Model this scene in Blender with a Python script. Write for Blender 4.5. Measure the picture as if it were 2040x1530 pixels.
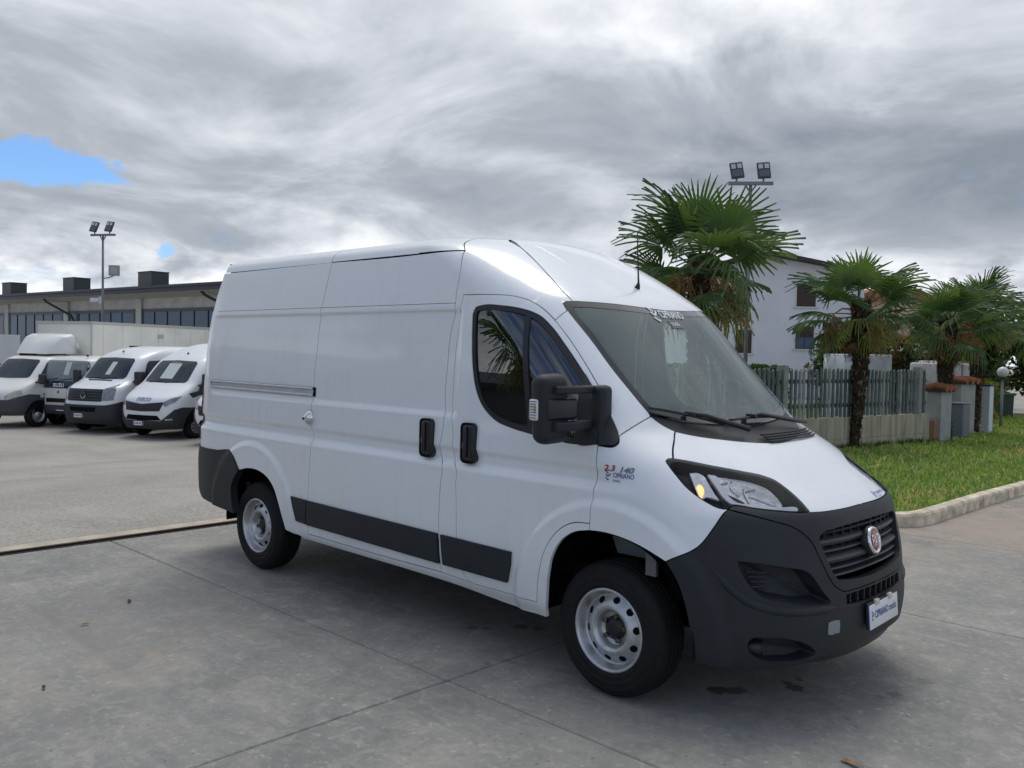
import bpy, bmesh, math, random
from mathutils import Vector, Matrix, Euler
from mathutils.geometry import delaunay_2d_cdt
random.seed(7)
for o in list(bpy.data.objects): bpy.data.objects.remove(o)
scene = bpy.context.scene
COL = scene.collection
R = math.radians
PI = math.pi

# ---------------------------------------------------------------- camera
cam_d = bpy.data.cameras.new('camera'); cam = bpy.data.objects.new('camera', cam_d); COL.objects.link(cam)
cam.location = (2.6633, -4.4743, 1.7365)
cam.rotation_euler = (R(87.8896), R(-1.1714), R(44.0732))
cam_d.sensor_width = 36.0; cam_d.lens = 36.0 * 1740.66 / 2040.0
cam_d.clip_start = .05; cam_d.clip_end = 3000
scene.camera = cam
scene.render.resolution_x = 1024; scene.render.resolution_y = 768

# ---------------------------------------------------------------- sky
SUN_AZ, SUN_EL = R(134), R(67)
world = bpy.data.worlds.new('World'); scene.world = world; world.use_nodes = True
wn = world.node_tree.nodes; wl = world.node_tree.links; wn.clear()
class G:
    """tiny helper to chain shader nodes"""
    def __init__(s, tree): s.t = tree; s.n = tree.nodes; s.l = tree.links
    def put(s, sock, v):
        if isinstance(v, (int, float)): sock.default_value = v
        elif isinstance(v, (tuple, list)):
            sock.default_value = tuple(v) if len(v) == len(sock.default_value) else (*v, 1.0)
        else: s.l.new(v, sock)
    def m(s, op, a, b=0.0, c=None, clamp=False):
        n = s.n.new('ShaderNodeMath'); n.operation = op; n.use_clamp = clamp
        s.put(n.inputs[0], a); s.put(n.inputs[1], b)
        if c is not None: s.put(n.inputs[2], c)
        return n.outputs[0]
    def v(s, op, a, b=(0, 0, 0), out=0, scale=None):
        n = s.n.new('ShaderNodeVectorMath'); n.operation = op
        s.put(n.inputs[0], a); s.put(n.inputs[1], b)
        if scale is not None: s.put(n.inputs[3], scale)
        return n.outputs[out]
    def noise(s, vec, scale, detail=4, rough=.5, dist=0, out='Fac', dim='3D'):
        n = s.n.new('ShaderNodeTexNoise'); n.noise_dimensions = dim
        if vec is not None: s.l.new(vec, n.inputs['Vector'])
        s.put(n.inputs['Scale'], scale); s.put(n.inputs['Detail'], detail)
        s.put(n.inputs['Roughness'], rough); s.put(n.inputs['Distortion'], dist)
        return n.outputs[out]
    def ramp(s, fac, stops, interp='LINEAR'):
        n = s.n.new('ShaderNodeValToRGB'); n.color_ramp.interpolation = interp
        e = n.color_ramp.elements
        while len(e) < len(stops): e.new(.5)
        for i, (p, c) in enumerate(stops):
            e[i].position = p; e[i].color = (c, c, c, 1) if isinstance(c, (int, float)) else (*c, 1)
        s.l.new(fac, n.inputs[0]); return n.outputs[0]
    def step(s, x, a, b):
        n = s.n.new('ShaderNodeMapRange'); n.interpolation_type = 'SMOOTHSTEP'
        s.put(n.inputs[0], x); n.inputs[1].default_value = a; n.inputs[2].default_value = b
        return n.outputs[0]
    def mix(s, f, a, b, mode='MIX'):
        n = s.n.new('ShaderNodeMix'); n.data_type = 'RGBA'; n.blend_type = mode
        s.put(n.inputs[0], f); s.put(n.inputs[6], a); s.put(n.inputs[7], b); return n.outputs[2]
    def sep(s, v):
        n = s.n.new('ShaderNodeSeparateXYZ'); s.l.new(v, n.inputs[0]); return n.outputs
    def comb(s, x, y, z):
        n = s.n.new('ShaderNodeCombineXYZ')
        for i, q in enumerate((x, y, z)): s.put(n.inputs[i], q)
        return n.outputs[0]
g = G(world.node_tree)
sky = wn.new('ShaderNodeTexSky'); sky.sky_type = 'NISHITA'; sky.sun_disc = False
sky.sun_elevation = SUN_EL; sky.sun_rotation = PI / 2 - SUN_AZ
sky.air_density = 1.0; sky.dust_density = .6; sky.ozone_density = 1.6
tc = wn.new('ShaderNodeTexCoord')
d3 = g.v('NORMALIZE', tc.outputs['Generated'])
dx, dy, dz = g.sep(d3)
zc = g.m('MAXIMUM', dz, 0.0)
den = g.m('ADD', zc, .24)
plane = g.comb(g.m('DIVIDE', dx, den), g.m('DIVIDE', dy, den), g.m('MULTIPLY', dz, .8))
az = g.m('ARCTAN2', dy, dx); el = g.m('ARCSINE', dz)
warp = g.noise(plane, 1.5, 0, .5, 0, 'Color')
pw = g.v('ADD', plane, g.v('SCALE', g.v('SUBTRACT', warp, (.5, .5, .5)), scale=.55))
big = g.noise(pw, .95, 4, .55)
fine = g.noise(pw, 3.0, 5, .58)
puff = g.noise(g.comb(az, g.m('MULTIPLY', el, 2.2), .3), 8.0, 5, .60)
azw = g.m('ADD', az, g.m('MULTIPLY', g.m('SUBTRACT', fine, .5), R(13)))
elw = g.m('ADD', el, g.m('MULTIPLY', g.m('SUBTRACT', puff, .5), R(4.4)))
pv = g.comb(azw, elw, 0.0)
def blob(a0, e0, ra, re):
    """soft ellipse in azimuth / elevation (degrees), edge broken up by the warped coordinates"""
    q = g.v('MULTIPLY', g.v('SUBTRACT', pv, (R(a0), R(e0), 0)), (1 / R(ra), 1 / R(re), 0))
    return g.step(g.v('LENGTH', q, out=1), 1.14, .45)
# brightness of the cloud deck
tone = g.m('ADD', g.m('MULTIPLY', big, .70), g.m('MULTIPLY', fine, .62))
tone = g.m('SUBTRACT', g.m('MULTIPLY_ADD', tone, 1.50, -.33), .235)
sunv = (math.cos(SUN_EL) * math.cos(SUN_AZ), math.cos(SUN_EL) * math.sin(SUN_AZ), math.sin(SUN_EL))
sd = g.v('DOT_PRODUCT', d3, sunv, out=1)
glow = g.m('POWER', g.m('MAXIMUM', sd, 0.0), 7.0)
tone = g.m('ADD', tone, g.m('MULTIPLY', glow, .75))
tone = g.m('SUBTRACT', tone, g.m('MULTIPLY', blob(110, 10.2, 17, 5.0), .31))
tone = g.m('ADD', tone, g.m('MULTIPLY', blob(125, 21.5, 14, 4.2), .30))
tone = g.m('SUBTRACT', tone, g.m('MULTIPLY', blob(140, 9.6, 13, 2.4), .10))
tone = g.m('SUBTRACT', tone, g.m('MULTIPLY', blob(126, 14.0, 14, 2.2), .07))
tone = g.m('SUBTRACT', tone, g.m('MULTIPLY', blob(158, 17.0, 10, 3.0), .10))
low = g.step(elw, R(9.5), R(4))
tone = g.m('ADD', tone, g.m('MULTIPLY', low, g.m('MULTIPLY', g.m('SUBTRACT', puff, .36), 1.9)))
cloud = g.ramp(tone, [(.0, (.235, .27, .32)), (.36, (.385, .42, .475)), (.58, (.60, .63, .685)), (.82, (.88, .90, .93)), (1.0, (1.02, 1.03, 1.05))])
# where the deck opens
cover = g.m('ADD', g.m('ADD', g.m('MULTIPLY', big, .75), g.m('MULTIPLY', fine, .35)), g.m('MULTIPLY', g.m('SUBTRACT', puff, .33), .75))
behind = g.m('SUBTRACT', 1.0, g.step(g.v('DOT_PRODUCT', d3, (math.cos(R(134)), math.sin(R(134)), 0.0), out=1), -.35, .25))
cover = g.m('SUBTRACT', cover, g.m('MULTIPLY', behind, .33))
cover = g.m('SUBTRACT', cover, g.m('MULTIPLY', blob(164.5, 10.0, 9.0, 1.35), .64))
cover = g.m('SUBTRACT', cover, g.m('MULTIPLY', blob(156.0, 6.0, 1.2, .8), .40))
cover = g.m('SUBTRACT', cover, g.m('MULTIPLY', blob(163, 3.9, 6.0, .8), .22))
cover = g.m('SUBTRACT', cover, g.m('MULTIPLY', blob(108.5, 5.4, 3.0, .9), .12))
mask = g.step(cover, .17, .52)
blue = g.mix(1.0, sky.outputs[0], (.68, .92, 1.22), 'MULTIPLY')
col = g.mix(mask, blue, g.v('SCALE', cloud, scale=10.0))
bg = wn.new('ShaderNodeBackground'); g.put(bg.inputs[0], col); bg.inputs[1].default_value = .10
world.cycles.sampling_method = 'MANUAL'; world.cycles.sample_map_resolution = 256
wo = wn.new('ShaderNodeOutputWorld'); wl.new(bg.outputs[0], wo.inputs[0])

# ---------------------------------------------------------------- sun behind thin cloud
sun_d = bpy.data.lights.new('sun', 'SUN'); sun_d.energy = 0.98; sun_d.angle = R(28); sun_d.color = (1.0, .955, .88)
sun = bpy.data.objects.new('sun', sun_d); COL.objects.link(sun)
sun.rotation_euler = Vector(sunv).to_track_quat('Z', 'Y').to_euler()
scene.view_settings.view_transform = 'Standard'; scene.view_settings.look = 'None'
scene.view_settings.exposure = 0.20; scene.view_settings.gamma = 1.0
scene.view_settings.use_curve_mapping = False
cy = scene.cycles; cy.max_bounces = 7; cy.diffuse_bounces = 3; cy.glossy_bounces = 3; cy.transmission_bounces = 3; cy.transparent_max_bounces = 10
cy.caustics_reflective = False; cy.caustics_refractive = False
# ================================================================ materials
def mat(name, col, rough=.5, metal=0.0, coat=0.0, var=0.0, vscale=6.0, bump=0.0, bscale=60.0, spec=.5, emit=0.0, sheen=0.0, var2=None):
    m = bpy.data.materials.new(name); m.use_nodes = True
    t = m.node_tree; b = t.nodes['Principled BSDF']; q = G(t)
    b.inputs['Roughness'].default_value = rough; b.inputs['Metallic'].default_value = metal
    b.inputs['Coat Weight'].default_value = coat; b.inputs['Coat Roughness'].default_value = .04
    b.inputs['Specular IOR Level'].default_value = spec
    b.inputs['Base Color'].default_value = (*col, 1)
    if var or bump:
        tcn = t.nodes.new('ShaderNodeNewGeometry'); vec = tcn.outputs['Position']
    if var:
        n = q.noise(vec, vscale, 6, .6)
        lo = tuple(c * (1 - var) for c in col); hi = tuple(min(1, c * (1 + var)) for c in (var2 or col))
        q.put(b.inputs['Base Color'], q.ramp(n, [(.28, lo), (.72, hi)]))
        q.put(b.inputs['Roughness'], q.m('MULTIPLY_ADD', n, .16, rough - .08))
    if bump:
        bn = t.nodes.new('ShaderNodeBump'); bn.inputs['Strength'].default_value = bump; bn.inputs['Distance'].default_value = .01
        q.put(bn.inputs['Height'], q.noise(vec, bscale, 4, .6)); t.links.new(bn.outputs[0], b.inputs['Normal'])
    if emit:
        b.inputs['Emission Color'].default_value = (*col, 1); b.inputs['Emission Strength'].default_value = emit
    return m
def leafy(name, col, rough=.5, var=.35, vscale=3.0, trans=.4, spec=.3):
    m = mat(name, col, rough, var=var, vscale=vscale, spec=spec); t = m.node_tree; b = t.nodes['Principled BSDF']
    tr = t.nodes.new('ShaderNodeBsdfTranslucent'); tr.inputs[0].default_value = (min(1, col[0] * 1.5), min(1, col[1] * 1.35), col[2] * .7, 1)
    mx = t.nodes.new('ShaderNodeMixShader'); mx.inputs[0].default_value = trans
    out = [n for n in t.nodes if n.type == 'OUTPUT_MATERIAL'][0]
    t.links.new(b.outputs[0], mx.inputs[1]); t.links.new(tr.outputs[0], mx.inputs[2]); t.links.new(mx.outputs[0], out.inputs[0])
    return m
def glass_mat(name, tint, ior=1.5, rough=0.0, sky_veil=0.0):
    m = bpy.data.materials.new(name); m.use_nodes = True; t = m.node_tree; t.nodes.clear()
    o = t.nodes.new('ShaderNodeOutputMaterial'); mx = t.nodes.new('ShaderNodeMixShader')
    tr = t.nodes.new('ShaderNodeBsdfTransparent'); tr.inputs[0].default_value = (*tint, 1)
    gl = t.nodes.new('ShaderNodeBsdfGlossy'); gl.inputs['Roughness'].default_value = rough
    fr = t.nodes.new('ShaderNodeFresnel'); fr.inputs[0].default_value = ior
    a = tr.outputs[0]
    if sky_veil:
        df = t.nodes.new('ShaderNodeBsdfDiffuse'); df.inputs[0].default_value = (.52, .70, .69, 1)  # diffuse veil stands in for sky reflected in the windscreen
        m2 = t.nodes.new('ShaderNodeMixShader'); m2.inputs[0].default_value = sky_veil
        t.links.new(a, m2.inputs[1]); t.links.new(df.outputs[0], m2.inputs[2]); a = m2.outputs[0]
    t.links.new(fr.outputs[0], mx.inputs[0]); t.links.new(a, mx.inputs[1]); t.links.new(gl.outputs[0], mx.inputs[2])
    t.links.new(mx.outputs[0], o.inputs[0]); return m

# ================================================================ objects and tags
def tag(o, label=None, cat=None, group=None, kind=None):
    if label: o['label'] = label
    if cat: o['category'] = cat
    if group: o['group'] = group
    if kind: o['kind'] = kind
    return o
def mesh_obj(name, verts, faces, m, parent=None, smooth=False, normals=None):
    me = bpy.data.meshes.new(name); me.from_pydata([tuple(v) for v in verts], [], faces)
    if m is not None:
        for mm in (m if isinstance(m, (list, tuple)) else [m]): me.materials.append(mm)
    if smooth: me.polygons.foreach_set('use_smooth', [True] * len(me.polygons))
    me.update()
    if normals: me.normals_split_custom_set_from_vertices([tuple(n) for n in normals])
    o = bpy.data.objects.new(name, me); COL.objects.link(o)
    if parent: o.parent = parent
    return o
def share(src, name, parent=None, loc=(0, 0, 0), rot=(0, 0, 0), scale=(1, 1, 1)):
    o = bpy.data.objects.new(name, src.data); COL.objects.link(o)
    if parent: o.parent = parent
    o.location = loc; o.rotation_euler = rot; o.scale = scale
    return o
def empty(name, loc=(0, 0, 0), rz=0.0, label=None, cat=None, group=None):
    o = bpy.data.objects.new(name, None); COL.objects.link(o); o.empty_display_size = .2
    o.location = loc; o.rotation_euler = (0, 0, rz)
    return tag(o, label, cat, group)
def copy_tree(o, parent=None):
    c = o.copy(); COL.objects.link(c); c.parent = parent
    for ch in list(o.children): copy_tree(ch, c)
    return c
class MB:
    """collects boxes, tubes, prisms and lathes into one mesh"""
    def __init__(s): s.v = []; s.f = []; s.mi = []
    def add(s, vs, fs, mi=0):
        k = len(s.v); s.v += [tuple(v) for v in vs]; s.f += [tuple(i + k for i in f) for f in fs]; s.mi += [mi] * len(fs)
        return s
    def box(s, a, b, mi=0, M=None):
        x0, y0, z0 = a; x1, y1, z1 = b
        vs = [Vector(p) for p in ((x0,y0,z0),(x1,y0,z0),(x1,y1,z0),(x0,y1,z0),(x0,y0,z1),(x1,y0,z1),(x1,y1,z1),(x0,y1,z1))]
        if M: vs = [M @ v for v in vs]
        return s.add(vs, [(3,2,1,0),(4,5,6,7),(0,1,5,4),(1,2,6,5),(2,3,7,6),(3,0,4,7)], mi)
    def rbox(s, a, b, r, seg=3, mi=0, M=None):
        bm = bmesh.new(); bmesh.ops.create_cube(bm, size=1)
        for v in bm.verts: v.co = Vector([a[i] + (b[i] - a[i]) * (v.co[i] + .5) for i in range(3)])
        bmesh.ops.bevel(bm, geom=list(bm.edges), offset=r, segments=seg, affect='EDGES', profile=.5)
        bm.verts.index_update()
        vs = [(M @ v.co) if M else v.co.copy() for v in bm.verts]; fs = [tuple(v.index for v in f.verts) for f in bm.faces]
        bm.free(); return s.add(vs, fs, mi)
    def tube(s, pts, rad, n=8, mi=0, cap=True):
        pts = [Vector(p) for p in pts]; k = len(s.v); rings = []
        up0 = None
        for i, p in enumerate(pts):
            t = (pts[min(i + 1, len(pts) - 1)] - pts[max(i - 1, 0)]).normalized()
            if up0 is None: up0 = Vector((0, 0, 1)) if abs(t.z) < .9 else Vector((1, 0, 0))
            a = t.cross(up0).normalized(); b = t.cross(a).normalized(); up0 = -b if b.dot(up0) < 0 else b
            a = t.cross(up0).normalized(); b = up0 - t * up0.dot(t); b.normalize()
            r = rad[i] if isinstance(rad, (list, tuple)) else rad
            rings.append([p + (a * math.cos(q) + b * math.sin(q)) * r for q in [2 * PI * j / n for j in range(n)]])
        vs = [v for rr in rings for v in rr]; fs = []
        for i in range(len(pts) - 1):
            for j in range(n): fs.append((i*n + j, i*n + (j+1) % n, (i+1)*n + (j+1) % n, (i+1)*n + j))
        if cap: fs.append(tuple(range(n - 1, -1, -1))); fs.append(tuple((len(pts)-1)*n + j for j in range(n)))
        return s.add(vs, fs, mi)
    def lathe(s, prof, n=32, axis='Y', c=(0, 0, 0), mi=0, M=None):
        vs = []; fs = []; c = Vector(c)
        for r, h in prof:
            for j in range(n):
                q = 2 * PI * j / n
                if axis == 'Y': p = Vector((r * math.cos(q), h, r * math.sin(q)))
                elif axis == 'X': p = Vector((h, r * math.cos(q), r * math.sin(q)))
                else: p = Vector((r * math.cos(q), r * math.sin(q), h))
                p += c; vs.append((M @ p) if M else p)
        for i in range(len(prof) - 1):
            for j in range(n): fs.append((i*n + j, i*n + (j+1) % n, (i+1)*n + (j+1) % n, (i+1)*n + j))
        return s.add(vs, fs, mi)
    def prism(s, poly, d0, d1, plane='XZ', mi=0, M=None):
        """extrude a polygon given in a plane between d0 and d1 along the third axis"""
        def mk(p, d): return Vector((p[0], d, p[1])) if plane == 'XZ' else (Vector((d, p[0], p[1])) if plane == 'YZ' else Vector((p[0], p[1], d)))
        n = len(poly); vs = [mk(p, d0) for p in poly] + [mk(p, d1) for p in poly]
        if M: vs = [M @ v for v in vs]
        fs = [tuple(range(n - 1, -1, -1)), tuple(range(n, 2 * n))] + [(i, (i+1) % n, n + (i+1) % n, n + i) for i in range(n)]
        return s.add(vs, fs, mi)
    def build(s, name, m, parent=None, smooth=False, angle=None, loc=None):
        o = mesh_obj(name, s.v, s.f, m, parent)
        if isinstance(m, (list, tuple)): o.data.polygons.foreach_set('material_index', s.mi)
        bm = bmesh.new(); bm.from_mesh(o.data); bmesh.ops.recalc_face_normals(bm, faces=bm.faces); 
        if angle is not None:
            for f in bm.faces: f.smooth = True
            for e in bm.edges:
                if len(e.link_faces) == 2 and e.calc_face_angle(0) > R(angle): e.smooth = False
        bm.to_mesh(o.data); bm.free()
        if smooth: o.data.polygons.foreach_set('use_smooth', [True] * len(o.data.polygons))
        if loc: o.location = loc
        return o
def text_shape(s, size=1.0, shear=0.0, bold=0.0):
    """flat mesh of a word in the built-in font, left aligned at 0, baseline at 0"""
    cu = bpy.data.curves.new('t', 'FONT'); cu.body = s; cu.size = size; cu.shear = shear; cu.offset = bold; cu.resolution_u = 3
    ob = bpy.data.objects.new('t', cu); COL.objects.link(ob)
    bpy.context.view_layer.update()
    dg = bpy.context.evaluated_depsgraph_get(); me = ob.evaluated_get(dg).to_mesh()
    vs = [(v.co.x, v.co.y) for v in me.vertices]; fs = [tuple(p.vertices) for p in me.polygons]
    ob.evaluated_get(dg).to_mesh_clear(); bpy.data.objects.remove(ob); bpy.data.curves.remove(cu)
    return vs, fs
def catmull(pts, step=.02):
    pts = [Vector(p) for p in pts]
    if len(pts) < 3:
        L = (pts[1] - pts[0]).length; n = max(1, int(L / step)); return [pts[0].lerp(pts[1], i / n) for i in range(n)] + [pts[1]]
    out = []
    for i in range(len(pts) - 1):
        p1, p2 = pts[i], pts[i + 1]; p0 = pts[i - 1] if i else p1 * 2 - p2; p3 = pts[i + 2] if i + 2 < len(pts) else p2 * 2 - p1
        n = max(1, int(math.ceil((p2 - p1).length / step)))
        # centripetal-like tangents
        d1 = (p2 - p1).length + 1e-9; d0 = (p1 - p0).length + 1e-9; d2 = (p3 - p2).length + 1e-9
        m1 = ((p1 - p0) / d0 * d1 + (p2 - p1) / d1 * d0) / (d0 + d1) * d1
        m2 = ((p2 - p1) / d1 * d2 + (p3 - p2) / d2 * d1) / (d1 + d2) * d1
        for j in range(n):
            t = j / n; t2 = t * t; t3 = t2 * t
            out.append((2*t3 - 3*t2 + 1) * p1 + (t3 - 2*t2 + t) * m1 + (-2*t3 + 3*t2) * p2 + (t3 - t2) * m2)
    out.append(pts[-1]); return out
def inside(p, poly):
    x, y = p; r = False; j = len(poly) - 1
    for i in range(len(poly)):
        xi, yi = poly[i]; xj, yj = poly[j]
        if (yi > y) != (yj > y) and x < (xj - xi) * (y - yi) / (yj - yi) + xi: r = not r
        j = i
    return r
def seg_dist(p, poly):
    best = 9e9; px, py = p; n = len(poly)
    for i in range(n):
        ax, ay = poly[i]; bx, by = poly[(i + 1) % n]
        if min(ax, bx) - px > best or px - max(ax, bx) > best: continue
        dx, dy = bx - ax, by - ay; L = dx * dx + dy * dy
        t = 0 if L == 0 else max(0, min(1, ((px - ax) * dx + (py - ay) * dy) / L))
        d = math.hypot(px - ax - t * dx, py - ay - t * dy)
        if d < best: best = d
    return best
def inset(poly, d, fixed=None):
    """move every corner inwards by d (corners for which fixed(p) holds only slide)"""
    n = len(poly); A = sum(poly[i][0] * poly[(i+1) % n][1] - poly[(i+1) % n][0] * poly[i][1] for i in range(n)); s = 1 if A > 0 else -1
    out = []
    for i in range(n):
        a, b, c = poly[i - 1], poly[i], poly[(i + 1) % n]
        if fixed and fixed(b): out.append(b); continue
        def nrm(p, q):
            dx, dy = q[0] - p[0], q[1] - p[1]; L = math.hypot(dx, dy) or 1e-9; return (-dy / L * s, dx / L * s)
        n1, n2 = nrm(a, b), nrm(b, c); mx, my = n1[0] + n2[0], n1[1] + n2[1]; L = mx * mx + my * my
        k = 2 * d / L if L > .4 else d * 2
        out.append((b[0] + mx * k, b[1] + my * k))
    return out

# ================================================================ panels laid on a body surface
class Body:
    """charts of a van body: 'side' (x,z), 'front' (y,z), 'theta' (th,z); right half, y negative"""
    def __init__(s, hw, fx, tp, to): s.hw = hw; s.fx = fx; s.tp = tp; s.to = to
    def pt(s, chart, a, b):
        if chart == 'side': return Vector((a, -s.hw(a, b), b))
        if chart == 'front': return Vector((s.fx(a, b), a, b))
        x, y = s.tp(a, b); return Vector((x, y, b))
    def chart(s, chart, P):
        if chart == 'side': return (P[0], P[2])
        if chart == 'front': return (P[1], P[2])
        return (s.to(P[0], P[1], P[2]), P[2])
    def normal(s, chart, a, b, e=.002):
        da = s.pt(chart, a + e, b) - s.pt(chart, a - e, b); db = s.pt(chart, a, b + e) - s.pt(chart, a, b - e)
        n = da.cross(db)
        if n.length < 1e-12: return Vector((1, 0, 0))
        n.normalize(); ref = Vector((.6, -1 if chart == 'side' else -.3, .25))
        P = s.pt(chart, a, b); ref = Vector((P.x + .8 if P.x > -.8 else 0, P.y if chart != 'front' else P.y * .5, .4 if P.z > 1 else 0))
        return n if n.dot(ref) > 0 else -n
def panel(body, name, lines, chart, m, parent, d=0.0, thick=.02, gap=.0025, ds=.03, dt=None, rows=None, holes=(), center=False, side='R', pts2=None, rings=()):
    """sheet of body work: outline on the surface, fine triangles inside, edge turned in"""
    if pts2 is None:
        P3 = []
        for L in lines: P3 += catmull(L, .02)[:-1]
        poly = [body.chart(chart, p) for p in P3]
    else: poly = pts2
    fix = (lambda p: abs(p[0]) < 1e-4) if center and chart == 'front' else ((lambda p: abs(p[0] - PI / 2) < 1e-4) if center else None)
    poly = [p for i, p in enumerate(poly) if math.hypot(p[0] - poly[i-1][0], p[1] - poly[i-1][1]) > 1e-5]
    if gap: poly = inset(poly, gap, fix)
    hl = []
    for h in holes:
        hp = []
        for L in h: hp += catmull(L, .02)[:-1]
        hl.append([body.chart(chart, p) for p in hp])
    xs = [p[0] for p in poly]; zs = [p[1] for p in poly]
    dt = dt or ds
    A = int((max(xs) - min(xs)) / ds) + 1
    zl = rows if rows else [min(zs) + dt * (i + .5) for i in range(int((max(zs) - min(zs)) / dt) + 1)]
    pts = [Vector(p) for p in poly]; edges = [(i, (i + 1) % len(poly)) for i in range(len(poly))]
    for h in hl:
        k = len(pts); pts += [Vector(p) for p in h]; edges += [(k + i, k + (i + 1) % len(h)) for i in range(len(h))]
    mind = min(ds, dt) * .45
    for z in zl:
        for i in range(A + 1):
            p = (min(xs) + ds * (i + .25), z)
            if inside(p, poly) and seg_dist(p, poly) > mind and not any(inside(p, h) or seg_dist(p, h) < mind for h in hl): pts.append(Vector(p))
    for cx_, cz_c, rads in rings:
        for r_ in rads:
            for i in range(150):
                q_ = 2 * PI * i / 150; w_ = Vector((cx_ + r_ * math.cos(q_), 0, cz_c + r_ * math.sin(q_)))
                if w_.z < .3: continue
                w_.y = -body.hw(w_.x, w_.z); p = body.chart(chart, w_)
                if inside(p, poly) and seg_dist(p, poly) > .006 and not any(inside(p, h) for h in hl): pts.append(Vector(p))
    vo, eo, fo, ov, oe, of = delaunay_2d_cdt(pts, edges, [], 0, 1e-6)
    tris = []
    for f in fo:
        c = sum((vo[i] for i in f), Vector((0, 0))) / len(f)
        if inside((c.x, c.y), poly) and not any(inside((c.x, c.y), h) for h in hl): tris.append(tuple(f))
    V = []; N = []
    for p in vo:
        n = body.normal(chart, p.x, p.y); V.append(body.pt(chart, p.x, p.y) + n * d); N.append(n)
    if center:
        for i, p in enumerate(vo):
            if abs(V[i].y) < 2e-3: V[i].y = 0; N[i].y = 0; N[i].normalize()
    # orient
    F = []
    for f in tris:
        a, b, c = (V[i] for i in f[:3])
        F.append(f if (b - a).cross(c - a).dot(N[f[0]]) > 0 else tuple(reversed(f)))
    cnt = {}
    for f in F:
        for i in range(len(f)):
            e = (f[i], f[(i + 1) % len(f)]); cnt[e] = 1
    rim = [e for e in cnt if (e[1], e[0]) not in cnt]
    if thick:
        for a, b in rim:
            if center and abs(V[a].y) < 1e-6 and abs(V[b].y) < 1e-6: continue
            k = len(V); n = (V[b] - V[a]).cross(N[a]); n = n.normalized() if n.length > 1e-9 else N[a]
            V += [V[a].copy(), V[b].copy(), V[b] - N[b] * thick, V[a] - N[a] * thick]; N += [n, n, n, n]
            F.append((k + 1, k, k + 3, k + 2))
    if center:
        k = len(V); V += [Vector((v.x, -v.y, v.z)) for v in V]; N += [Vector((n.x, -n.y, n.z)) for n in N]
        F += [tuple(i + k for i in reversed(f)) for f in F]
    elif side == 'L':
        V = [Vector((v.x, -v.y, v.z)) for v in V]; N = [Vector((n.x, -n.y, n.z)) for n in N]; F = [tuple(reversed(f)) for f in F]
    return mesh_obj(name, V, F, m, parent, True, N)
def decal(body, name, shape, chart, a0, b0, sx, sy, m, parent, d=.0015, flip=1, mapf=None):
    """lay a flat shape (verts, faces) on the surface; a0,b0 = lower left in chart units"""
    vs, fs = shape; V = []
    for x, y in vs:
        a, b = (a0 + flip * x * sx, b0 + y * sy) if mapf is None else mapf(x, y)
        V.append(body.pt(chart, a, b) + body.normal(chart, a, b) * d)
    return mesh_obj(name, V, fs, m, parent)
def stroke(pts, w, n_round=0):
    """flat ribbon along a 2d polyline"""
    vs = []; fs = []; n = len(pts)
    for i, p in enumerate(pts):
        a = pts[max(0, i - 1)]; b = pts[min(n - 1, i + 1)]; dx, dy = b[0] - a[0], b[1] - a[1]; L = math.hypot(dx, dy) or 1
        vs += [(p[0] - dy / L * w / 2, p[1] + dx / L * w / 2), (p[0] + dy / L * w / 2, p[1] - dx / L * w / 2)]
        if i: k = 2 * i; fs.append((k - 2, k - 1, k + 1, k))
    return vs, fs
def merge2(*shapes):
    vs = []; fs = []
    for v, f in shapes: k = len(vs); vs += list(v); fs += [tuple(i + k for i in q) for q in f]
    return vs, fs
def moved(shape, dx, dy, s=1.0): return [(x * s + dx, y * s + dy) for x, y in shape[0]], shape[1]
# ---- body surface of the white van: plan outline at every height z -------------------------------
def lerp_tab(tab, z):
    if z <= tab[0][0]: return tab[0][1]
    for i in range(len(tab) - 1):
        z0, a = tab[i]; z1, b = tab[i + 1]
        if z <= z1:
            # monotone-ish cubic through neighbours
            p0 = tab[i - 1] if i > 0 else None
            p3 = tab[i + 2] if i + 2 < len(tab) else None
            h = z1 - z0; d = (b - a) / h
            def lim(m, d0, d1):
                if d0 * d1 <= 0: return 0.0
                k = min(abs(d0), abs(d1)) * 2.6
                return max(-k, min(k, m))
            m0 = d if p0 is None else lim(((b - p0[1]) / (z1 - p0[0])), (a - p0[1]) / (z0 - p0[0]), d)
            m1 = d if p3 is None else lim(((p3[1] - a) / (p3[0] - z0)), d, (p3[1] - b) / (p3[0] - z1))
            t = (z - z0) / h
            return ((2*t**3 - 3*t*t + 1) * a + (t**3 - 2*t*t + t) * h * m0
                    + (-2*t**3 + 3*t*t) * b + (t**3 - t*t) * h * m1)
    return tab[-1][1]

XF = [(.18, .86), (.22, .905), (.30, .945), (.46, .965), (.56, .955), (.70, .937), (.813, .912), (.93, .885), (.985, .860),
      (1.03, .805), (1.10, .695), (1.20, .53), (1.295, .345), (1.357, .235), (1.50, .10), (1.75, -.135), (2.018, -.39),
      (2.14, -.575), (2.25, -.765), (2.35, -.955), (2.42, -1.105), (2.46, -1.21), (2.49, -1.32), (2.51, -1.46), (2.522, -1.62)]
XS = [(.18, .02), (.60, .02), (.90, .0), (1.05, -.05), (1.20, -.15), (1.36, -.35), (1.6, -.62), (2.0, -1.0), (2.2, -1.25), (2.40, -1.62), (2.522, -2.05)]
NN = [(.18, 3.2), (.70, 3.2), (.95, 2.9), (1.20, 2.5), (1.36, 2.2), (2.0, 2.2), (2.3, 2.2), (2.522, 2.2)]
MM = [(.18, 2.4), (.70, 2.4), (.95, 2.4), (1.20, 2.5), (1.36, 2.9), (1.6, 3.0), (2.0, 2.8), (2.3, 2.7), (2.522, 2.3)]
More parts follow.
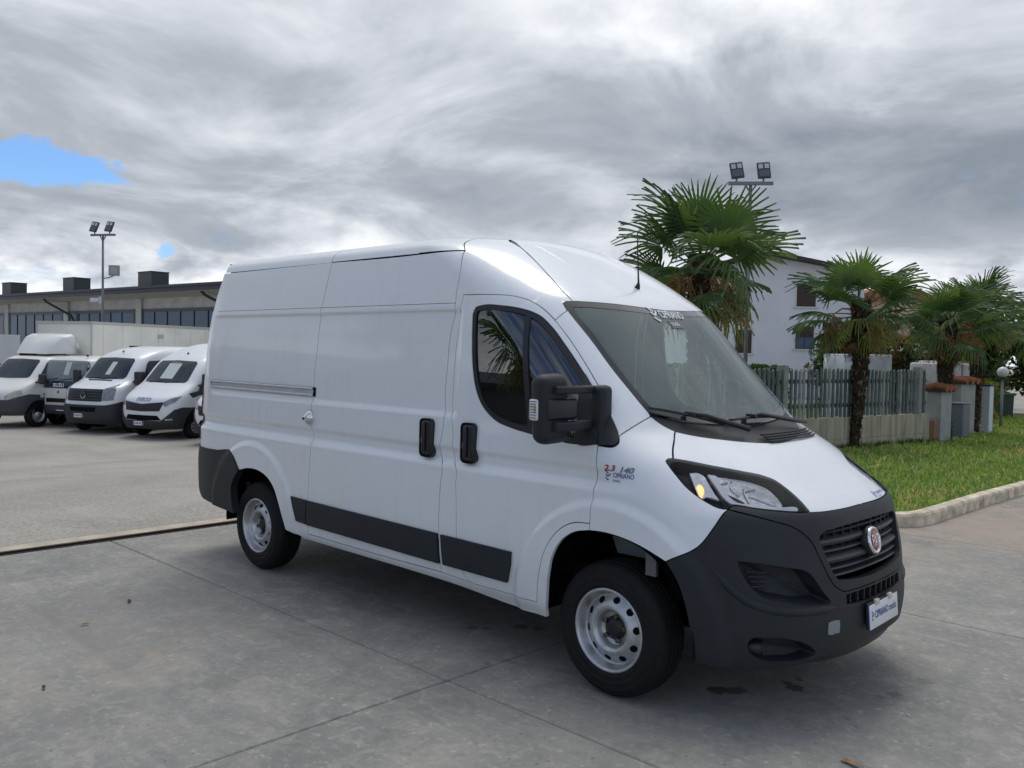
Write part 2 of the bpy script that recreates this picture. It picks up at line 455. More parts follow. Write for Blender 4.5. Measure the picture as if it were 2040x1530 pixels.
WW = [(.18, .93), (.30, .985), (.40, 1.0), (.60, 1.012), (.90, 1.014), (1.12, 1.010), (1.30, 1.0), (1.6, .984), (2.0, .957),
      (2.33, .918), (2.365, .906), (2.395, .886), (2.418, .852), (2.437, .805), (2.455, .735), (2.47, .64), (2.485, .52), (2.50, .36), (2.512, .19), (2.522, .08)]
def smooth(a, b, t):
    t = (t - a) / (b - a); t = 0.0 if t < 0 else (1.0 if t > 1 else t)
    return t * t * (3 - 2 * t)
def side_relief(x, z):
    """swages, recessed panels and arch flares pressed into the side, metres outwards"""
    d = 0.0
    cab = smooth(-1.20, -1.13, x)
    # recessed upper panel behind the cab
    rec = smooth(1.335, 1.375, z) * (1 - smooth(1.966, 1.986, z)) * (1 - cab) * smooth(-4.20, -4.13, x)
    d -= .017 * rec
    d += .003 * smooth(2.020, 2.024, z) * (1 - smooth(2.35, 2.40, z)) * -1
    # groove along the waist
    fade = 1 - smooth(-.25, .30, x)
    g = smooth(1.095, 1.135, z) ; g2 = 1 - smooth(1.145, 1.185, z)
    d += fade * (-.022 * (smooth(1.045, 1.10, z) * (1 - smooth(1.125, 1.175, z))) + .011 * (1 - smooth(1.03, 1.09, z)))
    # soft hollow round the cab door window
    d -= .006 * cab * smooth(1.25, 1.36, z) * (1 - smooth(1.36, 1.5, z)) * smooth(-1.1, -.9, x) * (1 - smooth(-.3, -.1, x))
    # wheel arch flares
    for cx, sgn in ((0.0, 1), (-3.45, 1)):
        r = math.sqrt((x - cx) ** 2 + (max(z, .30) - .37) ** 2)
        fl = 1 - smooth(.59, .65, r)
        d += (.020 if cx == 0 else .018) * fl
    # tumble under at the sill
    d -= .03 * (1 - smooth(.31, .40, z)) * (1 - smooth(-.5, -.3, x)) * smooth(-3.1, -2.9, x)
    # rear corner
    t = max(0.0, (-4.02 - x))
    d -= .055 * (t / .40) ** 2.2
    d += -.02 * smooth(-3.6, -4.3, x) if False else 0
    return d
def halfwidth(x, z):
    xs = lerp_tab(XS, z); xf = lerp_tab(XF, z); w = lerp_tab(WW, z)
    r = side_relief(x, z)
    if x <= xs: return w + r
    t = (x - xs) / (xf - xs)
    if t >= 1: return 0.0
    n = lerp_tab(NN, z); m = lerp_tab(MM, z)
    k = (1 - t ** n) ** (1 / m)
    return w * k + r * k
def front_x(y, z):
    xs = lerp_tab(XS, z); xf = lerp_tab(XF, z); w = lerp_tab(WW, z)
    n = lerp_tab(NN, z); m = lerp_tab(MM, z)
    q = min(1.0, abs(y) / w)
    return xs + (xf - xs) * (1 - q ** m) ** (1 / n)
def theta_pt(th, z):
    """continuous chart: th<0 runs back along the side, th in 0..pi/2 goes round the nose"""
    xs = lerp_tab(XS, z); xf = lerp_tab(XF, z)
    if th <= 0:
        x = xs + th; return (x, -halfwidth(x, z))
    w = lerp_tab(WW, z); n = lerp_tab(NN, z); m = lerp_tab(MM, z)
    s = math.sin(th); c = max(0.0, math.cos(th))
    x = xs + (xf - xs) * s ** (2 / n)
    k = c ** (2 / m)
    return (x, -(w + side_relief(x, z)) * k)
def theta_of(x, y, z):
    xs = lerp_tab(XS, z); xf = lerp_tab(XF, z)
    if x <= xs: return x - xs
    n = lerp_tab(NN, z)
    t = min(1.0, (x - xs) / (xf - xs))
    if t > .8:
        m = lerp_tab(MM, z); w = lerp_tab(WW, z)
        q = min(1.0, abs(y) / w)
        return math.acos(q ** (m / 2))
    return math.asin(t ** (n / 2))
# outlines of the body panels on the right half of the van, metres (x forward, y left, z up)
HLM = [(0.4402, -0.718, 1.1707), (0.4816, -0.6625, 1.163), (0.5638, -0.5558, 1.1377), (0.6085, -0.5192, 1.1163), (0.664, -0.5196, 1.0805), (0.7151, -0.5535, 1.039), (0.6925, -0.6046, 1.0406), (0.6221, -0.7106, 1.0514), (0.573, -0.7572, 1.0638), (0.529, -0.7556, 1.0948), (0.4862, -0.7423, 1.1302)]
HLD = [(0.5221, -0.7618, 1.0965), (0.5461, -0.7479, 1.0868), (0.5788, -0.7309, 1.0724), (0.6081, -0.7231, 1.0557), (0.589, -0.7481, 1.0573), (0.5678, -0.7626, 1.0647), (0.5454, -0.768, 1.0774)]
HLU = [(0.4159, -0.7608, 1.169), (0.4442, -0.7318, 1.1628), (0.4872, -0.7547, 1.1239), (0.5296, -0.7705, 1.087), (0.5718, -0.7692, 1.0585), (0.6418, -0.694, 1.0446), (0.7113, -0.5933, 1.0306), (0.7596, -0.4995, 1.0201), (0.7691, -0.5183, 1.0083), (0.7233, -0.6158, 1.0144), (0.6382, -0.7242, 1.0336), (0.569, -0.7928, 1.0469), (0.5342, -0.7989, 1.068), (0.4761, -0.7827, 1.1175)]
HLI = [(0.3514, -0.814, 1.1845), (0.3746, -0.7773, 1.188), (0.4023, -0.7677, 1.1747), (0.4419, -0.7842, 1.1403), (0.4903, -0.8051, 1.0949), (0.5163, -0.8116, 1.0727), (0.4886, -0.8296, 1.0804), (0.4629, -0.851, 1.0831), (0.4537, -0.8771, 1.0676), (0.4267, -0.8662, 1.0969), (0.3827, -0.8375, 1.1497)]
HLA = [(0.4099, -0.8477, 1.1235), (0.4121, -0.8309, 1.1336), (0.4232, -0.824, 1.1303), (0.4373, -0.8287, 1.1172), (0.4479, -0.8414, 1.1009), (0.4505, -0.8587, 1.0859), (0.4516, -0.8697, 1.0759), (0.4397, -0.8665, 1.0873), (0.4239, -0.8585, 1.1052)]
HLF1 = [(0.5591, -0.6609, 1.1123), (0.5851, -0.6836, 1.0871), (0.62, -0.7071, 1.0544)]
HLF2 = [(0.4725, -0.7414, 1.14), (0.4956, -0.7005, 1.1409)]
HLF3 = [(0.5663, -0.6658, 1.1058), (0.5892, -0.6009, 1.1101)]
HLF4 = [(0.5958, -0.6649, 1.0866), (0.6522, -0.6223, 1.0628), (0.6984, -0.5924, 1.0401)]
HLF5 = [(0.5026, -0.6755, 1.1451), (0.527, -0.7161, 1.1137), (0.5677, -0.7121, 1.0878)]
DIV = [(-0.6955, -0.8911, 1.988), (-0.6643, -0.879, 1.9796), (-0.5337, -0.9988, 1.29), (-0.5754, -0.9981, 1.2948)]
SAIL = [(-0.2812, -0.8703, 1.6269), (-0.217, -0.8781, 1.5556), (-0.1559, -0.8868, 1.4873), (-0.1446, -0.9119, 1.4418), (-0.1265, -0.9446, 1.3743), (-0.0917, -0.9886, 1.2741), (-0.2165, -1.0014, 1.269), (-0.2384, -1.0, 1.2826), (-0.2397, -0.9777, 1.3807), (-0.2662, -0.9382, 1.5091)]
SAILQ = [(-0.1344, -0.8801, 1.4753), (-0.0757, -0.894, 1.4015), (-0.0175, -0.9171, 1.3299), (0.0026, -0.9461, 1.2899), (-0.0066, -0.9625, 1.2749), (-0.0856, -0.9881, 1.272), (-0.1219, -0.9422, 1.3745), (-0.1393, -0.9101, 1.4395)]
DF = [(-0.0903, -0.9902, 1.2692), (-0.0853, -1.0058, 1.1916), (-0.088, -1.0135, 1.0592), (-0.0868, -1.0304, 0.9872), (-0.0883, -1.0426, 0.9323), (-0.0891, -1.0427, 0.8786)]
DARCH = [(-0.0891, -1.0427, 0.8786), (-0.1885, -1.0446, 0.8689), (-0.2665, -1.0449, 0.8336), (-0.3466, -1.0447, 0.7587), (-0.3999, -1.0439, 0.6654), (-0.4271, -1.0421, 0.5659), (-0.4392, -1.0385, 0.4953), (-0.4466, -1.031, 0.4001)]
ARCHF1 = [(-0.0903, -1.0427, 0.8435), (-0.0119, -1.0406, 0.8473), (0.0947, -1.0371, 0.8399), (0.1985, -1.0315, 0.8185), (0.2858, -1.0238, 0.7887), (0.3519, -1.015, 0.7608)]
ARCHF0 = [(-0.0903, -1.0427, 0.8435), (-0.1871, -1.0445, 0.8199), (-0.278, -1.0447, 0.7595), (-0.3375, -1.0439, 0.6658), (-0.3646, -1.0413, 0.5457), (-0.38, -1.0313, 0.4038), (-0.3938, -1.0093, 0.3234)]
FB = [(0.3519, -1.015, 0.7608), (0.4936, -0.9449, 0.8549), (0.5383, -0.9043, 0.9376), (0.5666, -0.8355, 1.0176)]
HLO = [(0.5666, -0.8355, 1.0176), (0.5307, -0.8607, 1.0238), (0.4772, -0.8804, 1.0467), (0.4321, -0.8906, 1.0705), (0.3776, -0.8963, 1.1051), (0.3197, -0.8922, 1.1512), (0.2671, -0.8824, 1.1946), (0.2441, -0.873, 1.2151), (0.2444, -0.8566, 1.2251), (0.2598, -0.836, 1.2276)]
HSE = [(0.2598, -0.836, 1.2276), (0.226, -0.7893, 1.2673), (0.198, -0.7377, 1.302), (0.1593, -0.6722, 1.3439)]
COWLN = [(0.1593, -0.6722, 1.3439), (0.0956, -0.7128, 1.3809), (0.0482, -0.7343, 1.4164)]
APS = [(0.0482, -0.7343, 1.4164), (0.0225, -0.8324, 1.3723), (-0.0105, -0.9218, 1.3215)]
SAILB = [(-0.0105, -0.9218, 1.3215), (0.0049, -0.9491, 1.2853), (-0.0055, -0.9638, 1.2726), (-0.0903, -0.9902, 1.2692)]
DTOP = [(-1.16, -0.9474, 2.0681), (-0.9402, -0.9366, 2.0643), (-0.8116, -0.9007, 2.056), (-0.735, -0.8737, 2.0392), (-0.6634, -0.8543, 2.01), (-0.5979, -0.8413, 1.969), (-0.5332, -0.835, 1.9166), (-0.4426, -0.8332, 1.8299), (-0.3325, -0.8389, 1.7141), (-0.2304, -0.8509, 1.6006), (-0.1728, -0.8604, 1.5347), (-0.1395, -0.8821, 1.4777)]
DSAIL = [(-0.1395, -0.8821, 1.4777), (-0.1446, -0.9119, 1.4418), (-0.1265, -0.9446, 1.3743), (-0.0903, -0.9902, 1.2692)]
DREAR = [(-0.956, -1.0096, 0.3917), (-1.038, -1.0135, 0.4292), (-1.0853, -1.0203, 0.5253), (-1.1026, -1.024, 0.6715), (-1.1076, -1.025, 0.8489), (-1.1148, -1.0247, 0.9591), (-1.112, -1.0232, 1.0357), (-1.1554, -0.9964, 1.0804), (-1.1696, -1.0029, 1.2507), (-1.2021, -0.979, 1.3766), (-1.2085, -0.971, 1.5314), (-1.2068, -0.9598, 1.7208), (-1.1909, -0.9494, 1.8939), (-1.16, -0.9474, 2.0681)]
DBOT = [(-0.4466, -1.031, 0.4001), (-0.5191, -1.0306, 0.3968), (-0.956, -1.0096, 0.3917)]
SLF = [(-1.255, -0.8524, 2.3449), (-1.211, -0.9268, 2.2183), (-1.2237, -0.9466, 2.076), (-1.2238, -0.9565, 2.0052), (-1.2628, -0.9531, 1.8292), (-1.2713, -0.9644, 1.6424), (-1.277, -0.9745, 1.4651), (-1.2586, -0.9982, 1.334), (-1.2636, -1.0033, 1.2439), (-1.2884, -0.9883, 1.1099), (-1.2391, -1.0222, 1.0419), (-1.2488, -1.0248, 0.9431), (-1.2562, -1.0249, 0.8289), (-1.2587, -1.0237, 0.6466), (-1.2486, -1.0164, 0.465), (-1.239, -1.0115, 0.4052)]
SLR = [(-2.6825, -1.0113, 0.4039), (-2.6813, -1.0173, 0.4771), (-2.6711, -1.0237, 0.6451), (-2.6644, -1.0249, 0.8113), (-2.6463, -1.0246, 0.9636), (-2.6482, -1.0164, 1.0557), (-2.6685, -1.0071, 1.1823), (-2.6678, -1.0024, 1.2591), (-2.6836, -0.9832, 1.3633), (-2.6885, -0.976, 1.4365), (-2.689, -0.9698, 1.553), (-2.6749, -0.9604, 1.7111), (-2.6558, -0.9456, 1.9331), (-2.6209, -0.9463, 2.0783), (-2.5925, -0.9305, 2.2137), (-2.5696, -0.9124, 2.342)]
SLB = [(-1.239, -1.0115, 0.4052), (-1.8281, -1.011, 0.4004), (-2.6825, -1.0113, 0.4039)]
SLT = [(-2.5696, -0.9124, 2.342), (-1.8175, -0.9137, 2.3371), (-1.255, -0.8524, 2.3449)]
WST = [(-0.3784, -0.017, 2.0076), (-0.3889, -0.1949, 2.014), (-0.4503, -0.4972, 2.0276), (-0.5365, -0.6861, 2.031), (-0.5546, -0.72, 2.0276), (-0.5557, -0.7443, 2.0151)]
WSS = [(-0.5557, -0.7443, 2.0151), (-0.5161, -0.7529, 1.9745), (-0.3668, -0.749, 1.8307), (-0.1957, -0.7498, 1.6565), (-0.0513, -0.7417, 1.5162), (0.0321, -0.7315, 1.4353)]
WSB = [(0.0321, -0.7315, 1.4353), (0.1088, -0.6223, 1.4082), (0.1811, -0.4463, 1.3819), (0.2177, -0.2515, 1.3677), (0.2369, -0.0118, 1.3554)]
COWLE = [(0.1593, -0.6722, 1.3439), (0.2145, -0.6051, 1.3266), (0.3008, -0.4461, 1.3026), (0.378, -0.1838, 1.2764), (0.3999, -0.0166, 1.2668)]
HLT = [(0.2598, -0.836, 1.2276), (0.3088, -0.7952, 1.2193), (0.3949, -0.7178, 1.1989), (0.4987, -0.5939, 1.1707), (0.5723, -0.4922, 1.1447), (0.6063, -0.4597, 1.1281), (0.6596, -0.4471, 1.0959), (0.7197, -0.4494, 1.0572), (0.7641, -0.4574, 1.0255), (0.8007, -0.4679, 0.994)]
HDF = [(0.8007, -0.4679, 0.994), (0.8219, -0.3937, 0.9907), (0.8391, -0.2999, 0.9896), (0.8528, -0.1525, 0.9895), (0.8551, -0.014, 0.9905)]
HLB = [(0.8007, -0.4679, 0.994), (0.771, -0.5501, 0.9971), (0.7291, -0.628, 1.0052), (0.6584, -0.7242, 1.0183), (0.5843, -0.7984, 1.0317), (0.5735, -0.8117, 1.0308), (0.5666, -0.8355, 1.0176)]
RSEAM = [(-1.2737, -0.4382, 2.4537), (-1.1046, -0.5209, 2.389), (-0.9605, -0.5732, 2.3133), (-0.7274, -0.6485, 2.1672), (-0.6023, -0.6793, 2.0796), (-0.5444, -0.6844, 2.0378)]
WIN = [(-1.0668, -0.9612, 1.9512), (-1.0473, -0.958, 1.989), (-0.9886, -0.9565, 2.0041), (-0.8412, -0.9403, 1.9999), (-0.7494, -0.9161, 1.9884), (-0.6812, -0.8936, 1.9722), (-0.6125, -0.8723, 1.9438), (-0.5339, -0.8624, 1.8841), (-0.4369, -0.862, 1.7893), (-0.306, -0.8688, 1.6528), (-0.217, -0.8781, 1.5556), (-0.16, -0.89, 1.4872), (-0.1515, -0.9352, 1.411), (-0.1263, -0.9906, 1.2865), (-0.2162, -1.0017, 1.2664), (-0.3902, -1.0006, 1.275), (-0.5869, -0.9979, 1.2966), (-0.6984, -0.9957, 1.3128), (-0.8402, -0.9915, 1.3504), (-0.9373, -0.9905, 1.4188), (-1.0025, -0.9884, 1.5232), (-1.0366, -0.9816, 1.6394), (-1.0583, -0.9715, 1.8073)]
FBOT = [(0.9263, -0.3462, 0.6127), (0.9065, -0.4228, 0.6566), (0.8962, -0.4467, 0.6902), (0.8673, -0.4876, 0.7782), (0.8361, -0.523, 0.8645), (0.7948, -0.5891, 0.9266), (0.7158, -0.7056, 0.9723), (0.5666, -0.8355, 1.0176)]
ARCHB = [(0.3519, -1.015, 0.7608), (0.4092, -1.005, 0.6819), (0.4499, -0.9945, 0.5769), (0.4767, -0.9806, 0.4404), (0.4864, -0.9564, 0.2995)]
BBOT = [(0.4864, -0.9564, 0.2995), (0.6422, -0.8516, 0.2845), (0.752, -0.7478, 0.2883), (0.852, -0.589, 0.3043), (0.9001, -0.4652, 0.323), (0.9389, -0.2715, 0.3316)]
SCOOP = [(0.6421, -0.8629, 0.792), (0.6945, -0.8139, 0.7868), (0.7852, -0.6975, 0.7636), (0.8489, -0.5771, 0.732), (0.891, -0.4959, 0.6307), (0.909, -0.45, 0.5777), (0.8802, -0.5482, 0.5739), (0.7989, -0.7139, 0.6051), (0.731, -0.8017, 0.6354), (0.6834, -0.8439, 0.6987), (0.6548, -0.8603, 0.7542)]
FOGR = [(0.6998, -0.8307, 0.3723), (0.6922, -0.8423, 0.4082), (0.7099, -0.8301, 0.4403), (0.7459, -0.7941, 0.4457), (0.8328, -0.6704, 0.4276), (0.8743, -0.5743, 0.3852), (0.8829, -0.5375, 0.3502), (0.8526, -0.6024, 0.3291), (0.8006, -0.6985, 0.3269), (0.7266, -0.7988, 0.3435)]
LGR = [(0.93, -0.3257, 0.6072), (0.9357, -0.3235, 0.559)]
GRO = [(0.8485, -0.4719, 0.8761), (0.9048, -0.4052, 0.6944)]
RARCH = [(-2.9528, -1.0283, 0.3947), (-2.9966, -1.0363, 0.4926), (-3.0467, -1.0409, 0.5966), (-3.114, -1.0423, 0.6977), (-3.2105, -1.0427, 0.7612), (-3.3525, -1.0429, 0.7951), (-3.4885, -1.0428, 0.7928), (-3.6147, -1.0427, 0.7665)]
RBT = [(-3.6147, -1.0427, 0.7665), (-3.7332, -1.043, 0.8842), (-4.03, -1.025, 0.885)]
RBA = [(-3.6147, -1.0427, 0.7665), (-3.7212, -1.0414, 0.6226), (-3.7197, -1.0367, 0.4979), (-3.6989, -1.0298, 0.4089)]
QBOT = [(-2.6825, -1.0113, 0.4039), (-2.7152, -0.9926, 0.356), (-2.8249, -1.011, 0.3773), (-2.9528, -1.0283, 0.3947)]
SILLB = [(-0.3938, -1.0093, 0.3234), (-0.5538, -0.991, 0.3165), (-1.1738, -0.9878, 0.3483), (-1.6198, -0.9916, 0.3545), (-2.144, -0.9918, 0.3548), (-2.7152, -0.9926, 0.356)]
CL1 = [(-2.8801, -1.026, 0.6541), (-2.673, -1.0238, 0.6503), (-2.6892, -1.0172, 0.4759), (-2.8157, -1.0181, 0.4824), (-2.8458, -1.0253, 0.5595)]
CL2 = [(-2.6634, -1.0237, 0.6497), (-1.2632, -1.0236, 0.6398), (-1.249, -1.0159, 0.4588), (-2.683, -1.017, 0.4732)]
CL3 = [(-1.2313, -1.0236, 0.6388), (-0.6463, -1.0236, 0.6353), (-0.6496, -1.022, 0.5618), (-0.6758, -1.0158, 0.4576), (-1.2126, -1.016, 0.4594)]
RAIL = [(-4.2074, -0.983, 1.4292), (-2.6864, -0.976, 1.4348), (-2.6805, -0.9831, 1.3635), (-4.198, -0.9872, 1.3668)]
HLF = [HLF1, HLF2, HLF3, HLF4, HLF5]
# ================================================================ ground
def concrete_mat():
    m = bpy.data.materials.new('worn concrete'); m.use_nodes = True; t = m.node_tree; q = G(t); b = t.nodes['Principled BSDF']
    pos = t.nodes.new('ShaderNodeNewGeometry').outputs['Position']; x, y, z = q.sep(pos)
    n1 = q.noise(pos, .55, 6, .62, .4); n2 = q.noise(pos, 2.6, 7, .65, .6); n3 = q.noise(pos, 26, 5, .7); n4 = q.noise(pos, 160, 3, .7)
    sw = q.noise(q.v('MULTIPLY', pos, (1.2, 9.0, 1)), 1.0, 5, .6, .3)
    c = q.ramp(n1, [(.28, (.158, .159, .152)), (.50, (.250, .245, .225)), (.70, (.335, .323, .286))])
    c = q.mix(q.m('MULTIPLY', q.step(n2, .46, .72), .55), c, (.36, .345, .30))
    c = q.mix(q.m('MULTIPLY', q.step(n2, .52, .30), .45), c, (.175, .178, .178))
    c = q.mix(q.m('MULTIPLY', q.step(sw, .50, .75), .35), c, (.35, .342, .312))
    c = q.mix(q.m('MULTIPLY', q.step(n3, .52, .70), .55), c, (.44, .425, .38))
    c = q.mix(q.m('MULTIPLY', q.step(n3, .45, .28), .55), c, (.15, .148, .14))
    c = q.mix(q.m('MULTIPLY', q.step(n4, .58, .74), .45), c, (.46, .45, .42))
    n5 = q.noise(pos, 7.5, 6, .7, .8); c = q.mix(q.m('MULTIPLY', q.step(n5, .50, .66), .40), c, (.41, .395, .35)); c = q.mix(q.m('MULTIPLY', q.step(n5, .46, .32), .45), c, (.165, .165, .162))
    vo = t.nodes.new('ShaderNodeTexVoronoi'); vo.inputs['Scale'].default_value = 19.0; t.links.new(q.v('ADD', pos, q.v('SCALE', q.noise(pos, 9, 2, .5, 0, 'Color'), scale=.06)), vo.inputs['Vector'])
    vr = q.sep(vo.outputs['Color']); fl = q.m('MULTIPLY', q.step(vo.outputs['Distance'], .34, .16), q.step(vr[0], .72, .80))
    c = q.mix(q.m('MULTIPLY', fl, q.m('MULTIPLY', q.step(n2, .38, .62), .55)), c, (.50, .48, .42))
    pit = q.m('MULTIPLY', q.step(vo.outputs['Distance'], .22, .10), q.step(vr[1], .86, .90)); c = q.mix(q.m('MULTIPLY', pit, .6), c, (.09, .088, .084))
    # rusty tint towards the far right slabs
    red = q.m('MULTIPLY', q.m('MULTIPLY', q.step(y, 2.2, 5.5), q.step(n1, .36, .60)), .55)
    c = q.mix(red, c, (.40, .285, .205))
    red2 = q.m('MULTIPLY', q.m('MULTIPLY', q.step(q.v('DISTANCE', pos, (-2.6, -2.6, 0), out=1), 1.3, .2), q.step(n2, .40, .62)), .4)
    c = q.mix(red2, c, (.36, .29, .23))
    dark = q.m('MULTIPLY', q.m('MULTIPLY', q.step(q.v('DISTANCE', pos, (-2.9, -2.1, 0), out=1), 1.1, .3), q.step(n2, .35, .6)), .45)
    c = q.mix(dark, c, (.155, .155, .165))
    # faint tyre tracks and drag marks
    for ax, ay, fx_, k in ((.0, 1.0, 1.9, .20), (1.0, .25, 1.3, .14)):
        ln = q.m('ADD', q.m('MULTIPLY', x, ax), q.m('MULTIPLY', y, ay)); w_ = q.noise(q.comb(q.m('MULTIPLY', ln, 3.4), q.m('MULTIPLY', q.m('SUBTRACT', x, y), .22), fx_), 1.0, 4, .6, .3)
        c = q.mix(q.m('MULTIPLY', q.step(w_, .56, .72), k * 1.6), c, (.16, .16, .165))
    # oil drips and damp footprints
    wob = q.v('ADD', pos, q.v('SCALE', q.v('SUBTRACT', q.noise(pos, 16, 3, .6, 0, 'Color'), (.5, .5, .5)), scale=.10))
    sp = None
    for cx, cy, r, k in ((.60, -.16, .060, .75), (.55, -.125, .045, .7), (.52, -.12, .03, .6), (.56, -.02, .028, .6), (.40, -.42, .07, .7), (.34, -.48, .06, .8), (1.0, .14, .055, .42), (.96, .05, .03, .35), (1.05, .45, .06, .25), (-1.27, -.72, .05, .5), (-1.20, -.66, .035, .5), (-1.08, -.49, .06, .5), (-.98, -.42, .05, .5), (-1.5, -2.3, .12, .2), (.3, -3.0, .14, .2)):
        d = q.v('DISTANCE', q.v('MULTIPLY', wob, (1, 1, 0)), (cx, cy, 0), out=1)
        s_ = q.m('MULTIPLY', q.step(d, r, r * .55), k); sp = s_ if sp is None else q.m('MAXIMUM', sp, s_)
    c = q.mix(sp, c, (.035, .034, .032))
    q.put(b.inputs['Base Color'], c)
    q.put(b.inputs['Roughness'], q.m('MULTIPLY_ADD', n2, .30, .52)); b.inputs['Specular IOR Level'].default_value = .35
    bn = t.nodes.new('ShaderNodeBump'); bn.inputs['Strength'].default_value = .35; bn.inputs['Distance'].default_value = .004
    q.put(bn.inputs['Height'], q.m('ADD', q.m('MULTIPLY', n4, .5), n3)); t.links.new(bn.outputs[0], b.inputs['Normal'])
    return m
def asphalt_mat():
    m = bpy.data.materials.new('worn gravelly asphalt'); m.use_nodes = True; t = m.node_tree; q = G(t); b = t.nodes['Principled BSDF']
    pos = t.nodes.new('ShaderNodeNewGeometry').outputs['Position']; x, y, z = q.sep(pos)
    n1 = q.noise(pos, .35, 6, .6, .4); n2 = q.noise(pos, 30, 4, .75); n3 = q.noise(pos, 95, 3, .8); n4 = q.noise(q.v('MULTIPLY', pos, (.5, 2.2, 1)), .8, 5, .6, .5)
    c = q.ramp(n1, [(.30, (.27, .252, .224)), (.52, (.36, .338, .302)), (.70, (.43, .405, .36))])
    c = q.mix(q.m('MULTIPLY', q.step(n4, .48, .70), .45), c, (.30, .275, .235))
    c = q.mix(q.m('MULTIPLY', q.step(n2, .47, .66), .55), c, (.50, .47, .42))
    c = q.mix(q.m('MULTIPLY', q.step(n2, .47, .32), .55), c, (.10, .095, .088))
    c = q.mix(q.m('MULTIPLY', q.step(n3, .60, .75), .6), c, (.46, .44, .40))
    c = q.mix(q.m('MULTIPLY', q.step(n3, .40, .26), .5), c, (.06, .058, .055))
    q.put(b.inputs['Base Color'], c); b.inputs['Roughness'].default_value = .85; b.inputs['Specular IOR Level'].default_value = .25
    bn = t.nodes.new('ShaderNodeBump'); bn.inputs['Strength'].default_value = .6; bn.inputs['Distance'].default_value = .008
    q.put(bn.inputs['Height'], q.m('ADD', n2, n3)); t.links.new(bn.outputs[0], b.inputs['Normal'])
    return m
CONC = concrete_mat(); ASPH = asphalt_mat()
LOTZ = -.90
def lot_z(x): return LOTZ * smooth(-5.3, -20.0, x) if x < -5.3 else 0.0
# wide sheet of worn asphalt that falls away behind the yard
xs = [600, 60, 5, -5.0, -5.36] + [-5.36 - .75 * i for i in range(1, 22)] + [-30, -60, -150, -600]
ys = [-600, -150, -60, -30, -20, -12, -6, -3, 0, 3, 6, 12, 20, 30, 60, 150, 600]
V = [(x, y, (-.09 if x > -5.3 else lot_z(x) - .006)) for x in xs for y in ys]
F = [(i * len(ys) + j, i * len(ys) + j + 1, (i+1) * len(ys) + j + 1, (i+1) * len(ys) + j) for i in range(len(xs) - 1) for j in range(len(ys) - 1)]
F = [tuple(reversed(f)) for f in F]
F = F
o = mesh_obj('ground', V, F, ASPH, None, True); tag(o, kind='structure', label='worn gravelly asphalt lot falling away behind the concrete yard')
# concrete yard: poured slabs with open joints
yard = empty('concrete_yard', (0, 0, 0)); yard['kind'] = 'structure'; yard['label'] = 'worn grey concrete yard of large poured slabs'
def slab_mesh(x0, x1, y0, y1, name):
    g_ = .0045; b_ = .006; x0 += g_; x1 -= g_; y0 += g_; y1 -= g_
    V = [(x0, y0, -.12), (x1, y0, -.12), (x1, y1, -.12), (x0, y1, -.12), (x0, y0, -b_), (x1, y0, -b_), (x1, y1, -b_), (x0, y1, -b_), (x0 + b_, y0 + b_, 0), (x1 - b_, y0 + b_, 0), (x1 - b_, y1 - b_, 0), (x0 + b_, y1 - b_, 0)]
    F = [(0,1,5,4),(1,2,6,5),(2,3,7,6),(3,0,4,7),(4,5,9,8),(5,6,10,9),(6,7,11,10),(7,4,8,11),(8,9,10,11)]
    return mesh_obj(name, V, F, CONC, yard)
sx = [-5.17, -.715, 3.76, 8.24, 12.7]; sy = [-13.8, -10.7, -7.6, -4.52, -1.42, 1.69, 4.51, 7.6, 10.7, 13.8, 16.9, 20.0, 23.1, 26.2]
for i in range(len(sx) - 1):
    for j in range(len(sy) - 1):
        if sx[i] < -1 and sy[j] > 5: continue
        slab_mesh(sx[i], sx[i+1], sy[j], sy[j+1], 'slab')
# drain along the edge of the yard: brown steel channel and a pale concrete border
RUST = mat('brown steel', (.055, .035, .026), .7, .3, var=.4, vscale=9)
BORD = mat('pale concrete border', (.46, .40, .32), .85, var=.25, vscale=5, bump=.3, bscale=60)
def strip_mesh(name, x0, x1, z0, z1, m, y0=-14, y1=4.7):
    return MB().box((x0, y0, z0), (x1, y1, z1)).build(name, m)
d_ = MB().box((-5.295, -14, -.10), (-5.175, 4.7, -.016)).build('drain_channel', RUST); d_['kind'] = 'structure'
for k in range(2):
    MB().box((-5.293 + .104 * k, -14, -.02), (-5.281 + .104 * k, 4.7, .003)).build('channel_rail', RUST, d_)
bd = MB().box((-5.47, -14, -.12), (-5.298, 4.7, .008)).build('drain_border', BORD); bd['kind'] = 'structure'

# kerb and lawn
KERB = mat('pale kerb stone', (.62, .54, .41), .85, var=.48, vscale=6.5, bump=.4, bscale=45)
kerb = empty('kerb', (0, 0, 0)); kerb['kind'] = 'structure'; kerb['label'] = 'pale stone kerb edging the lawn'
kp = [(-9.2, 4.55), (-7, 4.55), (-5, 4.55), (-3, 4.55), (-1.35, 4.55), (-1.0, 4.60), (-.72, 4.76), (-.55, 5.02), (-.515, 5.35), (-.50, 5.96), (-.48, 6.86), (-.45, 7.65), (-.41, 8.41), (-.37, 9.3), (-.33, 10.2), (-.28, 11.4), (-.2, 13), (-.05, 16), (.1, 19), (.3, 23), (.5, 27)]
kp = [Vector((a, b, 0)) for a, b in kp]
path = catmull(kp, .10); L = [0]
for i in range(1, len(path)): L.append(L[-1] + (path[i] - path[i-1]).length)
def at_len(s):
    for i in range(1, len(L)):
        if L[i] >= s: t = (s - L[i-1]) / (L[i] - L[i-1]); return path[i-1].lerp(path[i], t), (path[i] - path[i-1]).normalized()
    return path[-1], (path[-1] - path[-2]).normalized()
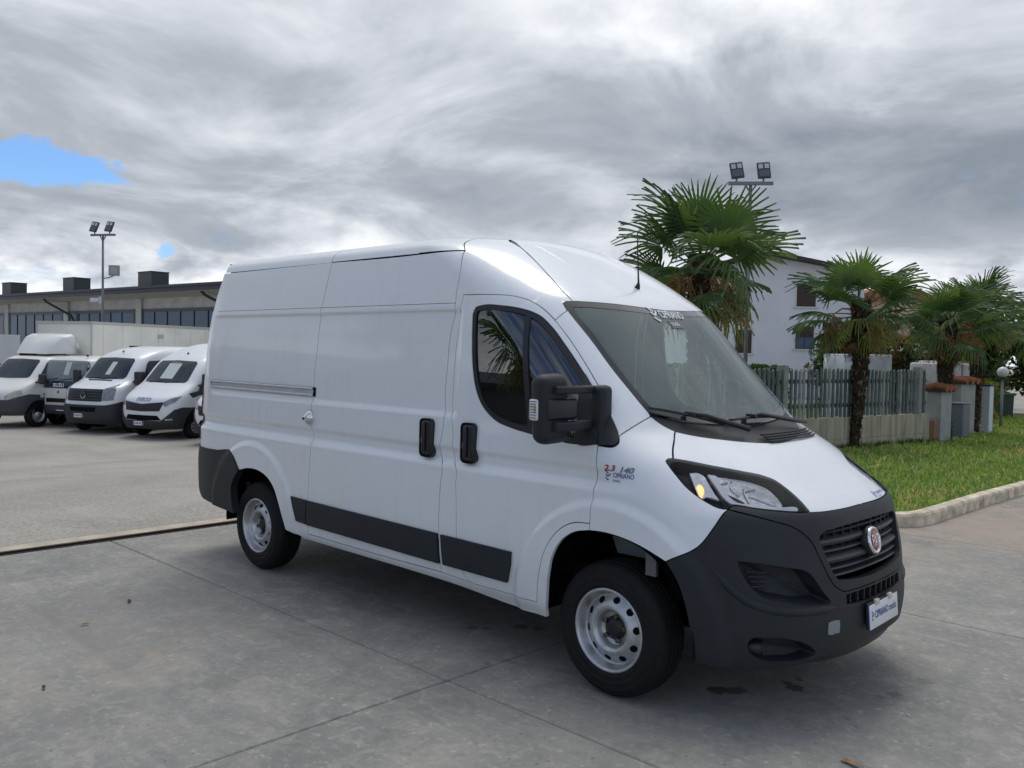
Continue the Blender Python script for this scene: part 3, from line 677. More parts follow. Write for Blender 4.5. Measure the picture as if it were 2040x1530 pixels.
# joint positions so that a joint falls at (-.515, 5.07)
s0 = min(range(len(path)), key=lambda i: (path[i] - Vector((-.54, 5.08, 0))).length); s0 = L[s0]
k0 = -int(s0 / .9)
for k in range(k0, int((L[-1] - s0) / .9)):
    a, b = s0 + .9 * k + .004, s0 + .9 * (k + 1) - .004
    if a < 0: continue
    prof = [(0, -.05), (0, .112), (.012, .136), (.03, .143), (.125, .143), (.13, .13), (.13, -.05)]; V = []; F = []; n = 7
    for i in range(7):
        p, t = at_len(a + (b - a) * i / 6); nv = Vector((-t.y, t.x, 0)); jz = random.uniform(-.003, .003) if i in (0, 6) else 0
        for w, h in prof: V.append(p + nv * (w + random.uniform(-.002, .002)) + Vector((0, 0, h + jz)))
    for i in range(6):
        for j in range(n): F.append((i*n + j, i*n + (j+1) % n, (i+1)*n + (j+1) % n, (i+1)*n + j))
    F += [tuple(range(n - 1, -1, -1)), tuple(6*n + j for j in range(n))]
    o = mesh_obj('kerb_stone', V, F, KERB, kerb)
    bm = bmesh.new(); bm.from_mesh(o.data); bmesh.ops.recalc_face_normals(bm, faces=bm.faces); bm.to_mesh(o.data); bm.free()
SOIL = mat('lawn soil', (.10, .15, .040), .95, var=.5, vscale=5)
# boundary wall line: passes (-3.92, 11.58) and (-3.45, 14.1)
WALL_D = Vector((.183, .983, 0)).normalized(); WALL_P = Vector((-3.96, 11.6, 0))
def wall_pt(y): return WALL_P + WALL_D * ((y - 11.6) / WALL_D.y)
inner = [p + Vector((-(path[min(i+1, len(path)-1)] - path[max(0, i-1)]).normalized().y, (path[min(i+1, len(path)-1)] - path[max(0, i-1)]).normalized().x, 0)) * .128 for i, p in enumerate(path)]
lawn_poly = [(p.x, p.y) for p in inner[::4]] + [(-12, 27), (-12, 4.68)]
o = mesh_obj('lawn', [(x, y, .098) for x, y in lawn_poly], [tuple(range(len(lawn_poly)))], SOIL); o['kind'] = 'structure'
# grass blades
def grass():
    V = []; F = []; M = []; rnd = random.Random(3)
    def edge_x(y):
        best = None
        for i in range(1, len(inner)):
            if inner[i].x > -1.5 and inner[i-1].y <= y <= inner[i].y: return inner[i].x
        return -1.0
    ext = {}
    cl = [(rnd.uniform(-4.5, -.5), rnd.uniform(4.7, 24), rnd.uniform(.3, .9)) for _ in range(60)]
    n = 0
    while n < 62000:
        u = rnd.random(); y = 4.72 + 20 * u ** 1.7; x = rnd.uniform(-5.4, -.3)
        if x < wall_pt(y).x + .02 and y < 14.2: continue
        yk = round(y, 1)
        if yk not in ext: ext[yk] = edge_x(y) if y > 5.0 else None
        e = ext[yk]
        if e is None:
            if (x > -1.05 and y < 4.75 + .55 * max(0, (x + 1.05)) / .4) : continue
        elif x > e - .005: continue
        h = rnd.uniform(.022, .070) * (1.0 if rnd.random() < .90 else 1.9); w = rnd.uniform(.004, .010) * (1 + y / 16); a = rnd.uniform(0, 2 * PI)
        lean = rnd.uniform(.1, 1.1) * h; dx, dy = math.cos(a), math.sin(a); px, py = -dy * w, dx * w
        k = len(V)
        V += [(x - px, y - py, .095), (x + px, y + py, .095), (x + px * .7 + dx * lean * .45, y + py * .7 + dy * lean * .45, .095 + h * .65), (x - px * .7 + dx * lean * .45, y - py * .7 + dy * lean * .45, .095 + h * .65), (x + dx * lean, y + dy * lean, .095 + h)]
        F += [(k, k+1, k+2, k+3), (k+3, k+2, k+4)]
        dry = min(math.hypot(x - c[0], (y - c[1]) * .5) / c[2] for c in cl[:14])
        r = rnd.random(); mi = 2 if r < (.46 if dry < .8 else .13) else (1 if r < .55 else 0)
        M += [mi, mi]; n += 1
    GA = [leafy('grass dark', (.155, .275, .07), trans=.5), leafy('grass light', (.28, .41, .13), trans=.5), leafy('grass straw', (.52, .47, .24), trans=.4)]
    o = mesh_obj('grass', V, F, GA); o.data.polygons.foreach_set('material_index', M); o['kind'] = 'stuff'; o['label'] = 'short green grass with straw-coloured patches behind the kerb'
grass()
# tufts of weeds along the foot of the wall are part of the grass sheet
# ================================================================ buildings
CONW = mat('grey precast concrete', (.52, .508, .470), .85, var=.2, vscale=1.2, bump=.2, bscale=20)
SOFF = mat('pale soffit', (.55, .54, .50), .8, var=.1, vscale=.8)
DKSH = mat('dark blue-grey sheet metal', (.030, .034, .055), .45, .3)
ZINC = mat('dark grey roof cladding', (.055, .062, .064), .5, .2, var=.15, vscale=2)
WFRM = mat('dark window frame', (.014, .018, .030), .4)
def pane_mat(name, tint, rough=.02):
    return mat(name, tint, .12, spec=.18, var=.15, vscale=.35)
PANE = pane_mat('pane with sky blue painted in', (.055, .110, .175))  # blue base colour stands in for sky mirrored in the glass
PIPE = mat('dark downpipe', (.02, .024, .038), .5)
E0 = Vector((-74.99, 17.18, 0)); EA = math.atan2(.0945, .9955)
shop = empty('showroom_building', E0, EA, 'long grey concrete showroom with dark fascia behind the parked trucks', 'building')
# local frame: X along the facade, Y into the building, camera on the -Y side
S0, S1 = -14, 52
MB().box((S0, 1.6, -1.0), (S1, 1.9, 4.9)).build('wall', CONW, shop)
MB().box((S0, .02, 5.02), (S1, 14, 5.36)).build('fascia', DKSH, shop)
MB().box((S0, -.10, 5.28), (S1, .015, 5.44)).build('gutter', DKSH, shop)
V = [(S0, .05, 5.015), (S1, .05, 5.015), (S1, 1.598, 4.80), (S0, 1.598, 4.80)]; mesh_obj('soffit', V, [(0, 1, 2, 3)], SOFF, shop)
for s in (-10.6, 0, 10.6, 21.2, 31.8, 42.4):
    w = MB().box((s + 8.2 - 10.6, 1.50, 1.0), (s + 18.1 - 10.6, 1.58, 1.12)).box((s + 8.2 - 10.6, 1.50, 3.90), (s + 18.1 - 10.6, 1.58, 4.10)).box((s + 8.2 - 10.6, 1.50, 1.12), (s + 8.45 - 10.6, 1.58, 3.90)).box((s + 17.9 - 10.6, 1.50, 1.12), (s + 18.1 - 10.6, 1.58, 3.90)).build('window', WFRM, shop)
    for k in range(6):
        a = s - 2.15 + k * 1.575
        p = MB().box((a + .02, 1.54, 1.13), (a + 1.52, 1.56, 3.89)).build('pane', PANE, w)
        if k: MB().box((a - .045, 1.49, 1.12), (a + .010, 1.575, 3.90)).build('mullion', WFRM, w)
    MB().box((s + 10.2 - 10.6 + 8.15, 1.42, -1), (s + 10.2 - 10.6 + 9.2 - .35, 1.598, 4.79)).build('pilaster', CONW, shop)
for s in (-10.8, -.25, 10.3, 20.85, 31.2, 41.8):
    b_ = MB().box((s, .25, 5.365), (s + 1.65, 1.45, 6.36)).build('roof_vent', ZINC, shop)
    MB().box((s - .04, .21, 6.363), (s + 1.69, 1.49, 6.41)).build('vent_cap', ZINC, b_)
for s in (6.9, 28.0, -14, 49):
    MB().tube([(s, .35, 5.0), (s + .25, .45, 4.75), (s + 2.35, 1.30, 3.75), (s + 2.55, 1.40, 3.4), (s + 2.55, 1.40, -.9)], .085, 10).build('downpipe', PIPE, shop, smooth=True)
# dark hill line far behind
# ---- white house beyond the fence
HM = Matrix.Translation(Vector((2.6633, -4.4743, 0)) ) 
cz_ = R(44.0732); right = Vector((math.cos(cz_), math.sin(cz_), 0)); fwd = Vector((-math.sin(cz_), math.cos(cz_), 0))
ho = Vector((2.6633, -4.4743, 0)) + fwd * 58 + right * (580 / 1740.66 * 58)
house = empty('white_house', (ho.x, ho.y, 0), cz_, 'white rendered two-storey house with brown shuttered windows behind the fence', 'house')
STUC = mat('white render', (.70, .70, .72), .9, var=.06, vscale=.6)
TRIM = mat('pale stone sill', (.62, .61, .58), .8)
SHUT = mat('dark brown shutter', (.050, .026, .020), .6, var=.15, vscale=6)
ROOFD = mat('dark roof edge', (.045, .036, .035), .7)
TILE = mat('terracotta tiles', (.30, .105, .055), .8, var=.35, vscale=3)
SB = 100 / 1740.66 * 58 / 100
def hz(v, u=1600): return 1.7365 + (701 + (u - 1020) * .0204 - v) * 58 / 1740.66
MB().box((-8.2, 0, -1.2), (3.9, 9, 7.35)).build('wall', STUC, house)
MB().prism([(-9.0, 7.36), (-8.9, 7.20), (-2.1, 8.35), (4.6, 7.20), (4.7, 7.36), (-2.1, 8.60)], -.9, 9.6, 'XZ').build('roof', ROOFD, house)
MB().prism([(-8.2, 7.352), (3.9, 7.352), (-2.1, 8.33)], .002, .25, 'XZ').build('gable', STUC, house)
for (u0, u1, v0, v1) in ((1464, 1496, 657, 703), (1583, 1619, 650, 695), (1464, 1490, 567, 612), (1583, 1621, 565, 611), (1400, 1432, 660, 706)):
    a, b = (u0 - 1600) * SB, (u1 - 1600) * SB; z1, z0 = hz(v0, u0), hz(v1, u0)
    w = MB().box((a, -.02, z0), (b, .10, z1)).build('window', SHUT, house)
    n = 9
    for k in range(n):
        zz = z0 + (z1 - z0) * (k + .5) / n
        if k < n * .55 and u0 == 1583 and v0 == 650: continue
        MB().box((a + .04, -.035, zz - .045), (b - .04, -.021, zz + .045)).build('shutter_slat', SHUT, w)
    if u0 == 1583 and v0 == 650:
        MB().box((a + .05, -.032, z0 + .06), ((a + b) / 2 - .03, -.021, z0 + (z1 - z0) * .5)).build('pane', PANE, w); MB().box(((a + b) / 2 + .03, -.032, z0 + .06), (b - .05, -.021, z0 + (z1 - z0) * .5)).build('pane', PANE, w)
    MB().box((a - .18, -.14, z0 - .10), (b + .18, .05, z0 - .003)).build('sill', TRIM, w)
    for xx in (a - .10, b + .003): MB().box((xx, -.03, z0), (xx + .097, .03, z1 + .10)).build('reveal', TRIM, w)
    MB().box((a - .10, -.03, z1 + .003), (b + .10, .03, z1 + .10)).build('lintel', TRIM, w)
# lower wing with a sloping tiled roof
wing = empty('tiled_outbuilding', tuple(ho + right * 2.2 - fwd * 3.0), cz_, 'low white outbuilding with sloping red tiled roof beside the white house', 'outbuilding')
MB().prism([(.5, -1.2), (8.2, -1.2), (8.2, 1.9), (.5, 3.45)], .6, 5.5, 'XZ').build('wall', STUC, wing)
ang = math.atan2(2.05 - 3.75, 8.6)
Mw = Matrix.Translation((-.3, 0, 3.78)) @ Matrix.Rotation(-ang, 4, 'Y') @ Matrix.Rotation(R(10), 4, 'X')
MB().box((0, -.1, -.16), (8.9, 6, 0), M=Mw).build('roof', ROOFD, wing)
rf = wing.children[-1]
for i in range(22):
    for j in range(3):
        o = MB().tube([(.0 + i * .405, -.14 + j * .55, .035), (.39 + i * .405, -.14 + j * .55, .035)], .14, 6).build('roof_tile', TILE, wing)
        o.matrix_local = Mw
# peach-coloured house further back
pb = empty('peach_house', tuple(Vector((2.6633, -4.4743, 0)) + fwd * 72 + right * (720 / 1740.66 * 72)), cz_, 'peach rendered house far behind the palms', 'house')
MB().box((-2.6, 0, -1), (5.6, 8, 6.5)).build('wall', mat('peach render', (.52, .40, .28), .9, var=.05), pb)
MB().prism([(-3.2, 6.5), (6.2, 6.5), (1.5, 7.9)], -.5, 8.5, 'XZ').build('roof', TILE, pb)
for a in (-1.6, 1.0, 3.4):
    w = MB().box((a, -.03, 3.2), (a + 1.0, .08, 4.7)).build('window', SHUT, pb)
    MB().box((a - .1, -.12, 3.08), (a + 1.1, .02, 3.195)).build('sill', TRIM, w)

# ---- low wall and picket fence
WALLM = bpy.data.materials.new('streaked concrete'); WALLM.use_nodes = True
def wallmat():
    t = WALLM.node_tree; q = G(t); b = t.nodes['Principled BSDF']; pos = t.nodes.new('ShaderNodeNewGeometry').outputs['Position']; x, y, z = q.sep(pos)
    st = q.noise(q.v('MULTIPLY', pos, (14, 14, .9)), 1.0, 5, .65); n = q.noise(pos, 3, 6, .6)
    c = q.ramp(st, [(.30, (.21, .18, .125)), (.52, (.42, .375, .27)), (.72, (.54, .49, .37))])
    c = q.mix(q.m('MULTIPLY', q.step(n, .45, .7), .5), c, (.30, .265, .185))
    q.put(b.inputs['Base Color'], c); b.inputs['Roughness'].default_value = .9
wallmat()
wy0, wy1 = 3.2, 14.05; wl_ = (wy1 - wy0) / WALL_D.y; WA = math.atan2(WALL_D.y, WALL_D.x)
wp0 = wall_pt(wy0)
lw = empty('low_wall', wp0, WA, 'low streaky concrete wall along the lawn carrying the picket fence', 'wall')
MB().box((0, 0, -.2), (wl_, .18, .27)).build('wall_base', WALLM, lw)
MB().box((0, .006, .274), (wl_, .174, .66)).build('wall_top', WALLM, lw)
FEN = mat('weathered grey-green fence', (.115, .135, .130), .75, var=.35, vscale=7, bump=.3, bscale=60)
FENB = mat('bare concrete picket', (.27, .27, .25), .85, var=.3, vscale=7)
fence = empty('picket_fence', wp0 + Vector((0, 0, .665)), WA, 'grey-green picket fence on top of the low concrete wall', 'fence')
pk = MB().prism([(-.026, 0), (.026, 0), (.026, .80), (.008, .88), (-.026, .845)], .055, .085, 'XZ').build('picket', FEN, fence)
pk2 = MB().prism([(-.026, 0), (.026, 0), (.026, .80), (.008, .88), (-.026, .845)], .055, .085, 'XZ').build('picket', FENB, fence)
n = int(wl_ / .122); rnd = random.Random(5)
for i in range(n):
    src = pk2 if rnd.random() < .12 else pk
    if i == 0: pk.location = (.07, 0, 0); continue
    if i == 1: pk2.location = (.07 + .122, 0, 0); continue
    o = share(src, 'picket', fence, (.07 + .122 * i, rnd.uniform(-.006, .006), rnd.uniform(-.012, .012)), (0, rnd.uniform(-.012, .012), 0))
for z in (.18, .62):
    MB().box((0, .088, z), (wl_, .118, z + .07)).build('rail', FEN, fence)
for i in range(6):
    MB().box((.04 + i * 2.12, .02, .0), (.16 + i * 2.12, .16, .93)).build('post', FENB if i % 2 else FEN, fence)

# ---- gate end: tiled pillars, meter box, cabinet
def gate_pillar(P, w, d, h, label, cap=True):
    e = empty('gate_pillar', (P[0], P[1], .0), WA, label, 'pillar', 'pillars at the gate')
    MB().box((-w / 2, -d / 2, -.1), (w / 2, d / 2, h)).build('shaft', mat('plastered pillar', (.36, .355, .335), .9, var=.2, vscale=4), e)
    if cap:
        MB().box((-w / 2 - .06, -d / 2 - .06, h + .002), (w / 2 + .06, d / 2 + .06, h + .05)).build('cap', ROOFD, e)
        nn = max(3, int(w / .16))
        for i in range(nn):
            x = -w / 2 - .04 + (w + .08) * (i + .5) / nn
            MB().tube([(x, -d / 2 - .10, h + .07), (x, 0, h + .12)], .07, 8).build('cap_tile', TILE, e)
            MB().tube([(x, d / 2 + .10, h + .07), (x, 0, h + .12)], .07, 8).build('cap_tile', TILE, e)
    return e
gate_pillar((-3.45, 14.42), .40, .30, 1.10, 'slim plastered gate pillar with small red tile cap, next to the low wall')
gate_pillar((-3.72, 16.6), .62, .36, 1.22, 'broad plastered gate pillar with tile cap behind the grey cabinet')
mb = empty('meter_box', tuple(wall_pt(14.12) + Vector((.02, 0, .1))), WA, 'small terracotta meter door set at the end of the low wall', 'meter box')
MB().box((0, -.05, 0), (.42, .1, .42)).build('frame', mat('terracotta plaster', (.36, .20, .13), .85, var=.2), mb)
MB().box((.05, -.062, .04), (.37, -.052, .36)).build('door', mat('terracotta door', (.40, .21, .14), .7, var=.25, vscale=8), mb)
cab = empty('utility_cabinet', (-3.40, 15.35, .08), WA, 'narrow grey metal utility cabinet standing in the grass by the gate pillar', 'cabinet')
MB().rbox((-.02, -.14, 0), (.30, .16, .74), .012, 2).build('body', mat('grey cabinet paint', (.16, .175, .19), .5), cab, angle=40)
MB().rbox((-.04, -.165, .742), (.32, .185, .775), .008, 2).build('lid', mat('grey cabinet lid', (.20, .215, .225), .5), cab, angle=40)
MB().box((0.01, -.146, .03), (.27, -.141, .70)).build('door', mat('grey cabinet door', (.15, .165, .18), .5), cab)
wpost = empty('white_gate_post', (-3.42, 17.55, .05), WA, 'white painted post of the sliding gate beside the broad pillar', 'post')
MB().box((-.09, -.09, 0), (.09, .09, 1.12)).build('shaft', WHITEP if 'WHITEP' in globals() else mat('white post paint', (.66, .68, .70), .6), wpost)
MB().box((-.11, -.11, 1.123), (.11, .11, 1.16)).build('cap', DKSH, wpost)
# green bin and pale cabinet in the far corner
gb_ = empty('green_container', (-4.9, 23.9, 0), WA, 'dark green lidded waste container behind the lawn', 'container')
MB().prism([(-.1, .05), (.95, .05), (1.0, .72), (-.15, .72)], 0, .9, 'XZ').build('body', mat('dark green plastic', (.010, .040, .030), .5), gb_)
MB().rbox((-.20, -.05, .723), (1.05, .95, .80), .02, 2).build('lid', mat('green lid', (.012, .05, .036), .5), gb_, angle=40)
pc = empty('pale_cabinet', (-3.75, 24.6, 0), WA, 'pale green and grey roadside cabinet right of the green container', 'cabinet')
MB().box((0, 0, 0), (.50, .4, .80)).build('body', mat('pale green panel', (.42, .50, .46), .6, var=.1), pc)
MB().box((.505, 0, 0), (1.25, .45, .80)).build('side_box', mat('grey concrete box', (.45, .45, .43), .8, var=.15), pc)
MB().box((.02, -.02, .40), (1.23, -.003, .44)).build('trim', TRIM, pc)

# ---- wrapped pallets behind the fence
WRAP = mat('white stretch film', (.62, .64, .68), .28, var=.18, vscale=3, bump=.8, bscale=9, coat=.4)
WRAP2 = mat('pinkish load under film', (.46, .42, .41), .32, var=.25, vscale=3.5, bump=.9, bscale=8, coat=.3)
WOOD = mat('pallet wood', (.26, .17, .09), .85, var=.3, vscale=5)
def pallet(P, rz, w, h, m, label, dome=0):
    e = empty('wrapped_pallet', P, rz, label, 'pallet', 'film-wrapped pallets behind the fence')
    for i in range(3): MB().box((-w / 2, -.45 + i * .40, 0), (w / 2, -.35 + i * .40, .12)).build('runner', WOOD, e)
    MB().box((-w / 2, -.5, .122), (w / 2, .5, .15)).build('deck', WOOD, e)
    if dome:
        for i in range(4):
            a = -w / 2 + w * i / 4
            hh = h - .07 * abs(i - 1.5) ** 1.5 * .5
            MB().rbox((a + .004, -.47, .152), (a + w / 4 - .004, .47, hh), .05, 3).build('wrapped_stack', m, e, angle=40)
    else:
        for k in range(3):
            z0, z1 = .152 + (h - .152) * k / 3, .152 + (h - .152) * (k + 1) / 3
            MB().rbox((-w / 2 + .01 * k, -.48, z0), (w / 2 - .006 * k, .48, z1 - .004), .025, 2).build('wrapped_stack', m, e, angle=40)
    return e
pallet((-5.25, 14.6, 0), cz_ + .12, 1.12, 1.84, WRAP, 'tall block of goods wrapped in white film behind the fence')
pallet((-4.75, 18.35, 0), cz_ + .3, 1.0, 1.74, WRAP2, 'rounded pinkish load wrapped in clear film near the gate', 1)
# parked car roof glimpsed behind pickets
# ================================================================ palms and planting
PGRN = [leafy('palm green', (.105, .185, .065), .42, .40, 2.5, .42, .45), leafy('palm dark green', (.070, .138, .052), .42, .40, 3, .38, .45), leafy('palm yellow green', (.20, .235, .060), .5, .35, 3, .40), mat('palm dry', (.20, .135, .06), .8, var=.4, vscale=5, spec=.1)]
PBRK = mat('palm fibre', (.050, .036, .024), .95, var=.6, vscale=9, bump=.8, bscale=40, spec=.1)
PSTUB = mat('palm leaf stubs', (.17, .13, .085), .9, var=.4, vscale=12, spec=.1)
PSTM = mat('palm stalk', (.085, .115, .035), .5)
PFRT = mat('palm fruit stalks', (.30, .175, .065), .8, var=.45, vscale=14)
def frond_mesh(seed, m, nseg=30, lp=.55, lb=.62, span=118, droop=.16, tipdroop=.10):
    rnd = random.Random(seed); V = []; F = []; MI = []
    # stalk
    nst = 6; st = []
    for i in range(nst + 1):
        t = i / nst; st.append(Vector((lp * t, 0, -.05 * t * t)))
    mb_ = MB().tube(st, [.015 - .007 * i / nst for i in range(nst + 1)], 5)
    V += mb_.v; F += mb_.f; MI += [1] * len(mb_.f)
    hub = st[-1]
    for s in range(nseg):
        a = R(-span + 2 * span * (s + .5) / nseg); L = lb * (1 - .16 * abs(a / R(span)) ** 2) * rnd.uniform(.90, 1.06)
        d = Vector((math.cos(a), math.sin(a), 0)); n = Vector((-d.y, d.x, 0)); dw = R(span) / nseg
        fold = .016; dr = droop * rnd.uniform(.7, 1.3); tip = tipdroop * rnd.uniform(.2, 2.6)
        if rnd.random() < .16: tip += rnd.uniform(.25, .6)
        arch = .10 * math.cos(a * .75)
        rings = []
        for t in (.06, .45, .62, .82, 1.0):
            w = L * t * math.tan(dw) * 1.04 if t <= .46 else [.40 * math.tan(dw) * L, .30 * math.tan(dw) * L, .002][[.62, .82, 1.0].index(t)]
            z = -dr * t * t * L + arch * t * (1 - t) - tip * max(0, t - .55) ** 1.6 * L * 2.2 + (.05 * abs(math.sin(a)) * t * L)
            c = hub + d * (L * t * (1 - .25 * tip * t)) + Vector((0, 0, z))
            k = len(V); V += [c - n * w + Vector((0, 0, -fold * t)), c + Vector((0, 0, fold * t * .6)), c + n * w + Vector((0, 0, -fold * t))]; rings.append(k)
        for i in range(4):
            a0, b0 = rings[i], rings[i+1]; F += [(a0, a0+1, b0+1, b0), (a0+1, a0+2, b0+2, b0+1)]; MI += [0, 0]
    me = bpy.data.meshes.new('frond'); me.from_pydata([tuple(v) for v in V], [], F); me.materials.append(m); me.materials.append(PSTM)
    me.polygons.foreach_set('material_index', MI); me.update(); return me
FR = [frond_mesh(10 + i, PGRN[0 if i % 3 else 1], droop=.08 + .05 * (i % 4), tipdroop=.04 + .05 * (i % 3)) for i in range(6)]
FRO = [frond_mesh(30 + i, PGRN[2 if i % 2 else 0], droop=.30, tipdroop=.35, span=105) for i in range(4)]
FRD = [frond_mesh(50 + i, PGRN[3], droop=.35, tipdroop=.5, span=70, nseg=20, lb=.45) for i in range(2)]
def trunk_mesh(h, r0, r1, seed):
    rnd = random.Random(seed); mb = MB(); n = 14; rings = int(h / .05); pts = []
    V = []; F = []; bx, by = rnd.uniform(-.06, .06), rnd.uniform(-.06, .06)
    for i in range(rings + 1):
        t = i / rings; r = r0 + (r1 - r0) * smooth(0, 1, t) ; r *= (1 + .25 * max(0, .06 - t) / .06)
        for j in range(n):
            q = 2 * PI * j / n; rr = r * (1 + rnd.uniform(-.14, .16)); V.append((bx * math.sin(t * 2.6) + rr * math.cos(q), by * math.sin(t * 2.6) + rr * math.sin(q), t * h + rnd.uniform(-.012, .012)))
    for i in range(rings):
        for j in range(n): F.append((i*n+j, i*n+(j+1)%n, (i+1)*n+(j+1)%n, (i+1)*n+j))
    mb.add(V, F)
    # leaf bases and loose fibre
    for k in range(int(h * 230)):
        t = rnd.random() ** .8; r = (r0 + (r1 - r0) * smooth(0, 1, t)) * 1.02; q = rnd.uniform(0, 2 * PI); z = t * h
        c = Vector((bx * math.sin(t * 2.6), by * math.sin(t * 2.6), 0)); d = Vector((math.cos(q), math.sin(q), 0)); n2 = Vector((-d.y, d.x, 0))
        L = rnd.uniform(.05, .13); w = rnd.uniform(.012, .03); up = rnd.choice((1, 1, 1, -1)) * rnd.uniform(.5, 1.1)
        p = c + d * r * .95 + Vector((0, 0, z)); tip = p + d * rnd.uniform(.02, .07) + Vector((0, 0, L * up)) + n2 * rnd.uniform(-.03, .03)
        mb.add([p - n2 * w, p + n2 * w, tip + n2 * w * .3, tip - n2 * w * .3], [(0, 1, 2, 3)], 1 if rnd.random() < .35 else 0)
    return mb
def fruit_mesh(seed):
    rnd = random.Random(seed); mb = MB()
    for b in range(14):
        a = rnd.uniform(-.9, .9); L = rnd.uniform(.25, .5); pts = []; x = rnd.uniform(.1, .35)
        p0 = Vector((x, 0, -.05)); p1 = p0 + Vector((.12 * math.cos(a), .20 * math.sin(a), -L * .5)); p2 = p1 + Vector((rnd.uniform(-.05, .08), rnd.uniform(-.08, .08), -L * .5))
        mb.tube([p0, p1, p2], [.008, .006, .003], 4)
        for k in range(34):
            t = rnd.uniform(.15, 1.0); c = (p0.lerp(p1, t * 2) if t < .5 else p1.lerp(p2, t * 2 - 1)) + Vector((rnd.gauss(0, .035), rnd.gauss(0, .035), rnd.gauss(-.01, .03)))
            s_ = rnd.uniform(.006, .013); d = Vector((rnd.gauss(0, 1), rnd.gauss(0, 1), rnd.gauss(0, 1))).normalized() * s_ * 2.2; e = d.orthogonal().normalized() * s_
            mb.add([c - d, c + e, c + d, c - e], [(0, 1, 2, 3)])
    mb.tube([(0, 0, .05), (.2, 0, .06), (.35, 0, -.05)], [.014, .012, .008], 5)
    me = bpy.data.meshes.new('fruit'); me.from_pydata(mb.v, [], mb.f); me.materials.append(PFRT); me.update(); return me
FT = [fruit_mesh(70 + i) for i in range(3)]
def palm(P, h, r0, r1, sc, n, seed, label, fruits=4, face=None, tilt=(0, 0)):
    rnd = random.Random(seed)
    e = empty('fan_palm', P, rnd.uniform(0, 6.28), label, 'palm tree', 'fan palms on the lawn')
    trunk_mesh(h, r0, r1, seed).build('trunk', [PBRK, PSTUB], e, smooth=False)
    for k in range(n):
        t = (k + .5) / n; az_ = k * 2.39996 + rnd.uniform(-.25, .25); elv = R(78 - 104 * t ** .95 + rnd.uniform(-13, 13))
        me = FR[rnd.randrange(6)] if t < .72 else FRO[rnd.randrange(4)]
        o = bpy.data.objects.new('frond', me); COL.objects.link(o); o.parent = e
        s_ = sc * rnd.uniform(.86, 1.10) * (.85 + .2 * math.sin(PI * min(1, t * 1.2)))
        # local X = stalk direction
        M = Matrix.Rotation(az_, 4, 'Z') @ Matrix.Rotation(-elv, 4, 'Y') @ Matrix.Rotation(rnd.uniform(-.5, .5), 4, 'X')
        o.matrix_local = Matrix.Translation((0, 0, h - .10 - .26 * t * sc)) @ M @ Matrix.Scale(s_, 4)
    for k in range(3):
        o = bpy.data.objects.new('dry_frond', FRD[k % 2]); COL.objects.link(o); o.parent = e
        o.matrix_local = Matrix.Translation((0, 0, h - .32 * sc)) @ Matrix.Rotation(rnd.uniform(0, 6.28), 4, 'Z') @ Matrix.Rotation(R(rnd.uniform(52, 75)), 4, 'Y') @ Matrix.Scale(sc * .7, 4)
    for k in range(fruits):
        o = bpy.data.objects.new('fruit_cluster', FT[k % 3]); COL.objects.link(o); o.parent = e
        o.matrix_local = Matrix.Translation((0, 0, h - .22 * sc)) @ Matrix.Rotation(rnd.uniform(0, .4) + 2 * PI * k / fruits, 4, 'Z') @ Matrix.Scale(sc * 1.28, 4)
    return e
palm((-4.30, 6.62, .09), 3.12, .10, .17, 1.20, 24, 11, 'largest and nearest fan palm, its crown rising behind the van roof', 4)
palm((-3.95, 11.44, .09), 2.72, .085, .17, 1.10, 22, 23, 'fan palm in front of the white wrapped pallet, left of the trio', 3)
palm((-3.38, 14.70, .09), 2.52, .10, .17, 1.02, 21, 31, 'fan palm beside the meter door and grey cabinet', 3)
palm((-3.62, 17.30, .09), 2.85, .10, .16, 1.06, 21, 47, 'fan palm behind the gate, between the grey cabinet and the globe lamp', 3)
palm((-3.25, 22.2, .09), 2.6, .11, .17, 1.10, 22, 53, 'fan palm cut by the right edge of the picture', 3)
palm((-5.6, -6.9, -.02), 2.9, .11, .18, 1.25, 20, 61, 'fan palm left of the photographer, mirrored in the van side window', 3)
palm((-10.5, -8.2, -.1), 2.9, .11, .18, 1.25, 20, 67, 'second fan palm left of the photographer, mirrored behind the first', 3)

def leaf_mass(name, P, rx_, ry_, rz_, n, size, mats, seed, parent=None, core=True, box=False):
    rnd = random.Random(seed); V = []; F = []; MI = []
    for k in range(n):
        if box:
            p = Vector((rnd.uniform(-1, 1), rnd.uniform(-1, 1), rnd.uniform(-1, 1))); f = rnd.randrange(3)
            p[f] = math.copysign(1 - abs(rnd.gauss(0, .10)), p[f])
        else:
            p = Vector((rnd.gauss(0, 1), rnd.gauss(0, 1), rnd.gauss(0, 1))).normalized() * (1 - abs(rnd.gauss(0, .22))) * (1 + .22 * math.sin(3.1 * k))
        c = Vector((p.x * rx_, p.y * ry_, p.z * rz_))
        s_ = size * rnd.uniform(.6, 1.4); d = Vector((rnd.gauss(0, 1), rnd.gauss(0, 1), rnd.gauss(0, .7))).normalized(); e = d.cross(Vector((rnd.gauss(0, 1), rnd.gauss(0, 1), rnd.gauss(0, 1)))).normalized()
        k0 = len(V); V += [c - d * s_, c + e * s_ * .5, c + d * s_, c - e * s_ * .5]; F.append((k0, k0+1, k0+2, k0+3)); MI.append(rnd.randrange(len(mats)) if rnd.random() < .7 else 0)
    o = mesh_obj(name, V, F, mats, parent); o.data.polygons.foreach_set('material_index', MI)
    if not parent: o.location = P
    else: o.location = P
    return o
HG = [leafy('hedge green', (.034, .075, .020)), leafy('hedge mid green', (.060, .115, .028)), leafy('hedge dark', (.016, .036, .013))]
YG = [leafy('shrub yellow green', (.17, .21, .032)), leafy('shrub green', (.08, .135, .026)), leafy('shrub rust', (.20, .105, .036))]
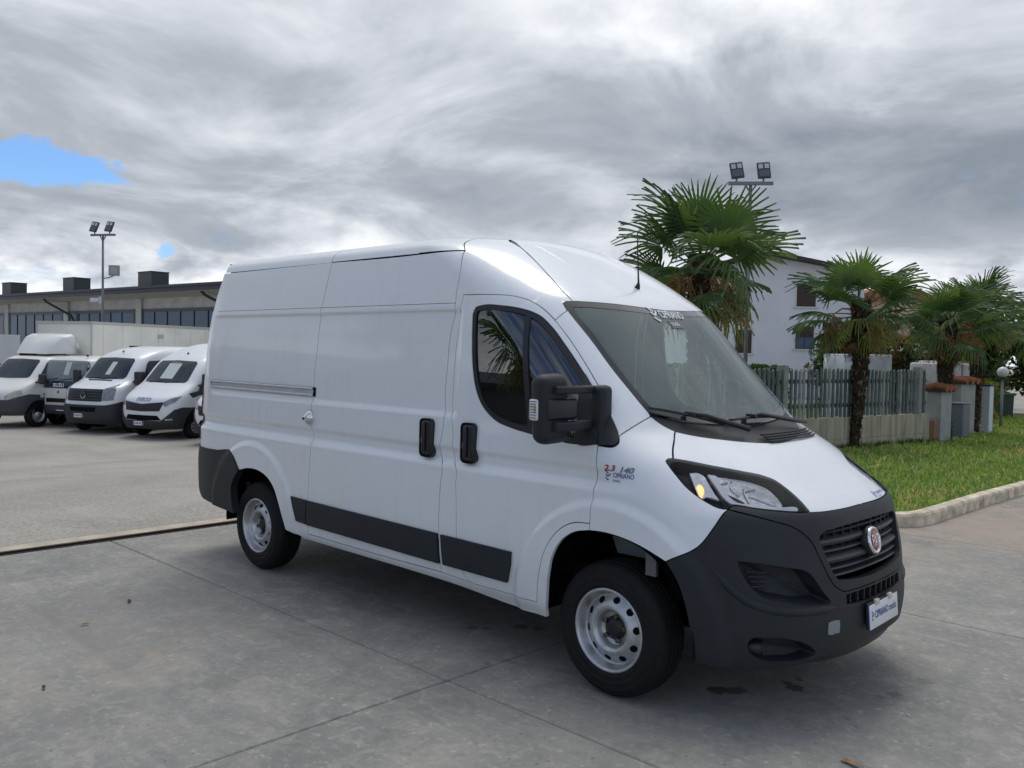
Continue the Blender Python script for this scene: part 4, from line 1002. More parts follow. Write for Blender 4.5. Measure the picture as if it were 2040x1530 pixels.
TG = [leafy('tree green', (.036, .072, .022)), leafy('tree light green', (.075, .115, .030)), leafy('tree dark', (.016, .034, .013))]
def hedge(P, L, W, Hh, rz, label, seed, n=5000, size=.07):
    e = empty('hedge', P, rz, label, 'hedge')
    leaf_mass('foliage', (0, 0, Hh / 2), L / 2, W / 2, Hh / 2, n, size, HG, seed, e, box=True)
    MB().rbox((-L / 2 + .12, -W / 2 + .12, 0), (L / 2 - .12, W / 2 - .12, Hh - .12), .1, 2).build('dark_core', HG[2], e)  # solid dark block filling the inside of the hedge
    return e
hedge((-9.3, 14.0, -.2), 7.0, 1.0, 1.72, WA, 'clipped dark hedge behind the left part of the fence', 1, 5200)
hedge((-8.0, 27.0, -.2), 12.0, 1.2, 2.15, WA + .1, 'long dark hedge behind the wrapped loads', 2, 7000, .09)
def shrub(P, r, h, mats, label, seed, n=2600, size=.08, name='shrub', cat='shrub', trunk=.05):
    e = empty(name, P, 0, label, cat); rnd = random.Random(seed)
    for k in range(7):
        a = rnd.uniform(0, 6.28); q = rnd.uniform(.2, .75) * r; c = Vector((math.cos(a) * q, math.sin(a) * q, h * rnd.uniform(.35, .85)))
        MB().tube([(0, 0, 0), tuple(c * .5 + Vector((0, 0, .1 * h))), tuple(c)], [trunk, trunk * .6, trunk * .25], 6).build('branch', PBRK, e)
        leaf_mass('crown', tuple(c), r * rnd.uniform(.38, .55), r * rnd.uniform(.38, .55), h * rnd.uniform(.16, .26), n // 7, size, mats, seed * 10 + k, e)
    return e
shrub((-5.0, 21.0, 0), .85, 1.75, YG, 'yellow-green shrub growing behind the globe lamp', 3)
shrub((-6.3, 24.5, 0), 1.7, 3.3, TG, 'dark bushy tree behind the farthest palms', 4, 6500, .10, 'tree', 'tree', .09)
shrub((-4.2, 28.0, 0), 2.0, 3.4, TG, 'dense green tree behind the pale cabinet at the right edge', 5, 6500, .11, 'tree', 'tree', .10)
shrub((-8.2, 22.0, 0), 1.5, 2.6, [TG[0], YG[2], TG[2]], 'rust-tinged tree between the tiled roof and the palms', 6, 4600, .09, 'tree', 'tree', .08)
shrub((-6.6, 9.3, -.1), .55, 1.75, HG, 'small evergreen shrub peeping over the fence beside the windscreen', 7, 1500, .06)
shrub((-4.05, 18.6, .05), .55, .8, YG, 'low leafy plant at the gate post foot', 8, 900, .06)
# weeds at the foot of the wall
wv_ = []; wf_ = []; rw = random.Random(9)
for i in range(26):
    y = 10.2 + i * .15 + rw.uniform(-.06, .06); p = wall_pt(y) + Vector((rw.uniform(.04, .16), 0, .10))
    for k in range(26):
        a_ = rw.uniform(0, 6.28); h_ = rw.uniform(.03, .13); w_ = .012; d_ = Vector((math.cos(a_), math.sin(a_), 0)); c_ = p + d_ * rw.uniform(0, .05); k0 = len(wv_)
        wv_ += [c_ - Vector((-d_.y, d_.x, 0)) * w_, c_ + Vector((-d_.y, d_.x, 0)) * w_, c_ + d_ * .05 + Vector((0, 0, h_))]; wf_.append((k0, k0 + 1, k0 + 2))
o = mesh_obj('weeds', wv_, wf_, HG[1]); o['kind'] = 'stuff'; o['label'] = 'low green weeds along the foot of the concrete wall'
# ================================================================ the white van
PAINT = mat('white paint', (.76, .775, .79), .30, 0, .55, spec=.5)
def paint_dirt():
    t = PAINT.node_tree; q = G(t); b = t.nodes['Principled BSDF']
    pos = t.nodes.new('ShaderNodeNewGeometry').outputs['Position']; x, y, z = q.sep(pos)
    n1 = q.noise(pos, 3.2, 6, .62); st = q.noise(q.v('MULTIPLY', pos, (16, 16, 1.1)), 1.0, 5, .6)
    low = q.m('SUBTRACT', 1.0, q.step(z, .34, .75))
    d = q.m('ADD', q.m('MULTIPLY', q.step(n1, .48, .78), .13), q.m('MULTIPLY', q.step(st, .50, .82), .14))
    d = q.m('ADD', d, q.m('MULTIPLY', low, q.m('MULTIPLY', n1, .40)))
    q.put(b.inputs['Base Color'], q.mix(d, (.81, .835, .86), (.47, .465, .44)))
    q.put(b.inputs['Roughness'], q.m('MULTIPLY_ADD', d, .6, .28))
    # slight unevenness of sheet metal
    bn = t.nodes.new('ShaderNodeBump'); bn.inputs['Strength'].default_value = .10; bn.inputs['Distance'].default_value = .02
    q.put(bn.inputs['Height'], q.noise(pos, 1.6, 2, .5)); t.links.new(bn.outputs[0], b.inputs['Normal'])
paint_dirt()
WHITE2 = mat('white lacquer', (.74, .75, .76), .32, 0, .4, var=.04, vscale=2)
PLAST = mat('dark grained plastic', (.0165, .0195, .0245), .52, var=.25, vscale=5, bump=.25, bscale=420, spec=.40)
LAMPB = mat('black lamp bezel', (.006, .007, .011), .22, spec=.22)
SLATM = mat('dark grey slat', (.045, .047, .053), .5, spec=.5)
PLASTD = mat('black plastic', (.012, .012, .014), .42, spec=.5)
PLASTS = mat('satin black trim', (.016, .016, .019), .38, spec=.5)
MATTE = mat('matt black', (.008, .008, .009), .9, spec=.1)
RUBBER = mat('tyre rubber', (.0085, .0088, .0098), .72, var=.45, vscale=16, bump=.15, bscale=120, spec=.3)
STEEL = mat('silver wheel paint', (.50, .51, .53), .33, .65, var=.18, vscale=18)
NUTS = mat('rusty steel', (.20, .16, .12), .5, .7, var=.4, vscale=70)
CHROME = mat('chrome', (.75, .76, .78), .12, 1.0)
ALU = mat('bare aluminium', (.62, .64, .67), .35, .35, var=.1, vscale=20)
REDLENS = mat('red lens', (.42, .035, .03), .12, coat=.6)
AMBER = mat('glowing amber bulb', (1.0, .52, .20), .3, emit=1.3)
RED = mat('red enamel', (.30, .012, .02), .25, coat=.5)
BLUE = mat('blue vinyl', (.03, .05, .30), .4)
WHITEV = mat('white vinyl', (.82, .83, .84), .45)
GREYM = mat('grey badge metal', (.20, .21, .22), .3, .8)
PLATEW = mat('white plate', (.80, .81, .82), .35, coat=.3)
GREYP = mat('grey primed cap', (.26, .27, .28), .5)
INTER = mat('grey cabin plastic', (.26, .275, .27), .6, var=.15, vscale=8)
INTERL = mat('light cabin trim', (.50, .52, .50), .8)
SEATM = mat('seat cloth', (.10, .105, .12), .9, bump=.2, bscale=300)
BLKHD = mat('bulkhead grey', (.42, .45, .43), .7)
GWS = glass_mat('windscreen glass', (.84, .95, .88), 1.60, 0.0, .16)
GSIDE = glass_mat('side window glass', (.22, .26, .28), 2.35)
GSIDEL = glass_mat('left window glass', (.80, .86, .84), 1.5)  # same glass as the right window, tint lightened so it looks bright
GLENS = glass_mat('clear lamp lens', (.97, .98, .99), 1.28)
REFL = mat('lamp reflector', (.72, .74, .78), .14, .95)
REFL2 = mat('faceted lamp reflector', (.80, .82, .84), .2, .15, coat=1.0, var=.25, vscale=26, bump=.8, bscale=16)  # white base stands in for bright sky mirrored in the reflector
DRL = mat('white light guide', (.92, .93, .95), .2, coat=.8)
FRIT = mat('black glass print', (.02, .022, .024), .12, coat=.5)

HERO = Body(halfwidth, front_x, theta_pt, theta_of)
van = empty('delivery_van', (0, 0, 0), 0, 'white high-roof panel van with dark grey bumpers standing alone on the concrete', 'van')
def mirror_part(o, name=None, parent=None):
    me = o.data.copy(); 
    N = [n.vector.copy() for n in me.corner_normals]
    for v in me.vertices: v.co.y = -v.co.y
    V = [v.co.copy() for v in me.vertices]; F = [tuple(reversed(p.vertices)) for p in me.polygons]
    acc = {}
    for l, n in zip(o.data.loops, N): acc[l.vertex_index] = Vector((n.x, -n.y, n.z))
    mats = list(me.materials)
    sm = len(me.polygons) and me.polygons[0].use_smooth
    r = mesh_obj(name or o.name.split('.')[0], V, F, mats, parent or o.parent, sm, [acc.get(i, Vector((0, 0, 1))) for i in range(len(V))] if sm else None)
    return r
def X(L): return L[::-1]
zr = [.34 + .045 * i for i in range(16)] + [1.03, 1.045, 1.06, 1.075, 1.09, 1.10, 1.11, 1.125, 1.14, 1.155, 1.17, 1.19, 1.22, 1.27, 1.31, 1.33, 1.345, 1.36, 1.375, 1.40] \
     + [1.46 + .07 * i for i in range(7)] + [1.93, 1.955, 1.966, 1.976, 1.986, 2.0, 2.012, 2.019, 2.025, 2.04, 2.08, 2.14, 2.2, 2.26, 2.30, 2.33, 2.36, 2.40, 2.44, 2.47]

# ---- body sides
slider = panel(HERO, 'sliding_door', [X(SLT), X(SLR), X(SLB), X(SLF)], 'side', PAINT, van, rows=zr, ds=.07, gap=.0038)
ZT = RSEAM[0][2]
def seam_x(z): return SLF[0][0] - 1.337 * (z - SLF[0][2])
cabside = panel(HERO, 'cab_side', [SLF[::-1], [SLF[0], (seam_x(ZT), -.6, ZT)], [(seam_x(ZT), -.6, ZT), RSEAM[0]], RSEAM, [RSEAM[-1], WST[3], WST[4], WST[5]], WSS[:2], [WSS[1], DTOP[6]], X(DTOP[:7]), X(DREAR), [DREAR[0], SLF[-1]]], 'side', PAINT, van, ds=.045, dt=.03, gap=.0022)
apil = panel(HERO, 'windscreen_pillar', [[DTOP[6], WSS[1]], WSS[1:], [WSS[-1], COWLN[-1]], APS, [APS[-1], DSAIL[0]], X(DTOP[6:])], 'theta', PAINT, van, ds=.03, dt=.025)
RF = [(0.0, .37, [.575 + .009 * i for i in range(11)])]; RR = [(-3.45, .37, [.575 + .009 * i for i in range(11)])]
door = panel(HERO, 'front_door', [DTOP, DSAIL, DF, DARCH, DBOT, DREAR], 'side', PAINT, van, ds=.035, dt=.024, rings=RF, holes=[[WIN + WIN[:1]]])
fender = panel(HERO, 'front_wing', [DF, [DF[-1], ARCHF1[0]], ARCHF1, FB, HLO, HSE, COWLN, APS, SAILB], 'theta', PAINT, van, ds=.025, dt=.022, rings=RF)
quarter = panel(HERO, 'rear_quarter', [X(SLR), QBOT, RARCH, RBT, [RBT[-1], (-4.38, -.95, .875)], [(-4.38, -.95, .875), (-4.40, -.95, 1.1), (-4.40, -.95, 1.4), (-4.36, -.93, 1.7), (-4.26, -.9, 2.05), (-4.12, -.88, 2.336)], [(-4.12, -.88, 2.336), SLR[-1]]], 'side', PAINT, van, rows=zr, ds=.05, rings=RR)
sill = panel(HERO, 'sill', [[SLB[-1], SLB[1], SLB[0]], [SLB[0], DBOT[-1]], X(DBOT), X(DARCH), [DARCH[0], ARCHF0[0]], ARCHF0, SILLB, [SILLB[-1], SLB[-1]]], 'side', PAINT, van, ds=.03, dt=.02)
sides = [slider, cabside, apil, door, fender, quarter, sill]
left = {}
for o in sides: left[o.name] = mirror_part(o, 'side_panel' if o is slider else None)
for o in (door, left['front_door']):
    pass
# ---- door window: frame, panes, divider
wp = [HERO.chart('side', p) for p in catmull(WIN + WIN[:1], .02)[:-1]]
wi = inset(wp, .028)
def chart_line(poly): return [tuple(HERO.pt('side', a, b)) for a, b in poly]
def door_window(d, side):
    fr = panel(HERO, 'window_frame', None, 'side', PLASTS, d, d=-.004, gap=.001, ds=.04, pts2=wp, holes=[[chart_line(wi[::3]) + chart_line(wi[:1])]], thick=.02)
    gl = panel(HERO, 'window_glass', None, 'side', GSIDE, d, d=-.014, gap=-.006, ds=.06, pts2=wi, thick=0)
    dv = panel(HERO, 'window_divider', [DIV[0:2], DIV[1:3], DIV[2:4], [DIV[3], DIV[0]]], 'side', PLASTS, d, d=-.004, gap=0, ds=.05, thick=.015)
    sl = panel(HERO, 'mirror_base', [SAIL[:5], SAIL[4:6], SAIL[5:8], SAIL[7:] + SAIL[:1]], 'side', PLAST, d, d=.006, gap=0, ds=.04, thick=.02)
    return fr, gl, dv, sl
for p in door_window(door, 'R'):
    k_ = mirror_part(p, None, left['front_door'])
    if k_.name.startswith('window_glass'): k_.data.materials[0] = GSIDEL
sq = panel(HERO, 'wing_corner_trim', [SAILQ[:3], SAILQ[2:5], SAILQ[4:6], SAILQ[5:] + SAILQ[:1]], 'theta', PLAST, van, d=.007, gap=0, ds=.03, thick=.03)
mirror_part(sq)

# ---- centre panels
Y0 = lambda z: (front_x(0, z), 0.0, z)
windscreen = panel(HERO, 'windscreen', [[Y0(2.0075)] + WST[1:], WSS, WSB[:4] + [Y0(1.354)], [Y0(1.354), Y0(2.0075)]], 'front', GWS, van, d=-.004, ds=.06, dt=.04, center=True, thick=.0, gap=.002)
wsp = [HERO.chart('front', p) for L in ([Y0(2.0075)] + WST[1:], WSS, WSB[:4] + [Y0(1.354)]) for p in catmull(L, .02)[:-1]] + [(0.0, 1.354)]
inn = inset(wsp, .035, lambda p: abs(p[0]) < 1e-4); inn[0] = (0, 1.958); inn[-1] = (0, 1.405)
frit_poly = wsp + [(0.0, 1.405)] + [p for p in reversed(inn[1:-1])] + [(0.0, 1.958)]
panel(HERO, 'glass_border', None, 'front', FRIT, windscreen, d=-.0025, pts2=frit_poly, ds=.05, dt=.02, center=True, thick=0, gap=0)
cowl = panel(HERO, 'scuttle_panel', [X(COWLN), COWLE[:4] + [Y0(1.267)], [Y0(1.267), Y0(1.356)], [Y0(1.356)] + X(WSB[:4]), [WSB[0], COWLN[-1]]], 'front', PLASTD, van, d=-.010, ds=.05, dt=.02, center=True)
hood = panel(HERO, 'bonnet', [X(HSE), HLT, HDF[:4] + [Y0(.991)], [Y0(.991), Y0(1.267)], [Y0(1.267)] + X(COWLE[:4])], 'front', PAINT, van, ds=.035, dt=.018, center=True)
dome = panel(HERO, 'roof_front', [X(RSEAM), [RSEAM[0], (front_x(RSEAM[0][1] / 2, ZT), RSEAM[0][1] / 2, ZT), Y0(ZT)], [Y0(ZT), Y0(2.0075)], [Y0(2.0075)] + WST[1:4], [WST[3], RSEAM[-1]]], 'front', PAINT, van, ds=.04, dt=.02, center=True, gap=.0006)
# roof skin: shoulders behind the cab plus the crown
def roof_part(name, x0, x1, front=False):
    V = []; F = []; N = []
    zs = [2.335] + [2.352 + .0085 * i for i in range(20)] + [2.5205]
    xs = [x0 + (x1 - x0) * i / 30 for i in range(31)]
    cols = []
    for s in (-1, 1):
        for z in zs:
            row = []
            for x in xs:
                lean = .10 * smooth(-3.9, -4.25, x) * (z - 2.338) / .18 if False else 0
                z = max(z, 2.3405 + (x + 4.12) * .0026 if x < -2.57 else 2.3450 + (x + 2.57) * .0038) if z < 2.34 else z
                y = halfwidth(x, z); row.append(len(V))
                n = HERO.normal('side', x, z); V.append(Vector((x, s * y, z))); N.append(Vector((n.x, -s * n.y, n.z)))
            cols.append(row)
    L = len(zs)
    for k in range(L - 1):
        for i in range(30):
            F.append((cols[k][i], cols[k][i+1], cols[k+1][i+1], cols[k+1][i]))
            F.append((cols[L+k][i+1], cols[L+k][i], cols[L+k+1][i], cols[L+k+1][i+1]))
    for i in range(30): F.append((cols[L-1][i], cols[L-1][i+1], cols[2*L-1][i+1], cols[2*L-1][i]))
    return mesh_obj(name, V, F, PAINT, van, True, N)
roof_part('roof', -2.572, -1.62); roof_part('roof', -4.10, -2.577)
def crown():
    V = []; F = []; N = []; zs = [ZT + .0005 + (2.5205 - ZT) * i / 10 for i in range(11)]; nt = 26
    for s in (1,):
        for z in zs:
            xs0 = lerp_tab(XS, z)
            a0 = -1.62 - xs0 if -1.62 < xs0 else None
            for j in range(nt + 1):
                th0 = theta_of(-1.62, -halfwidth(-1.62, z), z); th = th0 + (PI/2 - th0) * j / nt
                x, y = theta_pt(th, z); V.append(Vector((x, y, z))); N.append(HERO.normal('theta', min(th, PI/2 - .002), z))
    for k in range(len(zs) - 1):
        for j in range(nt): a = k * (nt + 1) + j; F.append((a, a + 1, a + nt + 2, a + nt + 1))
    k = len(V); V += [Vector((v.x, -v.y, v.z)) for v in V]; N += [Vector((n.x, -n.y, n.z)) for n in N]; F += [tuple(i + k for i in reversed(f)) for f in F]
    top = (len(zs) - 1) * (nt + 1)
    for j in range(nt): F.append((top + j, top + j + 1, k + top + j + 1, k + top + j))
    return mesh_obj('roof_crown', V, F, PAINT, van, True, N)
crown()
def shoulder(sd_):
    # strip between the cab side and the rear roof sections, x -1.62 .. seam
    V = []; F = []; N = []; zs = [2.3492 + (ZT + .0005 - 2.3492) * i / 12 for i in range(13)]
    def xa(z): return seam_x(z) - .002
    for s in (sd_,):
        for z in zs:
            for i in range(9):
                x = -1.62 + (xa(z) + 1.62) * i / 8; n = HERO.normal('side', x, z)
                V.append(Vector((x, s * halfwidth(x, z), z))); N.append(Vector((n.x, -s * n.y, n.z)))
    h = len(zs) * 9
    for k in range(len(zs) - 1):
        for i in range(8):
            a = k * 9 + i; F.append((a, a+1, a+10, a+9) if sd_ < 0 else (a+1, a, a+9, a+10))
    return mesh_obj('roof_shoulder', V, F, PAINT, van, True, N)
shoulder(-1); shoulder(1)
# pressed ribs on the roof front
for y0 in (-.36, .36):
    rib = []
    for i in range(15):
        t = i / 14; z = 2.455 - t * .20; y = y0 - (.02 * t if y0 < 0 else -.02 * t)
        rib.append(HERO.pt('front', y, z) + HERO.normal('front', -abs(y), z) * -.0065)
    MB().tube(rib, [.002 + .009 * math.sin(PI * i / 14) for i in range(15)], 12).build('roof_rib', PAINT, van, smooth=True)

for s in (-1, 1): MB().box((-4.04, s * .865 - .012, 2.27), (-1.45, s * .865 + .012, 2.385)).build('seam_light_block', MATTE, van)  # dark strips added inside to stop light showing through the roof seam
# ---- rear end
rx = [(.40, -4.34), (.875, -4.42), (1.1, -4.435), (1.4, -4.435), (1.7, -4.395), (2.05, -4.29), (2.336, -4.14), (2.45, -4.08), (2.50, -4.06)]
V = []; F = []
for z, x in rx:
    wv = lerp_tab(WW, z) - (.135 if z < 2.4 else .05)
    for j in range(9): V.append((x - .03 * (1 - ((j - 4) / 4) ** 2), wv * (j - 4) / 4, z))
for k in range(len(rx) - 1):
    for j in range(8): F.append((k*9+j, k*9+j+1, k*9+j+10, k*9+j+9))
mesh_obj('rear_door', V, F, PAINT, van, True)
# corner filler between quarter and rear doors carries the tail lamp
for s in (-1, 1):
    V = []; F = []; zz = [.88 + i * (2.336 - .88) / 24 for i in range(25)]
    def qx(z): return lerp_tab([(.875, -4.38), (1.1, -4.40), (1.4, -4.40), (1.7, -4.36), (2.05, -4.26), (2.336, -4.12)], z)
    for z in zz:
        a = Vector((qx(z), -halfwidth(qx(z), z), z)); b = Vector((lerp_tab(rx, z), -(lerp_tab(WW, z) - .135), z))
        c = Vector((lerp_tab(rx, z) + .006, a.y * .985, z))
        for i in range(7):
            t = i / 6; p = a * (1-t)**2 + c * 2*t*(1-t) + b * t*t; V.append((p.x, -s * p.y, p.z) if s > 0 else (p.x, p.y, p.z))
    for k in range(24):
        for i in range(6): F.append((k*7+i, k*7+i+1, k*7+i+8, k*7+i+7))
    mesh_obj('rear_corner', V, F, PAINT, van, True)
    V2 = [(v[0] - .006, v[1] * 1.004 + (-.004 if v[1] < 0 else .004), v[2]) for v in V]
    k0 = [i for i, z in enumerate(zz) if .9 < z < 1.42]
    F2 = [f for f in F if all(k0[0] <= i // 7 <= k0[-1] and i % 7 >= 0 for i in f)]
    used = sorted({i for f in F2 for i in f}); mp = {a: b for b, a in enumerate(used)}
    mesh_obj('tail_lamp', [V2[i] for i in used], [tuple(mp[i] for i in f) for f in F2], REDLENS, van, True)
rb = panel(HERO, 'rear_bumper', [RBT[:3] + [(-4.38, -.95, .885)], [(-4.38, -.95, .885), (-4.42, -.95, .80), (-4.42, -.95, .65), (-4.39, -.95, .50), (-4.30, -.97, .45)], [(-4.30, -.97, .45), RBA[-1]], X(RBA)], 'side', PLAST, van, d=.012, ds=.04, thick=.06)
rb2 = mirror_part(rb)
MB().rbox((-4.50, -.90, .45), (-4.36, .90, .86), .03).build('rear_bumper_bar', PLAST, van, angle=40)

# ---- front bumper and grille surround
GT = [Y0(.918)]; z = .876
gtop = [(front_x(y, zz_), y, zz_) for y, zz_ in ((-.472, .876), (-.44, .897), (-.35, .908), (-.18, .916))] + [Y0(.918)]
gside = [(front_x(y, zz_), y, zz_) for y, zz_ in ((-.472, .876), (-.458, .83), (-.43, .745), (-.408, .70), (-.38, .676))]
gbot = [(front_x(y, zz_), y, zz_) for y, zz_ in ((-.38, .676), (-.25, .662), (-.12, .656))] + [Y0(.655)]
fbc = FBOT[:1] + []
frame_bot = [Y0(.600), (front_x(-.2, .602), -.2, .602), FBOT[0]]
surround = panel(HERO, 'grille_surround', [X(HLB), HDF[:4] + [Y0(.991)], [Y0(.991), Y0(.918)], X(gtop), gside, gbot, [Y0(.655), Y0(.612)], [Y0(.612), (front_x(-.2, .612), -.2, .612), FBOT[0]], FBOT], 'front', PLAST, van, d=.004, ds=.03, dt=.018, center=True, thick=.05, gap=.0025)
lg_t = [Y0(.596), (front_x(-.2, .597), -.2, .597), (front_x(-.328, .595), -.328, .595)]
lg_b = [(front_x(-.328, .553), -.328, .553), (front_x(-.2, .545), -.2, .545), Y0(.543)]
bumper = panel(HERO, 'front_bumper', [ARCHB, BBOT + [Y0(.335)], [Y0(.335), Y0(.543)], X(lg_b), [lg_b[0], lg_t[-1]], X(lg_t), [Y0(.596), Y0(.611)], [Y0(.611), (front_x(-.2, .611), -.2, .611), FBOT[0]], FBOT, X(FB)], 'theta', PLAST, van, ds=.028, dt=.022, center=True, thick=.05, holes=[[SCOOP + SCOOP[:1]], [FOGR + FOGR[:1]]], d=.002)
# lower lip and its slot
lip = MB()
pr = [(front_x(-.60 + .05 * i, .315) - .012, -.60 + .05 * i) for i in range(25)]
for a, b, c, dd in ((.295, .310, -.005, .03),):
    top = [Vector((x, y, .348 - .042 * (abs(y) / .6) ** 2)) for x, y in pr]; bot = [Vector((x - dd, y, .268 + .022 * (abs(y) / .6) ** 2)) for x, y in pr]
    vs = top + bot; n = len(pr); lip.add(vs, [(i, i+1, n+i+1, n+i) for i in range(n - 1)])
lip.build('lower_lip', PLASTD, bumper, smooth=True)
# recessed pockets behind the two openings on each side
def pocket(outline, depth, name, shift=(0, 0, 0), m=PLAST, sc=.8):
    P = catmull(outline + outline[:1], .02)[:-1]; n = len(P); c = sum(P, Vector()) / n
    for s in (1, -1):
        V = [Vector(p) for p in P] + [c + (p - c) * sc + Vector((-depth * .85, depth * .5, 0)) + Vector(shift) for p in P]
        c2 = c + Vector((-depth * .9, depth * .55, 0)) + Vector(shift); V.append(c2)
        F = [(i, (i+1) % n, n + (i+1) % n, n + i) for i in range(n)] + [(n + i, n + (i+1) % n, 2 * n) for i in range(n)]
        mesh_obj(name, [(v.x, v.y * s, v.z) for v in V], F, m, bumper, False)
pocket(SCOOP, .075, 'air_scoop', (0, -.02, .01), sc=.78)
pocket(FOGR, .06, 'fog_lamp_recess', (0, -.01, 0), sc=.8)
for s in (-1, 1):
    for k in range(4):
        z = .735 - .022 * k
        MB().tube([(.655 + .01 * k, s * .805, z), (.72, s * .735, z - .004)], .006, 6).build('scoop_fin', PLASTS, bumper)
    L = MB().lathe([(0.0, .055), (.022, .053), (.036, .046), (.043, .030), (.045, 0), (.036, -.03)], 24, 'X', (0, 0, 0), M=Matrix.Translation((.672, s * .768, .378)) @ Matrix.Rotation(-s * .55, 4, 'Z')).build('fog_lamp', PLASTD, bumper, smooth=True)
    MB().lathe([(0.0, .060), (.020, .058), (.033, .050)], 20, 'X', M=Matrix.Translation((.672, s * .768, .378)) @ Matrix.Rotation(-s * .55, 4, 'Z')).build('fog_lens', REFL, L, smooth=True)
# raised sweep above the lower bumper half and stepped upper edge
for s in (-1, 1):
    path = []
    for th_, z in ((.40, .79), (.46, .74), (.55, .66), (.66, .60), (.80, .565), (.95, .55), (1.08, .545), (1.18, .545), (1.235, .545)):
        x, y = theta_pt(th_, z); path.append(Vector((x - .012, (y + .008) * -s if s > 0 else (y + .008), z)))
    path = [Vector(p) for p in catmull(path, .03)]
    MB().tube(path, [.006 + .019 * min(1, i / 6) * min(1, (len(path) - 1 - i) / 4 + .3) for i in range(len(path))], 10).build('bumper_sweep', PLAST, bumper, smooth=True)
# towing eye cap (grey primer), on the right only
cap = [(-.487, .425), (-.395, .425), (-.395, .49), (-.487, .49)]
panel(HERO, 'towing_eye_cap', None, 'front', GREYP, bumper, d=.006, gap=0, ds=.03, pts2=[(-.480, .432), (-.455, .425), (-.425, .430), (-.402, .426), (-.398, .455), (-.402, .488), (-.440, .492), (-.478, .487), (-.482, .46)], thick=.006)
# grille: backing, slats, fins
def ribbon(zc, hh, dep, off, half, name, parent, m=PLAST, n=28, droop=0.0):
    V = []; F = []
    for i in range(n + 1):
        y = -half + 2 * half * i / n; zc2 = zc - droop * (y / half) ** 2; xx = front_x(y, zc2) - off
        V += [(xx, y, zc2 + hh * .30), (xx + .006, y, zc2 - hh * .2), (xx - .006, y, zc2 - hh), (xx - dep, y, zc2 - hh * .4), (xx - dep, y, zc2 + hh)]
    for i in range(n):
        for k in range(5): F.append((i*5 + k, i*5 + (k+1) % 5, i*5 + 5 + (k+1) % 5, i*5 + 5 + k))
    return mesh_obj(name, V, F, m, parent, False)
gb = MB(); V = []; F = []
for j in range(2):
    for i in range(21):
        y = -.50 + .05 * i; V.append((front_x(y, .80) - .085, y, .64 + .30 * j))
grille = mesh_obj('grille', V, [(i, i+1, 22+i, 21+i) for i in range(20)], MATTE, van)
def ghalf(z): return lerp_tab([(.66, .38), (.70, .412), (.745, .436), (.83, .463), (.876, .475), (.91, .44)], z)
for z, h in ((.893, .011), (.853, .022), (.806, .011), (.768, .022), (.722, .012), (.690, .010)):
    ribbon(z, h, .05, .014 if h > .015 else .024, ghalf(z) - .004, 'slat', grille, SLATM)
for i in range(11):
    y = -.40 + .08 * i
    if abs(y) < .05: continue
    MB().box((front_x(y, .78) - .07, y - .0035, .665), (front_x(y, .78) - .045, y + .0035, .91)).build('grille_fin', PLASTD, grille)
lgb = mesh_obj('lower_grille', [(front_x(-.34 + .068 * i, .57) - .06, -.34 + .068 * i, .53 + .08 * j) for j in range(2) for i in range(11)], [(i, i+1, 12+i, 11+i) for i in range(10)], MATTE, van)
for i in range(9):
    y = -.28 + .07 * i
    MB().box((front_x(y, .57) - .055, y - .006, .542), (front_x(y, .57) - .008, y + .006, .60)).build('grille_fin', PLAST, lgb)
# badge on the grille
Mb = Matrix.Translation((.916, 0, .813)) @ Matrix.Rotation(R(-14), 4, 'Y')
MB().lathe([(.074, -.03), (.076, .004), (.068, .012)], 32, 'X', M=Mb).build('badge_boss', PLASTD, grille, smooth=True)
bdg = MB().lathe([(.070, .006), (.068, .018), (.060, .021), (.055, .014)], 36, 'X', M=Mb).build('round_badge', CHROME, grille, smooth=True)
MB().lathe([(.055, .014), (.04, .018), (.001, .019)], 32, 'X', M=Mb).build('badge_enamel', RED, bdg, smooth=True)
t = text_shape('FIAT', .062); wv = max(p[0] for p in t[0])
mesh_obj('badge_letters', [Mb @ Vector((.0215, (x - wv / 2) * .66, (y - .022) * 1.40)) for x, y in t[0]], t[1], CHROME, bdg)
# number plate with the dealer's card held by two clips
pl = MB(); Mp = Matrix.Translation((.985, 0, .468)) @ Matrix.Rotation(R(-4), 4, 'Y')
pl.rbox((-.012, -.188, -.062), (0, .188, .066), .004, 2, M=Mp); plate = pl.build('number_plate', PLASTD, van, angle=40)
for y in (-.186, .176): MB().box((.0005, y, -.058), (.002, y + .010, .060), M=Mp).build('plate_band', BLUE, plate)
card = MB().rbox((.002, -.178, -.063), (.005, .182, .058), .002, 2, M=Mp @ Matrix.Rotation(R(1.2), 4, 'X')).build('dealer_card', PLATEW, plate, angle=40)
for y in (-.11, .055): MB().rbox((-.004, y, .045), (.012, y + .045, .075), .004, 2, M=Mp).build('plate_clip', mat('clip', (.62, .60, .50), .5), plate, angle=40)
LOGO = merge2(stroke([(0, 1.0), (.55, .62), (.40, .60)], .16), stroke([(.02, .55), (.45, .28), (1.0, .62), (.92, .70)], .16), stroke([(.0, .12), (.5, -.2), (.62, -.1)], .16), stroke([(.28, .30), (.1, .45)], .16))
txt = merge2(moved(LOGO, 0, .002, .040), moved(text_shape('CIPRIANO trucks', .052, bold=.0006), .052, 0))
wv = max(p[0] for p in txt[0])
mesh_obj('card_letters', [Mp @ Matrix.Rotation(R(1.2), 4, 'X') @ Vector((.0065, (x - wv / 2) * .36 / wv * .86 - .0, y - .015)) for x, y in txt[0]], txt[1], BLUE, card)

